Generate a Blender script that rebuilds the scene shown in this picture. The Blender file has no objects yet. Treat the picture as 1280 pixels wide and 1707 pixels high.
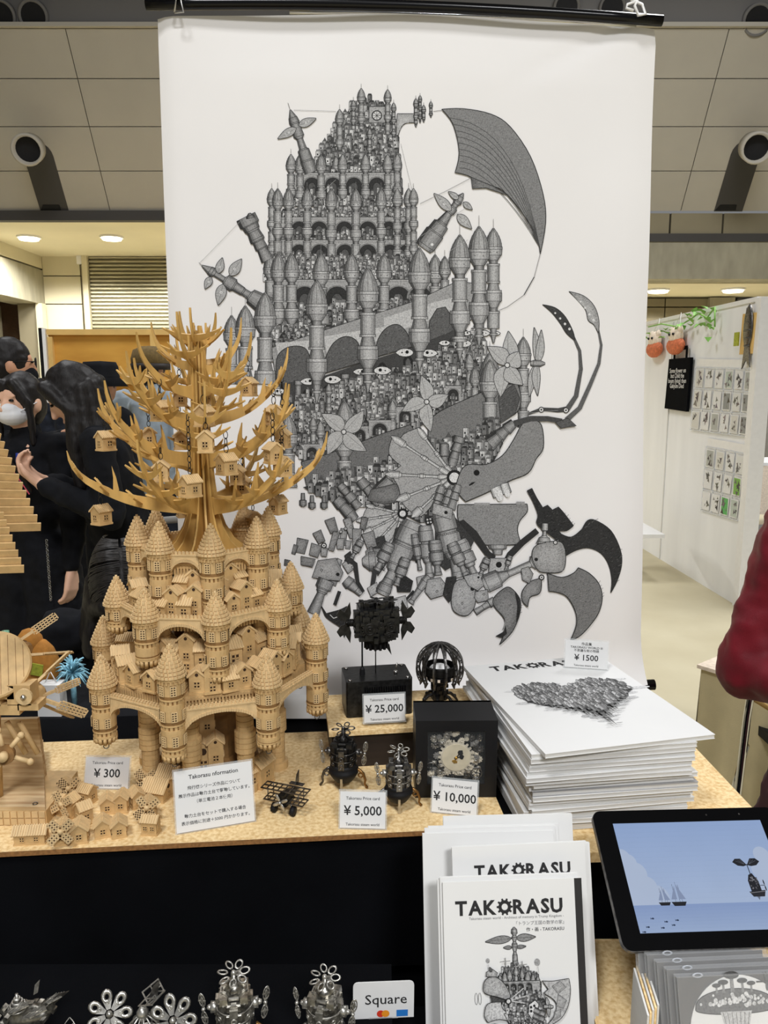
import bpy, bmesh, math, random
from math import sin, cos, pi, radians, atan2, hypot, tan
from mathutils import Vector, Matrix, noise

# ------------------------------------------------------------------ camera
SC = bpy.context.scene
COL = SC.collection
PITCH, FPX, CAMZ = radians(9.4), 1285.0, 1.5
_cd = bpy.data.cameras.new('camera')
CAM = bpy.data.objects.new('camera', _cd)
COL.objects.link(CAM)
CAM.location = (0, 0, CAMZ)
CAM.rotation_euler = (radians(90) - PITCH, 0, 0)
_cd.sensor_fit = 'VERTICAL'
_cd.angle = 2 * math.atan(853.5 / FPX)
_cd.clip_start = 0.02
SC.camera = CAM

# ------------------------------------------------------------------ world, lamps, exposure
SC.view_settings.view_transform = 'Standard'
SC.view_settings.look = 'None'
SC.view_settings.gamma = 1.0
SC.view_settings.use_curve_mapping = False
SC.view_settings.exposure = -0.32
W = bpy.data.worlds.new('world')
SC.world = W
W.use_nodes = True
W.node_tree.nodes['Background'].inputs[0].default_value = (0.96, 0.98, 1.0, 1)
W.node_tree.nodes['Background'].inputs[1].default_value = 0.26


def area(name, loc, size, power, target=None, col=(.985, .99, 1.0), sy=None):
    l = bpy.data.lights.new(name, 'AREA')
    l.shape = 'RECTANGLE'
    l.size = size
    l.size_y = sy or size
    l.energy = power
    l.color = col
    o = bpy.data.objects.new(name, l)
    COL.objects.link(o)
    o.location = loc
    if target:
        o.rotation_euler = (Vector(target) - Vector(loc)).to_track_quat('-Z', 'Y').to_euler()
    return o


# rows of hall lamps high overhead (in front of, above and behind the stall)
area('hall_lamp', (-1.4, -1.6, 7.0), 1.2, 300)
area('hall_lamp', (1.8, -4.6, 6.0), 1.6, 640)
area('hall_lamp', (-3.0, 5.5, 7.2), 2.5, 330)
area('hall_lamp', (3.5, 6.0, 7.2), 2.5, 520)

# ------------------------------------------------------------------ pixel helpers
CP, SP = cos(PITCH), sin(PITCH)


def ray(px, py):
    u, v = (px - 640) / FPX, (853.5 - py) / FPX
    return Vector((u, CP + v * SP, -SP + v * CP))


def PY(px, py, Y):
    d = ray(px, py)
    return Vector((0, 0, CAMZ)) + d * (Y / d.y)


def PZ(px, py, z):
    d = ray(px, py)
    return Vector((0, 0, CAMZ)) + d * ((z - CAMZ) / d.z)


def lin(c):
    c = c / 255.0
    return c / 12.92 if c <= 0.04045 else ((c + 0.055) / 1.055) ** 2.4


def rgb(r, g, b):
    return (lin(r), lin(g), lin(b), 1)


# ------------------------------------------------------------------ materials
MATS = {}


def mat(name, col, rough=.5, metal=0.0, var=0.12, scale=30, stretch=(1, 1, 1), bump=0.0, bscale=None, col2=None,
        trans=0.0, emit=0.0, spec=.5, detail=4, attr=None, coat=0.0, thr=None, ior=1.45, alpha=1.0, sheen=0.0):
    m = bpy.data.materials.new(name)
    m.use_nodes = True
    N, L = m.node_tree.nodes, m.node_tree.links
    b = N['Principled BSDF']
    tc = N.new('ShaderNodeTexCoord')
    mp = N.new('ShaderNodeMapping')
    mp.inputs['Scale'].default_value = stretch
    L.new(tc.outputs['Object'], mp.inputs['Vector'])
    nz = N.new('ShaderNodeTexNoise')
    nz.inputs['Scale'].default_value = scale
    nz.inputs['Detail'].default_value = detail
    L.new(mp.outputs[0], nz.inputs['Vector'])
    rp = N.new('ShaderNodeValToRGB')
    c = Vector(col[:3])
    c2 = Vector(col2[:3]) if col2 else c * (1 - var)
    c1 = c if col2 else c * (1 + var * .6)
    rp.color_ramp.elements[0].position, rp.color_ramp.elements[1].position = thr or (.32, .68)
    rp.color_ramp.elements[0].color = (*c2, 1)
    rp.color_ramp.elements[1].color = (*c1, 1)
    L.new(nz.outputs[0], rp.inputs[0])
    src = rp.outputs[0]
    if attr:
        at = N.new('ShaderNodeVertexColor')
        at.layer_name = attr
        mx = N.new('ShaderNodeMix')
        mx.data_type = 'RGBA'
        mx.blend_type = 'MULTIPLY'
        mx.inputs[0].default_value = 1
        L.new(at.outputs[0], mx.inputs[6])
        L.new(src, mx.inputs[7])
        src = mx.outputs[2]
    L.new(src, b.inputs['Base Color'])
    if name == 'screen_ink':      # a screen shows its own light, not its surface colour
        L.remove(b.inputs['Base Color'].links[0])
        b.inputs['Base Color'].default_value = (.01, .01, .01, 1)
    b.inputs['Roughness'].default_value = rough
    b.inputs['Metallic'].default_value = metal
    b.inputs['Specular IOR Level'].default_value = spec
    b.inputs['Coat Weight'].default_value = coat
    b.inputs['IOR'].default_value = ior
    b.inputs['Sheen Weight'].default_value = sheen
    if trans:
        b.inputs['Transmission Weight'].default_value = trans
    if alpha < 1:
        b.inputs['Alpha'].default_value = alpha
    if emit:
        L.new(src, b.inputs['Emission Color'])
        b.inputs['Emission Strength'].default_value = emit
    if bump:
        n2 = N.new('ShaderNodeTexNoise')
        n2.inputs['Scale'].default_value = bscale or scale * 3
        n2.inputs['Detail'].default_value = 3
        L.new(mp.outputs[0], n2.inputs['Vector'])
        bp = N.new('ShaderNodeBump')
        bp.inputs['Strength'].default_value = bump
        bp.inputs['Distance'].default_value = 0.002
        L.new(n2.outputs[0], bp.inputs['Height'])
        L.new(bp.outputs[0], b.inputs['Normal'])
    MATS[name] = m
    return m


mat('mdf', rgb(206, 172, 120), .62, var=.16, scale=60, bump=.15, bscale=400)
mat('mdf_pale', rgb(216, 186, 138), .62, var=.14, scale=60, stretch=(1, 6, 1), bump=.1)
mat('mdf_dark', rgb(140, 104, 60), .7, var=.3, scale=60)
mat('tree_wood', rgb(204, 164, 94), .5, var=.22, scale=50, stretch=(1, 1, .25))
mat('recess', rgb(62, 42, 24), .8, var=.2)  # dark brown: shade painted into window holes; also fills sails and backs walls
mat('plywood', rgb(208, 182, 140), .6, col2=rgb(170, 134, 90), scale=9, stretch=(1.5, 14, 14), detail=6)
mat('cork', rgb(246, 219, 168), .75, col2=rgb(214, 176, 116), scale=160, detail=8, bump=.25, bscale=500, thr=(.3, .62))
mat('cork_edge', rgb(150, 106, 60), .8, var=.3, scale=200)
mat('black_cloth', rgb(10, 11, 14), .95, var=.35, scale=6, bump=.2, bscale=700, spec=.08)
mat('black_matte', rgb(20, 20, 22), .6, var=.2, spec=.3)
mat('black_gloss', rgb(10, 10, 12), .22, var=.1, spec=.3)
mat('screen_bezel', rgb(8, 8, 9), .35, var=.1, spec=.06)
mat('black_frame', rgb(24, 24, 26), .45, var=.15, scale=12, spec=.35)
mat('dark_brown', rgb(36, 27, 22), .6, var=.35, scale=14, stretch=(1, 1, 8))
mat('gunmetal', rgb(112, 110, 108), .34, .9, var=.6, scale=140)
mat('gun_dark', rgb(52, 51, 50), .42, .8, var=.5, scale=120)
mat('iron_dark', rgb(52, 52, 52), .36, .75, var=.5, scale=120)
mat('steel', rgb(190, 188, 184), .3, 1.0, var=.25, scale=80)
mat('silver_paint', rgb(186, 184, 178), .36, .85, var=.4, scale=160)
mat('bronze', rgb(140, 104, 60), .4, .8, var=.3)
mat('chrome', rgb(205, 205, 205), .12, 1.0, var=.05)
mat('white_paper', rgb(224, 224, 223), .6, var=.02, scale=8)
mat('page_edge', rgb(214, 213, 210), .7, var=.10, scale=40, stretch=(1, 1, 60))
mat('grey_cover', rgb(158, 158, 160), .3, var=.1, scale=10)
mat('spine_black', rgb(40, 39, 40), .5, var=.1)
mat('ink', rgb(34, 34, 36), .7, var=.1)
mat('ink_grey', rgb(128, 128, 130), .7, var=.1)
mat('print_ink', (1, 1, 1, 1), .7, col2=(.62, .62, .62, 1), scale=420, detail=5, stretch=(1, 1, 1), attr='Col', thr=(.34, .58), spec=.2)
mat('colour_ink', (1, 1, 1, 1), .6, col2=(.93, .93, .93, 1), scale=90, attr='Col', spec=.3)
mat('screen_ink', (1, 1, 1, 1), .3, col2=(.97, .97, .97, 1), scale=20, attr='Col', emit=.86, spec=.05)
mat('banner_cloth', rgb(231, 229, 228), .75, var=.02, scale=3, bump=.02, bscale=4, spec=.25)
mat('acrylic', rgb(232, 236, 236), .06, var=.01, alpha=.22, spec=.6)
mat('clear_case', rgb(236, 238, 240), .08, var=.02, alpha=.09, spec=.8)
mat('clear_film', rgb(225, 230, 238), .15, var=.03, alpha=.35)
mat('floor', rgb(206, 197, 168), .75, col2=rgb(186, 175, 144), scale=1.6, detail=9, bump=.25, bscale=60, thr=(.25, .7))
mat('carpet_grey', rgb(150, 151, 154), .95, var=.12, scale=60)
mat('panel_grey', rgb(168, 163, 152), .7, var=.04, scale=1.5)
mat('beam_grey', rgb(104, 102, 100), .7, var=.06, scale=1)
mat('beam_dark', rgb(62, 60, 58), .7, var=.08, scale=1)
mat('soffit', rgb(216, 208, 180), .8, var=.05, scale=1)
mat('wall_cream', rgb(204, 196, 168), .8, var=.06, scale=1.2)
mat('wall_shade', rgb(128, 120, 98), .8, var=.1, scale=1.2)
mat('concrete', rgb(152, 147, 128), .85, var=.16, scale=2.2, stretch=(3, 3, 1), detail=8)
mat('shutter', rgb(170, 164, 140), .4, .5, var=.08, scale=2)
mat('lamp_glow', rgb(255, 246, 226), .5, var=.01, emit=6)
mat('ply_yellow', rgb(206, 154, 66), .7, col2=rgb(186, 132, 50), scale=2.2, stretch=(1, 1, 3), detail=6)
mat('batten', rgb(216, 178, 108), .7, var=.1, scale=8)
mat('white_wall', rgb(238, 239, 240), .75, var=.05, scale=1.3, stretch=(4, 4, .7), bump=.05)
mat('white_gloss', rgb(232, 232, 232), .35, var=.03)
mat('leaf', rgb(128, 182, 84), .6, var=.3, scale=40)
mat('orange', rgb(214, 118, 78), .7, var=.3, scale=60)
mat('cream', rgb(236, 220, 200), .8, var=.15, scale=60)
mat('canvas', rgb(206, 192, 152), .9, var=.1, scale=10, bump=.2, bscale=300)
mat('skin', rgb(204, 152, 122), .55, var=.08, scale=25)
mat('skin_fair', rgb(224, 178, 150), .55, var=.08, scale=25)
mat('hair', rgb(34, 30, 29), .5, col2=rgb(15, 13, 13), scale=30, stretch=(9, 9, .6), detail=6, spec=.3, bump=.3, bscale=40)
mat('cloth_black', rgb(20, 21, 25), .9, var=.4, scale=18, bump=.3, bscale=400, spec=.2)
mat('cloth_navy', rgb(34, 38, 48), .9, var=.3, scale=18, bump=.3, bscale=400, spec=.2)
mat('cloth_maroon', rgb(104, 14, 28), .6, var=.3, scale=14, bump=.2, bscale=500, sheen=.08, spec=.25)
mat('cloth_wine', rgb(52, 16, 24), .85, var=.2, scale=14)
mat('cloth_blue', rgb(164, 176, 186), .9, var=.2, scale=14)
mat('cloth_jeans', rgb(64, 86, 116), .9, var=.25, scale=90)
mat('cloth_olive', rgb(108, 88, 50), .9, var=.25, scale=60, bump=.3)
mat('mask_white', rgb(232, 233, 236), .8, var=.05)
mat('pink', rgb(196, 70, 92), .6, var=.4, scale=60)
mat('red_knit', rgb(150, 36, 34), .8, var=.3)
mat('plush_brown', rgb(178, 120, 50), .9, var=.2, scale=60, bump=.3)
mat('patch_green', rgb(170, 176, 60), .8, var=.3, scale=120)
mat('cyan_tinsel', rgb(150, 206, 226), .35, var=.4, scale=80, metal=.2)
mat('glass_green', rgb(120, 170, 140), .2, var=.2)
mat('hair_sheen', rgb(40, 37, 35), .5, var=.5, scale=60, spec=.35)
mat('eye_dark', rgb(18, 14, 13), .2, var=.1)
mat('gold', rgb(206, 160, 60), .35, .7, var=.2)
mat('clock_face', rgb(208, 198, 172), .6, var=.12, scale=60)
mat('cog_pale', rgb(206, 198, 180), .5, .1, var=.3, scale=90)
mat('glass', rgb(200, 205, 205), .03, var=.01, alpha=.02, spec=.2)
mat('tray_grey', rgb(92, 90, 88), .45, var=.1)
mat('worn_steel', rgb(164, 161, 153), .34, .9, var=.65, scale=150)
mat('table_grey', rgb(120, 118, 114), .6)
mat('blue_lanyard', rgb(30, 50, 130), .6)

# ------------------------------------------------------------------ mesh builder
I4 = Matrix.Identity(4)


def frame(o, x, y, z):
    return Matrix(((x[0], y[0], z[0], o[0]), (x[1], y[1], z[1], o[1]), (x[2], y[2], z[2], o[2]), (0, 0, 0, 1)))


def T(x, y, z):
    return Matrix.Translation((x, y, z))


def Rz(a):
    return Matrix.Rotation(a, 4, 'Z')


def Rx(a):
    return Matrix.Rotation(a, 4, 'X')


def Ry(a):
    return Matrix.Rotation(a, 4, 'Y')


def aim(p0, p1):
    """matrix at p0 whose Z runs to p1"""
    z = (Vector(p1) - Vector(p0)).normalized()
    a = Vector((0, 0, 1)) if abs(z.z) < .95 else Vector((1, 0, 0))
    x = a.cross(z).normalized()
    return frame(Vector(p0), x, z.cross(x), z)


class MB:
    def __init__(s, M=None):
        s.v, s.f, s.mi, s.sm = [], [], [], []
        s.M = M or I4
        s.m = 0
        s.s = False

    def add(s, vs, fs):
        b = len(s.v)
        s.v += [(s.M @ Vector(p))[:] for p in vs]
        for f in fs:
            s.f.append([i + b for i in f])
            s.mi.append(s.m)
            s.sm.append(s.s)

    def box(s, c, d, M=None, taper=1.0):
        x, y, z = d[0] / 2, d[1] / 2, d[2] / 2
        t = taper
        vs = [(-x, -y, -z), (x, -y, -z), (x, y, -z), (-x, y, -z), (-x * t, -y * t, z), (x * t, -y * t, z), (x * t, y * t, z), (-x * t, y * t, z)]
        A = T(*c) @ (M or I4)
        s.add([A @ Vector(p) for p in vs], [(0, 3, 2, 1), (4, 5, 6, 7), (0, 1, 5, 4), (1, 2, 6, 5), (2, 3, 7, 6), (3, 0, 4, 7)])

    def lathe(s, prof, n=16, M=None, smooth=None, a0=0.0, caps=True):
        M = M or I4
        old = s.s
        if smooth is not None:
            s.s = smooth
        vs, fs = [], []
        for r, z in prof:
            for k in range(n):
                a = a0 + 2 * pi * k / n
                vs.append(M @ Vector((r * cos(a), r * sin(a), z)))
        for i in range(len(prof) - 1):
            for k in range(n):
                j = (k + 1) % n
                fs.append((i * n + k, i * n + j, (i + 1) * n + j, (i + 1) * n + k))
        if prof[0][0] > 1e-6 and caps:
            fs.append(tuple(range(n))[::-1])
        if prof[-1][0] > 1e-6 and caps:
            fs.append(tuple((len(prof) - 1) * n + k for k in range(n)))
        s.add(vs, fs)
        s.s = old

    def cyl(s, p0, p1, r0, r1=None, n=12, smooth=True):
        r1 = r0 if r1 is None else r1
        h = (Vector(p1) - Vector(p0)).length
        if h < 1e-7:
            return
        s.lathe([(r0, 0), (r1, h)], n, aim(p0, p1), smooth)

    def tube(s, pts, r, n=8):
        pts = [Vector(p) for p in pts]
        vs, fs = [], []
        m = len(pts)
        rr = r if isinstance(r, (list, tuple)) else [r] * m
        px = None
        for i, p in enumerate(pts):
            t = (pts[min(i + 1, m - 1)] - pts[max(i - 1, 0)]).normalized()
            if px is None:
                a = Vector((0, 0, 1)) if abs(t.z) < .9 else Vector((1, 0, 0))
                px = a.cross(t).normalized()
            px = (px - t * px.dot(t)).normalized()
            py = t.cross(px)
            for k in range(n):
                a = 2 * pi * k / n
                vs.append(p + (px * cos(a) + py * sin(a)) * rr[i])
        for i in range(m - 1):
            for k in range(n):
                j = (k + 1) % n
                fs.append((i * n + k, i * n + j, (i + 1) * n + j, (i + 1) * n + k))
        fs.append(tuple(range(n))[::-1])
        fs.append(tuple((m - 1) * n + k for k in range(n)))
        old = s.s
        s.s = True
        s.add(vs, fs)
        s.s = old

    def sphere(s, c, r, n=12, M=None):
        r = r if isinstance(r, (list, tuple)) else (r, r, r)
        A = T(*c) @ (M or I4) @ Matrix.Diagonal((*r, 1))
        k = max(4, n // 2)
        prof = [(sin(pi * i / k), -cos(pi * i / k)) for i in range(k + 1)]
        prof[0], prof[-1] = (0, -1), (0, 1)
        old = s.s
        s.s = True
        vs, fs = [(0, 0, -1)], []
        for i in range(1, k):
            for j in range(n):
                a = 2 * pi * j / n
                vs.append((prof[i][0] * cos(a), prof[i][0] * sin(a), prof[i][1]))
        vs.append((0, 0, 1))
        top = len(vs) - 1
        for j in range(n):
            q = (j + 1) % n
            fs.append((0, 1 + q, 1 + j))
            fs.append((top, 1 + (k - 2) * n + j, 1 + (k - 2) * n + q))
            for i in range(k - 2):
                fs.append((1 + i * n + j, 1 + i * n + q, 1 + (i + 1) * n + q, 1 + (i + 1) * n + j))
        s.add([A @ Vector(p) for p in vs], fs)
        s.s = old

    def torus(s, M, R, r, n=16, m=6, sx=1.0):
        vs, fs = [], []
        for i in range(n):
            a = 2 * pi * i / n
            for j in range(m):
                b = 2 * pi * j / m
                vs.append(M @ Vector(((R + r * cos(b)) * cos(a) * sx, (R + r * cos(b)) * sin(a), r * sin(b))))
        for i in range(n):
            for j in range(m):
                fs.append((i * m + j, ((i + 1) % n) * m + j, ((i + 1) % n) * m + (j + 1) % m, i * m + (j + 1) % m))
        old = s.s
        s.s = True
        s.add(vs, fs)
        s.s = old

    def prism(s, pts, z0, z1, M=None):
        """closed 2-D outline (any winding) extruded along Z of M"""
        M = M or I4
        ar = sum(pts[i][0] * pts[(i + 1) % len(pts)][1] - pts[(i + 1) % len(pts)][0] * pts[i][1] for i in range(len(pts)))
        if ar < 0:
            pts = pts[::-1]
        n = len(pts)
        vs = [M @ Vector((p[0], p[1], z0)) for p in pts] + [M @ Vector((p[0], p[1], z1)) for p in pts]
        fs = [tuple(range(n))[::-1], tuple(range(n, 2 * n))] + [(i, (i + 1) % n, n + (i + 1) % n, n + i) for i in range(n)]
        s.add(vs, fs)

    def frame_rect(s, x0, y0, x1, y1, t, z0, z1, M=None):
        for a, b, c, d in ((x0, y0, x1, y0 + t), (x0, y1 - t, x1, y1), (x0, y0 + t, x0 + t, y1 - t), (x1 - t, y0 + t, x1, y1 - t)):
            s.prism([(a, b), (c, b), (c, d), (a, d)], z0, z1, M)

    def mesh(s, name, mats):
        me = bpy.data.meshes.new(name)
        me.from_pydata(s.v, [], s.f)
        for m in (mats if isinstance(mats, (list, tuple)) else [mats]):
            me.materials.append(MATS[m])
        me.polygons.foreach_set('material_index', s.mi)
        me.polygons.foreach_set('use_smooth', s.sm)
        me.update()
        return me

    def build(s, name, mats, parent=None, loc=None, rot=None):
        return put(name, s.mesh(name, mats), parent, loc, rot)


def put(name, me, parent=None, loc=None, rot=None):
    o = bpy.data.objects.new(name, me)
    COL.objects.link(o)
    if parent:
        o.parent = parent
    if loc is not None:
        o.location = loc
    if rot is not None:
        o.rotation_euler = rot
    return o


def tag(o, label, cat, group=None, kind=None):
    o['label'] = label
    o['category'] = cat
    if group:
        o['group'] = group
    if kind:
        o['kind'] = kind
    return o


def thing(name, label, cat, loc=(0, 0, 0), rz=0.0, group=None, M=None):
    o = bpy.data.objects.new(name, None)
    COL.objects.link(o)
    if M is not None:
        o.matrix_world = M
        o.matrix_basis = M
    else:
        o.location = loc
        o.rotation_euler = (0, 0, rz)
    o.empty_display_size = .01
    return tag(o, label, cat, group)


def struct(o):
    o['kind'] = 'structure'
    return o


def children_of(o):
    return [c for c in bpy.data.objects if c.parent == o]


def dup(root, kids, label=None, M=None, group=None):
    """copy a thing and its listed parts [(part, [sub-parts])]"""
    r = root.copy()
    COL.objects.link(r)
    if M is not None:
        r.matrix_basis = M
    if label:
        r['label'] = label
    if group:
        r['group'] = group
    for c, subs in kids:
        d = c.copy()
        COL.objects.link(d)
        d.parent = r
        for e in subs:
            g = e.copy()
            COL.objects.link(g)
            g.parent = d
    return r


# ------------------------------------------------------------------ text
_fc = bpy.data.curves.new('lettering_source', 'FONT')
_fo = bpy.data.objects.new('lettering_source', _fc)
TMP = bpy.data.scenes.new('workbench')      # holds one object at a time while its mesh is evaluated
TMP.collection.objects.link(_fo)
_tc = {}


def glyphs(body, bold):
    if (body, bold) in _tc:
        return _tc[(body, bold)]
    _fc.body = body
    _fc.offset = bold
    _fc.resolution_u = 2
    vl = TMP.view_layers[0]
    vl.update()
    me = bpy.data.meshes.new_from_object(_fo.evaluated_get(vl.depsgraph))
    vs = [v.co[:] for v in me.vertices]
    fs = [tuple(p.vertices) for p in me.polygons]
    bpy.data.meshes.remove(me)
    _tc[(body, bold)] = (vs, fs)
    return vs, fs


def text(mb, body, size, x, y, z=0.0, align='c', bold=0.0, sx=1.0, M=None):
    """flat lettering in the XY plane of mb.M @ M; y is the baseline; returns its width"""
    vs, fs = glyphs(body, bold)
    if not vs:
        return 0
    x0, x1 = min(v[0] for v in vs), max(v[0] for v in vs)
    w = (x1 - x0) * size * sx
    ox = x - (w / 2 if align == 'c' else w if align == 'r' else 0)
    M = M or I4
    mb.add([M @ Vector(((v[0] - x0) * size * sx + ox, v[1] * size + y, z)) for v in vs], fs)
    return w


def gear_outline(R, r, n, dx=0, dy=0):
    pts = []
    for k in range(n):
        a = 2 * pi * k / n
        d = pi / n
        for q, rr in ((-.55, r), (-.32, R), (.32, R), (.55, r)):
            pts.append((dx + rr * cos(a + q * d), dy + rr * sin(a + q * d)))
    return pts


def logo(mb, x0, y, w, z=0.0):
    """the heavy title word whose O is a cog, from x0 over width w, baseline y"""
    parts = ['T', 'A', 'K', None, 'R', 'A', 'S', 'U']
    size, gap = 1.0, .06
    ws = []
    for p in parts:
        if p:
            vs, _ = glyphs(p, .035)
            ws.append(max(v[0] for v in vs) - min(v[0] for v in vs))
        else:
            ws.append(.78)
    tot = sum(ws) + gap * 7
    k = w / tot
    x = x0
    for p, q in zip(parts, ws):
        if p:
            text(mb, p, k, x, y, z, 'l', .035)
        else:
            cx, cy = x + q * k / 2, y + .35 * k
            o = gear_outline(.44 * k, .34 * k, 10, cx, cy)
            n = len(o)
            inner = [(cx + .17 * k * cos(2 * pi * i / n - pi / n * .55), cy + .17 * k * sin(2 * pi * i / n - pi / n * .55)) for i in range(n)]
            mb.add([(a, b, z) for a, b in o + inner], [(i, (i + 1) % n, n + (i + 1) % n, n + i) for i in range(n)])
        x += (q + gap) * k
    return k


# ------------------------------------------------------------------ flat print (ink drawings)
class Print:
    """ink drawing made of flat polygons in a 2-D plane; overlapping strokes get thin ink layers so that later ones lie on top"""

    def __init__(s, cell=6.0, step=3e-5):
        s.items, s.grid, s.cell, s.step = [], {}, cell, step
        s.cur = None

    def begin(s):
        s.cur = []

    def add(s, pts, g, lv=0):
        own = s.cur is None
        if own:
            s.begin()
        s.cur.append((pts, g if isinstance(g, tuple) else (g, g, g), lv))
        if own:
            s.end()

    def end(s):
        it, s.cur = s.cur, None
        if not it:
            return
        c = s.cell
        cells = set()
        for q in it:
            xs, ys = [p[0] for p in q[0]], [p[1] for p in q[0]]
            cells.update((i, j) for i in range(int(min(xs) // c), int(max(xs) // c) + 1) for j in range(int(min(ys) // c), int(max(ys) // c) + 1))
        base = max(s.grid.get(k, 0) for k in cells)
        top = base + 1 + max(q[2] for q in it)
        for k in cells:
            s.grid[k] = top
        for pts, g, lv in it:
            s.items.append((pts, g, base + lv + 1))

    def line(s, pts, w, g, lv=0, w1=None):
        w1 = w if w1 is None else w1
        n = len(pts)
        L, R = [], []
        for i, p in enumerate(pts):
            a, b = pts[max(i - 1, 0)], pts[min(i + 1, n - 1)]
            d = hypot(b[0] - a[0], b[1] - a[1]) or 1
            nx, ny = -(b[1] - a[1]) / d, (b[0] - a[0]) / d
            q = (w + (w1 - w) * i / max(1, n - 1)) / 2
            L.append((p[0] + nx * q, p[1] + ny * q))
            R.append((p[0] - nx * q, p[1] - ny * q))
        own = s.cur is None
        if own:
            s.begin()
        for i in range(n - 1):
            s.add([L[i], L[i + 1], R[i + 1], R[i]], g, lv)
        if own:
            s.end()

    def outline(s, pts, g, fill, w=1.0, lv=0):
        own = s.cur is None
        if own:
            s.begin()
        s.add(pts, fill, lv)
        s.line(pts + [pts[0]], w, g, lv + 1)
        if own:
            s.end()

    def disc(s, x, y, r, g, lv=0, n=14, ry=None):
        s.add([(x + r * cos(2 * pi * k / n), y + (ry or r) * sin(2 * pi * k / n)) for k in range(n)], g, lv)

    def build(s, name, mapf, parent, material='print_ink', flip=False):
        tone = (lambda q: q if q < 60 else 60 + 195 * ((q - 60) / 195) ** .84) if material == 'print_ink' else (lambda q: q)
        vs, fs, cs = [], [], []
        for pts, g, lay in s.items:
            b = len(vs)
            z = lay * s.step
            for p in pts:
                vs.append(mapf(p[0], p[1], z)[:])
                cs += [lin(tone(q)) for q in g] + [1.0]
            fs.append(list(range(b, b + len(pts))))
        me = bpy.data.meshes.new(name)
        me.from_pydata(vs, [], fs)
        me.materials.append(MATS[material])
        at = me.color_attributes.new('Col', 'FLOAT_COLOR', 'POINT')
        at.data.foreach_set('color', cs)
        me.update()
        return put(name, me, parent)
# ------------------------------------------------------------------ the hall
def slab(name, x0, x1, y0, y1, z0, z1, m, parent=None, kind=True):
    b = MB()
    b.box(((x0 + x1) / 2, (y0 + y1) / 2, (z0 + z1) / 2), (x1 - x0, y1 - y0, z1 - z0))
    o = b.build(name, m, parent)
    if kind and not parent:
        struct(o)
    return o


slab('floor', -14, 14, -6, 20, -.1, 0, 'floor')
slab('ceiling', -14, 14, -6, 20, 8.6, 8.7, 'beam_dark')
slab('wall_left', -13.2, -13, -6, 20, 0, 8.6, 'wall_cream')
slab('wall_right', 13, 13.2, -6, 20, 0, 8.6, 'wall_cream')

# sloped bulkhead of big panels, from the lip of the low soffit up to the dark beam
ZL, YL = PY(180, 352, 12.07).z, 12.07
ZT, YT = PY(108, 47, 10.75).z, 10.75
sl = Vector((0, YT - YL, ZT - ZL))
SLN = sl.length
sl.normalize()
nrm = Vector((0, -sl.z, sl.y)) if sl.z > 0 else Vector((0, sl.z, -sl.y))
BM = frame(Vector((0, YL, ZL)), Vector((1, 0, 0)), sl, Vector((1, 0, 0)).cross(sl))
bk = MB(BM)
bk.box((0, SLN / 2, -.10), (26, SLN, .1))
bulk = struct(bk.build('trim_1', 'beam_dark'))
ys = []
for py in (353, 285, 211, 131, 48):
    lo, hi = 0.0, SLN
    for _ in range(40):
        md = (lo + hi) / 2
        p = BM @ Vector((0, md, 0))
        q = (p.z - CAMZ) / p.y
        if q < tan(math.atan((853.5 - py) / FPX) - PITCH):
            lo = md
        else:
            hi = md
    ys.append((lo + hi) / 2)
ys[0], ys[-1] = 0, SLN
for i in range(4):
    for x0, x1 in ((-12.9, -9.9), (-9.9, -7.0), (-7.0, -4.08), (-4.08, -1.25), (-1.25, 1.6), (1.6, 4.42), (4.42, 7.25), (7.25, 10.1), (10.1, 12.9)):
        p = MB(BM)
        g = .006
        p.box(((x0 + x1) / 2, (ys[i] + ys[i + 1]) / 2, -.02), (x1 - x0 - 2 * g, ys[i + 1] - ys[i] - 2 * g, .05))
        p.build('panel', 'panel_grey', bulk)
# lip under the bulkhead, rail on top of it, deep beam above
slab('trim_2', -13, 2.0, YL - .05, YL + .1, ZL - .14, ZL, 'beam_dark')
slab('trim_3', -13, 13, YT - .06, YT + .01, ZT - .0, ZT + .05, 'panel_grey')
beam = slab('trim_4', -13, 13, YT + .02, YT + .3, ZT + .03, ZT + .62, 'beam_grey')
slab('trim_5', -13, 13, YT - .25, YT + .02, ZT + .50, ZT + .66, 'beam_dark')


def nozzle(px, py, Y, r, label, tilt):
    """round air nozzle: a flared ring, an inner tube and a black disc as the throat"""
    c = PY(px, py, Y)
    d = Vector((tilt, -1, -.35)).normalized()
    t = thing('air_nozzle', label, 'air nozzle', c, group='air nozzles of the hall')
    b = MB(aim((0, 0, 0), d))
    b.s = True
    fl_ = .12 if tilt else .03
    b.lathe([(r * .95, -.25), (r, -.02), (r * 1.02, fl_), (r * .86, fl_ + .01), (r * .78, .0)], 24)
    b.build('ring', 'panel_grey' if tilt else 'beam_grey', t)
    b = MB(aim((0, 0, 0), d))
    b.lathe([(r * .8, -.2), (r * .8, .012 if tilt else .02)], 24)
    b.build('throat_shade', 'black_matte', t)  # black disc painted in for the shade inside the nozzle
    return t


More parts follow.
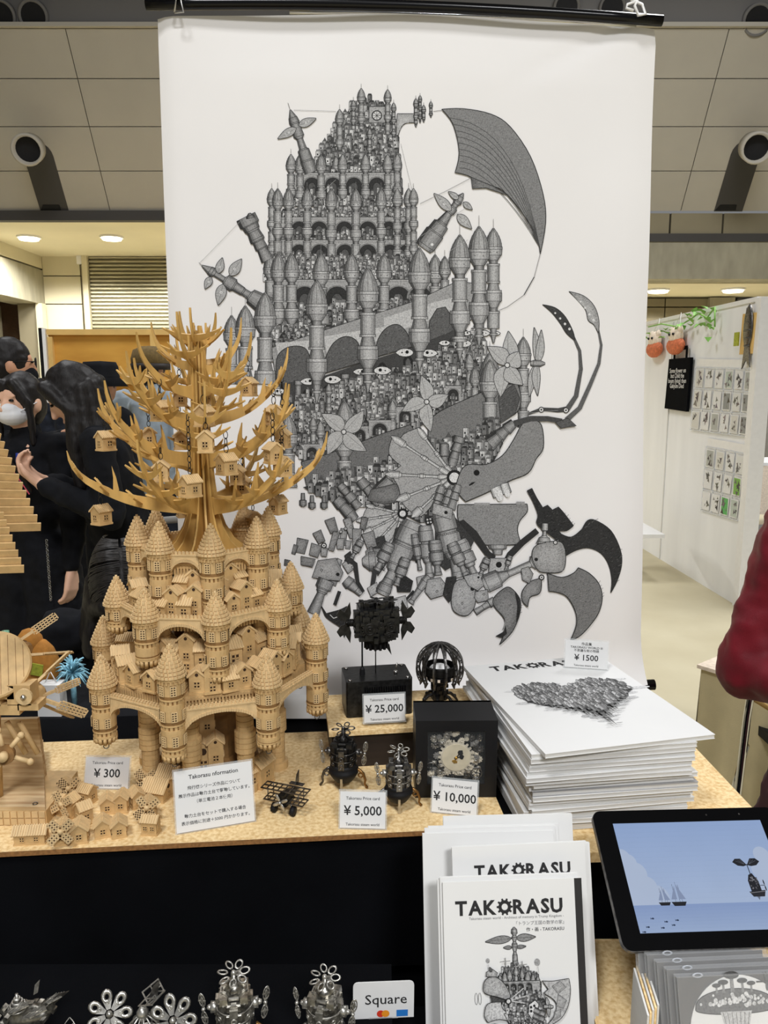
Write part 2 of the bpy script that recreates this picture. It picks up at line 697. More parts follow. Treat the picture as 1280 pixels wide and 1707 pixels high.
for px, py, Y, r, lab in ((2, 27, YT, .19, 'round dark nozzle in the beam at the top left corner, leftmost'),
                          (56, 27, YT, .19, 'round dark nozzle in the top beam, second from the left'),
                          (1262, 33, YT, .19, 'round dark nozzle in the top beam above the right panels'),
                          (944, 12, YT, .17, 'round nozzle just above the banner pole, left one of two'),
                          (1020, 14, YT, .17, 'round nozzle just above the banner pole, right one of two')):
    nozzle(px, py, Y, r, lab, 0)
for px, py, tl, lab in ((47, 249, .25, 'pale round nozzle standing out of the left panels above a dark slot'),
                        (1260, 246, -.25, 'pale round nozzle standing out of the right panels above a dark slot')):
    p = PY(px, py, 11.3)
    t = nozzle(px, py, p.y - .22, .2, lab, tl)
    # recessed dark slot running down the sloped panels under the nozzle
    yy = (p.z - ZL) / sl.z
    b = MB(BM)
    w = .21
    xx = p.x
    out = [(xx - w, 0), (xx + w, 0)] + [(xx + w * cos(a), yy + w * sin(a)) for a in [pi * k / 10 for k in range(11)]]
    b.prism(out, -.03, .012)
    struct(b.build('trim_6', 'beam_dark', None))
    b = MB(BM)
    b.prism([(xx - w * .95, .02), (xx + w * .5, .02), (xx + w * .45, .1), (xx - w * .7, .1)], .012, .02)
    struct(b.build('trim_7', 'black_matte', None))

# left side: soffit with downlights, far wall with panels and a roller shutter
YW = 15.3
ZS = ZL - .14
slab('trim_8', -13, 2.0, YL + .1, YW + .2, ZS, ZS + .1, 'soffit')
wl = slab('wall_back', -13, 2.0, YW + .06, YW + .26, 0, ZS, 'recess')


def wallpanel(a, b, zlo, zhi, Y, m='wall_cream', par=None):
    x0, x1 = PY(a, 450, Y).x, PY(b, 450, Y).x
    return slab('panel', x0 + .01, x1 - .01, Y, Y + .1, zlo + .01, zhi - .01, m, par or wl)


def zy(py, Y):
    return PY(640, py, Y).z


seams = [zy(v, YW) for v in (416, 460, 507, 560, 640, 760)] + [0.02]
for hi, lo in zip(seams, seams[1:]):
    wallpanel(70, 134, lo, hi, YW)
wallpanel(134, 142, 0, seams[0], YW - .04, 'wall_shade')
# roller shutter in its frame
xs0, xs1 = PY(150, 450, YW).x, PY(330, 450, YW).x
b = MB()
n = 56
zt = zy(420, YW)
prof = []
for k in range(n + 1):
    z = zt - zt * k / n
    prof += [(z, 0.0), (z - zt / n * .35, -.05), (z - zt / n * .75, -.05)]
vs, fs = [], []
for z, y in prof:
    vs += [(xs0, YW + y, z), (xs1, YW + y, z)]
for k in range(len(prof) - 1):
    fs.append((2 * k, 2 * k + 1, 2 * k + 3, 2 * k + 2))
b.add(vs, fs)
shut = struct(b.build('door_1', 'shutter'))
b = MB()
b.box(((xs0 - .06), YW - .05, zt / 2), (.10, .14, zt))
b.build('frame', 'wall_cream', shut)
b = MB()
b.box((xs0 - .16, YW - .04, zt - .12), (.10, .12, .22))
b.build('sensor', 'white_gloss', shut)
b = MB()
b.box(((xs0 + xs1) / 2, YW - .06, zt + .04), (xs1 - xs0 + .3, .12, .1))
b.build('lintel', 'wall_shade', shut)
for k in range(4):
    x_ = xs1 + .1 + k * 1.4
    if x_ < 1.9:
        slab('panel', x_ + .01, min(x_ + 1.39, 1.99), YW, YW + .1, .02, zt + .02, 'wall_cream', wl)
# box beam coming forward on the left, with a recessed wall under it
xb = PY(70, 430, YW).x
zb1, zb2 = zy(450, YW), zy(508, YW)
slab('trim_9', xb - .6, xb, YL + .2, YW, zb2, zb1 - .01, 'concrete')
slab('trim_10', xb - .55, xb - .01, YL + .2, YW, zb1 + .02, ZS, 'wall_cream')
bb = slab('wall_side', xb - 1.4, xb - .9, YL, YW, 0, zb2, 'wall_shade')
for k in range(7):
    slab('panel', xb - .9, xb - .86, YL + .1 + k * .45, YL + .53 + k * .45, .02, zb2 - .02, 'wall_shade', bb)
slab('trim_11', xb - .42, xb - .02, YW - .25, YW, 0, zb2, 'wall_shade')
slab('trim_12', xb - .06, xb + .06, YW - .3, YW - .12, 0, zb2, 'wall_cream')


def downlight(px, py, Y, z, lab):
    p = PZ(px, py, z)
    t = thing('downlight', lab, 'ceiling light', (p.x, p.y, z), group='downlights in the low soffits')
    b = MB()
    b.lathe([(.19, -.03), (.19, 0)], 20)
    b.build('trim_ring', 'white_gloss', t)
    b = MB()
    b.lathe([(.15, -.06), (.165, -.031)], 20)
    b.build('lamp', 'lamp_glow', t)
    l = bpy.data.lights.new('downlight_lamp', 'SPOT')
    l.energy, l.spot_size, l.color, l.shadow_soft_size = 640, radians(160), (1, .985, .94), .3
    o = bpy.data.objects.new('downlight_lamp', l)
    COL.objects.link(o)
    o.parent = t
    o.location = (0, 0, -.09)
    return t


downlight(48, 394, 13.8, ZS - .0, 'glowing downlight in the left soffit, near the corner')
downlight(186, 394, 13.8, ZS - .0, 'glowing downlight in the left soffit above the roller shutter')
downlight(330, 394, 13.8, ZS, 'added downlight in the left soffit, unseen behind the banner, brightening the wall')  # added unseen lamp to brighten the wall under the soffit

# right side: panel strip, dark joint, concrete beam, low soffit with downlights, back wall
zr = [zy(v, YL) for v in (343, 392, 402, 465)]
rs = slab('trim_13', 2.0, 13, YL + .08, YL + .3, zr[2], ZL - .02, 'beam_dark')
for x0, x1 in ((2.0, PY(1117, 370, YL).x), (PY(1117, 370, YL).x, PY(1205, 370, YL).x), (PY(1205, 370, YL).x, 6.4), (6.4, 8.2), (8.2, 10)):
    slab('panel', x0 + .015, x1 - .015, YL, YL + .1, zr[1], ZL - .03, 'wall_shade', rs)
cb = slab('trim_14', 2.0, 13, YL, YL + .4, zr[3], zr[2], 'concrete')
slab('trim_15', 2.0, 13, YL - .02, YL + .05, zr[2] - .01, zr[1] + .02, 'beam_dark')
slab('trim_16', 2.0, 13, YL + .4, 15.0, zr[3] - .02, zr[3] + .08, 'soffit')
YR = 14.3
wr = slab('wall_rear', 2.0, 13, YR + .1, YR + .3, 0, zr[3], 'recess')
zz = [zr[3] - .03, zy(497, YR), zy(512, YR), zy(540, YR), 1.2, .02]
for hi, lo in zip(zz, zz[1:]):
    for a, c in ((1060, 1112), (1112, 1185)):
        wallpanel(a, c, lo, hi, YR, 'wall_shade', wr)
    wallpanel(1232, 1330, lo, hi, YR, 'beam_grey', wr)
wallpanel(1186, 1230, 0, zr[3] - .03, YR - .1, 'concrete', wr)
downlight(1097, 482, 13, zr[3] - .02, 'glowing downlight in the right soffit beside the banner edge')
downlight(1222, 481, 13, zr[3] - .02, 'glowing downlight in the right soffit above the white partition')

# plywood partition on the left with battens (it stands behind the visitors)
YP = 8.6
pt = thing('plywood_partition', 'unpainted plywood booth partition with batten frame behind the visitors', 'partition', (PY(82, 600, YP).x, YP, 0))
zt = zy(549, YP)
Wp = 3.2
b = MB()
b.box((Wp / 2, .03, zt / 2), (Wp, .012, zt))
b.build('sheet', 'ply_yellow', pt)
for nm, c, d in (('top_batten', (Wp / 2, 0, zt - .03), (Wp, .05, .06)), ('middle_batten', (Wp / 2, 0, zy(636, YP)), (Wp - .02, .045, .055)),
                 ('upright_batten', (PY(257, 600, YP).x - pt.location.x, 0, zt / 2), (.06, .048, zt - .12)), ('upright_batten', (.03, 0, zt / 2 - .03), (.05, .049, zt - .1))):
    b = MB()
    b.box(c, d)
    b.build(nm, 'batten', pt)
b = MB()
b.box((-.03, .0, zt / 2), (.035, .06, zt + .02))
b.build('edge_strip', 'white_gloss', pt)
b = MB()
b.box((-.07, .02, zt / 2), (.045, .06, zt + .03))
b.build('black_edge', 'black_matte', pt)

# white partition wall of the neighbouring booth on the right
xa, xc = 2.36, 2.42
bw = MB()
bw.prism([(xa, 9.5), (xa + .05, 9.5), (xc + .05, 5.14), (xc, 5.14)], 0, 2.03)
wp = thing('white_partition', 'white booth partition wall hung with a tote bag and card sheets', 'partition', (0, 0, 0))
bw.build('panel', 'white_wall', wp)
b = MB()
b.box((xc + .03, 5.10, 1.02), (.10, .08, 2.06))
b.build('end_post', 'white_gloss', wp)
b = MB()
b.prism([(xa - .01, 9.5), (xa + .06, 9.5), (xc + .06, 5.14), (xc - .01, 5.14)], 2.03, 2.06)
b.build('top_rail', 'white_gloss', wp)
for yy in (6.55, 8.0):
    b = MB()
    b.box((xa + (9.5 - yy) / 4.36 * .06 - .003, yy, 1.0), (.008, .012, 2.02))
    b.build('seam', 'page_edge', wp)


def WX(y):
    return xa + (9.5 - y) / (9.5 - 5.14) * (xc - xa)


def on_wall(px, py, off=0.0):
    """where the pixel's ray meets the partition face"""
    d = ray(px, py)
    n = Vector((9.5 - 5.14, xc - xa, 0)).normalized()
    t = (Vector((xa, 9.5, 0)) - Vector((0, 0, CAMZ))).dot(n) / d.dot(n)
    return Vector((0, 0, CAMZ)) + d * t - n * off


def wall_frame(px, py, off=0.0):
    """origin on the wall, X towards the viewer (right in the photo), Y up, Z out of the wall"""
    o = on_wall(px, py, off)
    x = Vector((xc - xa, 5.14 - 9.5, 0)).normalized()
    z = Vector((0, 0, 1)).cross(x) * -1
    z = x.cross(Vector((0, 0, 1)))
    return frame(o, x, Vector((0, 0, 1)), z)


def span(pa, pb):
    return (on_wall(*pb) - on_wall(*pa)).length


# tote bag with white lettering
F = wall_frame(1136, 640, .02)
wtb = span((1118, 640), (1157, 640))
htb = on_wall(1138, 600).z - on_wall(1136, 685).z
tb = thing('tote_bag', 'black cotton tote bag with white lettering hung on the white partition', 'bag', M=F)
b = MB()
b.prism([(-wtb * .5, -htb * .5), (wtb * .47, -htb * .53), (wtb * .5, htb * .5), (-wtb * .42, htb * .5)], -.004, .018)
b.build('bag_body', 'black_cloth', tb)
b = MB()
for sx in (-.26, .26):
    b.box((sx * wtb, htb * .5 + .02, .004), (.03, .12, .006))
b.box((0, htb * .5 + .08, .004), (wtb * .55, .03, .006))
b.build('strap', 'black_cloth', tb)
b = MB()
for k, s in enumerate(('Some flower on', 'but Child the', 'boum (lying) then', 'Gakyum Died')):
    text(b, s, .052, 0, htb * .22 - k * htb * .1, .0195, 'c', .01, 1.0)
b.build('lettering', 'white_paper', tb)
# two hanging plush pouches
for px, py, s, lab in ((1136, 572, .15, 'orange and white plush pouch hanging above the black tote bag'), (1100, 578, .15, 'orange snack shaped plush pouch at the banner edge, left of the other pouch')):
    F = wall_frame(px, py, .048)
    t = thing('plush_pouch', lab, 'plush', M=F, group='plush pouches on the white partition')
    b = MB()
    b.sphere((0, -.02, 0), (s * 1.1, s * .5, .045), 14)
    b.build('lower_pouch', 'orange', t)
    b = MB()
    b.sphere((0, .05, 0), (s * .8, s * .55, .04), 14)
    b.sphere((-s * .5, .1, 0), (.05, .04, .02), 8)
    b.sphere((s * .5, .1, 0), (.05, .04, .02), 8)
    b.build('head', 'cream', t)
    b = MB()
    for q in (-.04, .04):
        b.sphere((q, .07, .04), .012, 8)
    b.build('eye', 'eye_dark', t)
    b = MB()
    b.tube([(-s * .4, .1, 0), (0, .24, -.03), (s * .4, .1, 0)], .002)
    b.build('hanging_cord', 'white_paper', t)
# ivy garland along the top of the wall
random.seed(5)
t = thing('ivy_garland', 'artificial ivy garland draped over the top of the white partition', 'garland', on_wall(1150, 540, .04))
o0 = t.location
b = MB()
pts = [on_wall(px, py, .05) - o0 for px, py in ((1090, 545), (1112, 540), (1140, 545), (1165, 530), (1175, 522), (1190, 530), (1203, 512), (1203, 545))]
b.tube(pts, .006, 5)
b.build('vine', 'leaf', t)
for k in range(34):
    i = random.randrange(len(pts) - 1)
    p = pts[i].lerp(pts[i + 1], random.random())
    b = MB(T(*(p + Vector((random.uniform(-.03, 0), random.uniform(-.1, .1), random.uniform(-.09, .05))))) @ Rz(random.uniform(0, 6)) @ Rx(random.uniform(-1, 1)))
    r = random.uniform(.03, .055)
    b.add([(0, 0, 0), (r * .6, r * .4, .01), (r * .3, r, 0), (0, r * 1.4, -.01), (-r * .3, r, 0), (-r * .6, r * .4, .01)], [(0, 1, 2, 3), (0, 3, 4, 5)])
    b.build('leaf', 'leaf', t)
# wooden plaque with a metal fish figure
F = wall_frame(1253, 556, .016)
hp = on_wall(1253, 522).z - on_wall(1250, 590).z
wq = span((1243, 556), (1265, 556))
t = thing('wall_plaque', 'wooden plaque carrying a dark metal fish shaped figure on the white partition', 'plaque', M=F)
b = MB()
b.prism([(-wq / 2, -hp / 2), (wq * .42, -hp * .5), (wq * .5, hp * .48), (-wq * .45, hp * .5)], -.01, .015)
b.build('board', 'batten', t)
b = MB()
b.M = b.M @ T(.022, .02, 0)
b.sphere((-.0, .02, .022), (.06, .15, .014), 12)
b.prism([(-.03, -.1), (.03, -.1), (.06, -.24), (0, -.19), (-.05, -.25)], .016, .024)
for k in range(5):
    b.torus(T(0, .1 - k * .05, .022) @ Matrix.Diagonal((1, 1, .35, 1)) @ Rx(pi / 2), .05 - abs(k - 2) * .008, .006, 10, 5)
b.build('figure', 'gunmetal', t)
b = MB()
b.tube([(0, hp * .5, .02), (0, hp * .62, .02)], .012)
b.build('hook', 'gunmetal', t)
b = MB()
b.box((-wq * .62, -.03, .03), (.06, .09, .01))
b.build('price_tag', 'patch_green', t)
# clear pocket sheets full of small art cards
pal = [(200, 200, 196), (176, 178, 172), (214, 212, 205), (150, 152, 150), (206, 196, 180), (190, 200, 190), (196, 184, 178), (222, 222, 218)]


def quadpt(q, u, v):
    a = (q[0][0] + (q[1][0] - q[0][0]) * u, q[0][1] + (q[1][1] - q[0][1]) * u)
    c = (q[3][0] + (q[2][0] - q[3][0]) * u, q[3][1] + (q[2][1] - q[3][1]) * u)
    return (a[0] + (c[0] - a[0]) * v, a[1] + (c[1] - a[1]) * v)


def pockets(q, nc, nr, where, seedv, greens):
    random.seed(seedv)
    c = quadpt(q, .5, .5)
    F = wall_frame(c[0], c[1], .012)
    Fi = F.inverted()
    P2 = lambda u, v: (Fi @ on_wall(*quadpt(q, u, v), .012))
    t = thing('pocket_sheet', 'clear plastic pocket sheet, %s, on the white partition' % where, 'card holder', M=F, group='clear pocket sheets')
    b = MB()
    a, d = P2(0, 0), P2(1, 1)
    e, f = P2(1, 0), P2(0, 1)
    b.prism([(p.x, p.y) for p in (a, e, d, f)], -.006, -.002)
    b.build('backing', 'white_gloss', t)
    b = MB()
    for i in range(nc + 1):
        p0, p1 = P2(i / nc, .12), P2(i / nc, 1)
        b.box(((p0.x + p1.x) / 2, (p0.y + p1.y) / 2, .001), (.014, abs(p0.y - p1.y), .005))
    for j in range(nr + 1):
        p0, p1 = P2(0, .12 + .88 * j / nr), P2(1, .12 + .88 * j / nr)
        b.prism([(p0.x, p0.y - .006), (p1.x, p1.y - .006), (p1.x, p1.y + .006), (p0.x, p0.y + .006)], -.001, .004)
    b.build('pocket_seams', 'clear_film', t)
    names_r = ['top', 'middle', 'bottom']
    names_c = ['first', 'second', 'third', 'fourth', 'fifth', 'sixth']
    for i in range(nc):
        for j in range(nr):
            v0 = .12 + .88 * (j + .10) / nr
            v1 = .12 + .88 * (j + .93) / nr
            pp = [P2((i + .12) / nc, v0), P2((i + .88) / nc, v0), P2((i + .88) / nc, v1), P2((i + .12) / nc, v1)]
            cc = sum(pp, Vector()) / 4
            k = thing('art_card', 'small art card in the %s row, %s column of the pocket sheet %s' % (names_r[j], names_c[i], where), 'card',
                      M=F @ T(cc.x, cc.y, .006), group='art cards in the pocket sheets')
            b = MB()
            b.prism([(p.x - cc.x, p.y - cc.y) for p in pp], -.003, 0)
            b.build('paper', 'white_paper', k)
            pr = Print(.02, 3e-4)
            hw, hh = (pp[1] - pp[0]).length / 2 * .85, abs(pp[0].y - pp[3].y) / 2 * .88
            if (i, j) in greens:
                pr.add([(-hw, -hh), (hw, -hh), (hw, hh), (-hw, hh)], (random.randint(90, 150), 180, random.randint(80, 110)))
            elif random.random() < .45:
                pr.add([(-hw, -hh), (hw, -hh), (hw, hh), (-hw, hh)], random.choice(pal))
            for _ in range(random.randint(3, 7)):
                x, y = random.uniform(-hw, hw) * .7, random.uniform(-hh, hh) * .8
                g = random.randint(70, 140)
                col = (g, g - random.randint(0, 12), g - random.randint(0, 16))
                a = random.uniform(0, 3.1)
                rr = random.uniform(.15, .4) * hw
                pr.begin()
                pr.add([(x + rr * (1.6 if q % 2 else .6) * cos(a + q * pi / 3), y + rr * (1.6 if q % 2 else .6) * sin(a + q * pi / 3)) for q in range(6)], col)
                pr.end()
            pr.build('printed_drawing', lambda x, y, z: Vector((x, y, z + .0003)), k, 'colour_ink')


pockets([(1164, 598), (1264, 600), (1250, 728), (1153, 716)], 6, 3, 'upper one', 3, set())
pockets([(1182, 730), (1250, 742), (1233, 868), (1171, 850)], 4, 3, 'lower one', 4, {(3, 1), (2, 2)})

# things seen past the end of the white partition
slab('trim_17', 2.75, 6, 5.6, 8.2, .0, .006, 'carpet_grey')
t = thing('far_table', 'white cloth covered table far behind the end of the white partition', 'table', (4.0, 8.0, 0))
b = MB()
b.box((0, 0, .71), (1.4, .6, .03))
b.build('tabletop', 'white_gloss', t)
b = MB()
b.box((0, -.29, .45), (1.38, .015, .5))
b.build('table_skirt', 'cream', t)
for sx in (-.6, .6):
    b = MB()
    b.box((sx, .1, .35), (.05, .4, .7))
    b.build('leg', 'black_matte', t)
for px, py, lab in ((1268, 812, 'dark shoe on the floor past the white partition, nearer one'), (1256, 803, 'dark shoe on the floor past the white partition, farther one')):
    p = PZ(px, py, .04)
    t = thing('shoe', lab, 'shoe', (p.x, p.y, 0.007), rz=.4, group='shoes beyond the partition')
    b = MB()
    b.sphere((0, 0, .045), (.13, .045, .04), 12)
    b.sphere((.06, 0, .07), (.06, .042, .05), 10)
    b.build('upper', 'cloth_black', t)
    b = MB()
    b.box((0, 0, .01), (.26, .085, .02))
    b.build('sole', 'white_gloss', t)
# white table edge and a seated visitor's knee just behind the banner edge
t = thing('side_table', 'small white table end peeping out right of the banner', 'table', PY(1046, 950, 6.0) * 1.0)
t.location.z = 0
zt_ = PY(1078, 884, 6.0).z
b = MB()
b.box((.02, 0, zt_), (.34, .5, .03))
b.build('tabletop', 'white_gloss', t)
for sx in (-.1, .1):
    b = MB()
    b.cyl((sx, .1, 0), (sx, .1, zt_ - .015), .018)
    b.build('leg', 'black_matte', t)
# ------------------------------------------------------------------ display tables
ZB = .85                        # top of the cork board
OB = PZ(848, 1378, ZB)
YAW = radians(5.0)
TF = T(OB.x, OB.y, 0) @ Rz(YAW)

mt = thing('display_table', 'long stall table draped in plain black cloth down its front', 'table', M=TF)
b = MB()
b.box((-.62, .24, .42), (1.27, .46, .845 - .005))
b.build('cloth_drape', 'black_cloth', mt)
b = MB()     # shallow folds of the cloth hanging down the front
random.seed(2)
n = 90
vs, fs = [], []
for i in range(n + 1):
    x = -1.25 + 1.26 * i / n
    for j in range(7):
        z = .838 - j * .035
        y = .004 - .0035 * sin(i * .55 + .6 * sin(i * .21)) * j / 6 - j * .001
        vs.append((x, y, z))
for i in range(n):
    for j in range(6):
        fs.append((i * 7 + j, i * 7 + j + 1, (i + 1) * 7 + j + 1, (i + 1) * 7 + j))
b.s = True
b.add(vs, fs)
b.build('front_folds', 'black_cloth', mt)
slabm = MB()
slabm.box((-.6, .172, ZB - .0035), (1.2, .345, .007))
cb_ = slabm.build('cork_board', 'cork', None)
cb_.matrix_basis = TF
tag(cb_, 'large thin cork board lying on the black cloth under the wooden castle', 'board')
b = MB()
b.box((0, 0, 0), (1.2, .0012, .007))
ce = b.build('cut_edge', 'cork_edge', cb_, (-.6, -.0006, ZB - .0035))

rt = thing('book_table', 'cork topped table on the right under the stack of books', 'table', M=T(0, 0, 0))
ptsr = [(OB.x + .02, 1.0), (.585, 1.02), (.565, 1.50), (OB.x + .016, 1.50)]
b = MB()
b.prism(ptsr, .826, .8415)
b.build('cork_top', 'cork', rt)
b = MB()
b.box((.39, 1.25, .41), (.34, .44, .82))
b.build('base', 'black_cloth', rt)

# lower front shelf in black cloth, and the low cork ledge on its right
fs_ = thing('front_shelf', 'low shelf draped in black cloth in front of the main table', 'shelf', (0, 0, 0))
b = MB()
b.box((-.45, .715, .33), (1.40, .43, .66))
b.build('cloth_drape', 'black_cloth', fs_)
ds_ = thing('display_step', 'black cloth covered step carrying the small metal models', 'step', (0, 0, 0))
b = MB()
b.box((-.42, .815, .695), (.86, .22, .069))
b.build('cloth_cover', 'black_cloth', ds_)
lg = thing('cork_ledge', 'low cork ledge under the tablet and the disc cases', 'shelf', (0, 0, 0))
b = MB()
b.prism([(.262, .60), (.70, .60), (.70, .985), (.262, .985)], .70, .72)
b.build('cork_top', 'cork', lg)
b = MB()
b.box((.48, .79, .345), (.42, .36, .70))
b.build('base', 'black_cloth', lg)

# step with cork top behind the small landers
p0, p1 = PZ(553, 1219, .919), PZ(690, 1211, .919)
ex = (p1 - p0).normalized()
SF = frame(p0, ex, Vector((0, 0, 1)).cross(ex), Vector((0, 0, 1)))
stp = thing('riser', 'dark wooden riser with a cork top behind the metal landers', 'riser', M=SF @ T(0, 0, -.919 + ZB))
b = MB()
b.box((.145, .078, .0305), (.29, .15, .061))
b.build('box', 'dark_brown', stp)
b = MB()
b.box((.145, .075, .065), (.30, .16, .008))
b.build('cork_top', 'cork', stp)

# ------------------------------------------------------------------ the hanging banner and its drawing
TL, TR, BL, BR = PY(260, 27, 1.70), PY(1096, 46, 1.72), PY(309, 1168, 1.62), PY(1074, 1140, 1.635)
bn = (TR - TL).cross(((BL + BR) / 2 - TL))
bn.normalize()
if bn.y > 0:
    bn = -bn
banner = thing('banner', 'tall white cloth banner printed with a huge pen drawing of a flying castle', 'banner', (0, 0, 0))


def bproj(px, py, off=0.0):
    d = ray(px, py)
    t = (TL - Vector((0, 0, CAMZ))).dot(bn) / d.dot(bn)
    return Vector((0, 0, CAMZ)) + d * t + bn * off


vs, fs = [], []
NX, NY = 60, 80
for j in range(NY + 1):
    v = j / NY
    for i in range(NX + 1):
        u = i / NX
        l = (260 + 49 * v - 3 * sin(v * pi), 27 + 1143 * v)
        r = (1096 - 23 * v - 5 * sin(v * pi) + 5 * max(0, v - .93) / .07, 46 + 1094 * v)
        if v < .02:
            r = (r[0] - 4 * (1 - v / .02), r[1])
        px, py = l[0] + (r[0] - l[0]) * u, l[1] + (r[1] - l[1]) * u
        py += -18 * sin(u * pi) * (1 - v) ** 6 + 8 * u * (1 - u)
        off = 0.0
        # slack between the clips and creases running down from them
        k = max(0, 1 - v / .09)
        off -= .012 * k * sin(u * pi) * (1 + .5 * sin(u * 9))
        c = abs((u - .93) * .8 + (v - .0) * 1.8)
        off -= .006 * math.exp(-(c / .02) ** 2) * max(0, 1 - v / .12)
        e = max(0, (u - .93) / .07)
        off -= .02 * e * e * (.3 + .7 * v)
        e = max(0, (.04 - u) / .04)
        off -= .012 * e * e
        e = max(0, (v - .94) / .06)
        off += .03 * e * e
        if u > .82:
            off -= .004 * sin(v * 14) * (u - .82) / .18
        vs.append(bproj(px, py, off)[:])
for j in range(NY):
    for i in range(NX):
        a = j * (NX + 1) + i
        fs.append((a, a + 1, a + NX + 2, a + NX + 1))
b = MB()
b.s = True
b.add(vs, fs)
b.build('cloth', 'banner_cloth', banner)
b = MB()
pts = [bproj(246 + 854 * k / 10, 13 + 27 * k / 10 - 11 * sin(pi * k / 10), .012) for k in range(11)]
b.tube(pts, .0105, 12)
b.build('top_rod', 'black_gloss', banner)
b = MB()
pts = [bproj(296 + 800 * k / 8, 1182 - 36 * k / 8, -.02) for k in range(9)]
b.tube(pts, .012, 12)
b.build('bottom_rod', 'black_gloss', banner)
st = thing('banner_stand', 'chrome telescopic pole and crossbar holding the banner from behind', 'stand', (0, 0, 0))
pp = bproj(668, 5, -.05)
b = MB()
b.cyl((pp.x, pp.y, 0.02), (pp.x, pp.y, pp.z + .02), .011)
b.build('pole', 'chrome', st)
b = MB()
b.cyl((pp.x, pp.y, pp.z - .012), (pp.x, pp.y, pp.z + .10), .016)
b.build('clamp', 'chrome', st)
b = MB()
b.tube([bproj(480, 6, -.03), bproj(640, 4, -.04), bproj(950, 20, -.03), bproj(1068, 30, -.03)], .006)
b.build('crossbar', 'chrome', st)
for a in (0, 2.1, 4.2):
    b = MB()
    b.cyl((pp.x, pp.y, .3), (pp.x + .35 * cos(a), pp.y + .08 + .25 * sin(a), .01), .008)
    b.build('leg', 'chrome', st)
for px, py, m, lab in ((303, 16, 'steel', 'steel wire clip holding the banner at its left end'),):
    c = thing('wire_clip', lab, 'clip', bproj(px, py, .02))
    o = c.location
    b = MB()
    b.tube([bproj(q[0], q[1], .026) - o for q in ((296, 32), (299, 10), (303, -2), (306, 10), (311, 32), (296, 33))], .0017, 6)
    b.build('wire_loop', m, c)
    b = MB()
    b.tube([bproj(q[0], q[1], .026) - o for q in ((297, 8), (309, 4))], .004, 6)
    b.build('jaw', m, c)
c = thing('plastic_clip', 'pair of white plastic clips hooked on the right end of the banner rod', 'clip', bproj(1050, 22, .02))
o = c.location
for pts in (((1042, 4), (1048, -4), (1054, 2), (1050, 16), (1038, 20), (1036, 26), (1048, 30)), ((1044, 12), (1062, 20), (1068, 36), (1056, 38), (1050, 22), (1058, 6))):
    b = MB()
    b.tube([bproj(q[0], q[1], .028) - o for q in pts], .0028, 6)
    b.build('hook', 'white_gloss', c)

D = Print(1.5, 3e-6)
R = random.Random(11)


def strips(x, y0, y1, w0, w1, base, ax=(0, 1), lv=1, n=None, dark=92):
    """a turned drum in pen shading, centred on x, running from y0 to y1 along the (rotated) axis"""
    n = n or (4 if w0 + w1 < 26 else 7)
    for k in range(n):
        a, b_ = -1 + 2 * k / n, -1 + 2 * (k + 1) / n
        s = (a + b_) / 2
        g = base + 30 - dark * (abs(s + .12) ** 2.0) + R.uniform(-7, 7)
        D.add([rt2(x, y0, a * w0 / 2, ax), rt2(x, y0, b_ * w0 / 2, ax), rt2(x, y1, b_ * w1 / 2, ax), rt2(x, y1, a * w1 / 2, ax)], g, lv)


def rt2(o, along, across, ax):
    """o is an x (upright) or an (x, y) origin; ax the axis direction"""
    if isinstance(o, tuple):
        return (o[0] + ax[0] * along - ax[1] * across, o[1] + ax[1] * along + ax[0] * across)
    return (o - across, along)


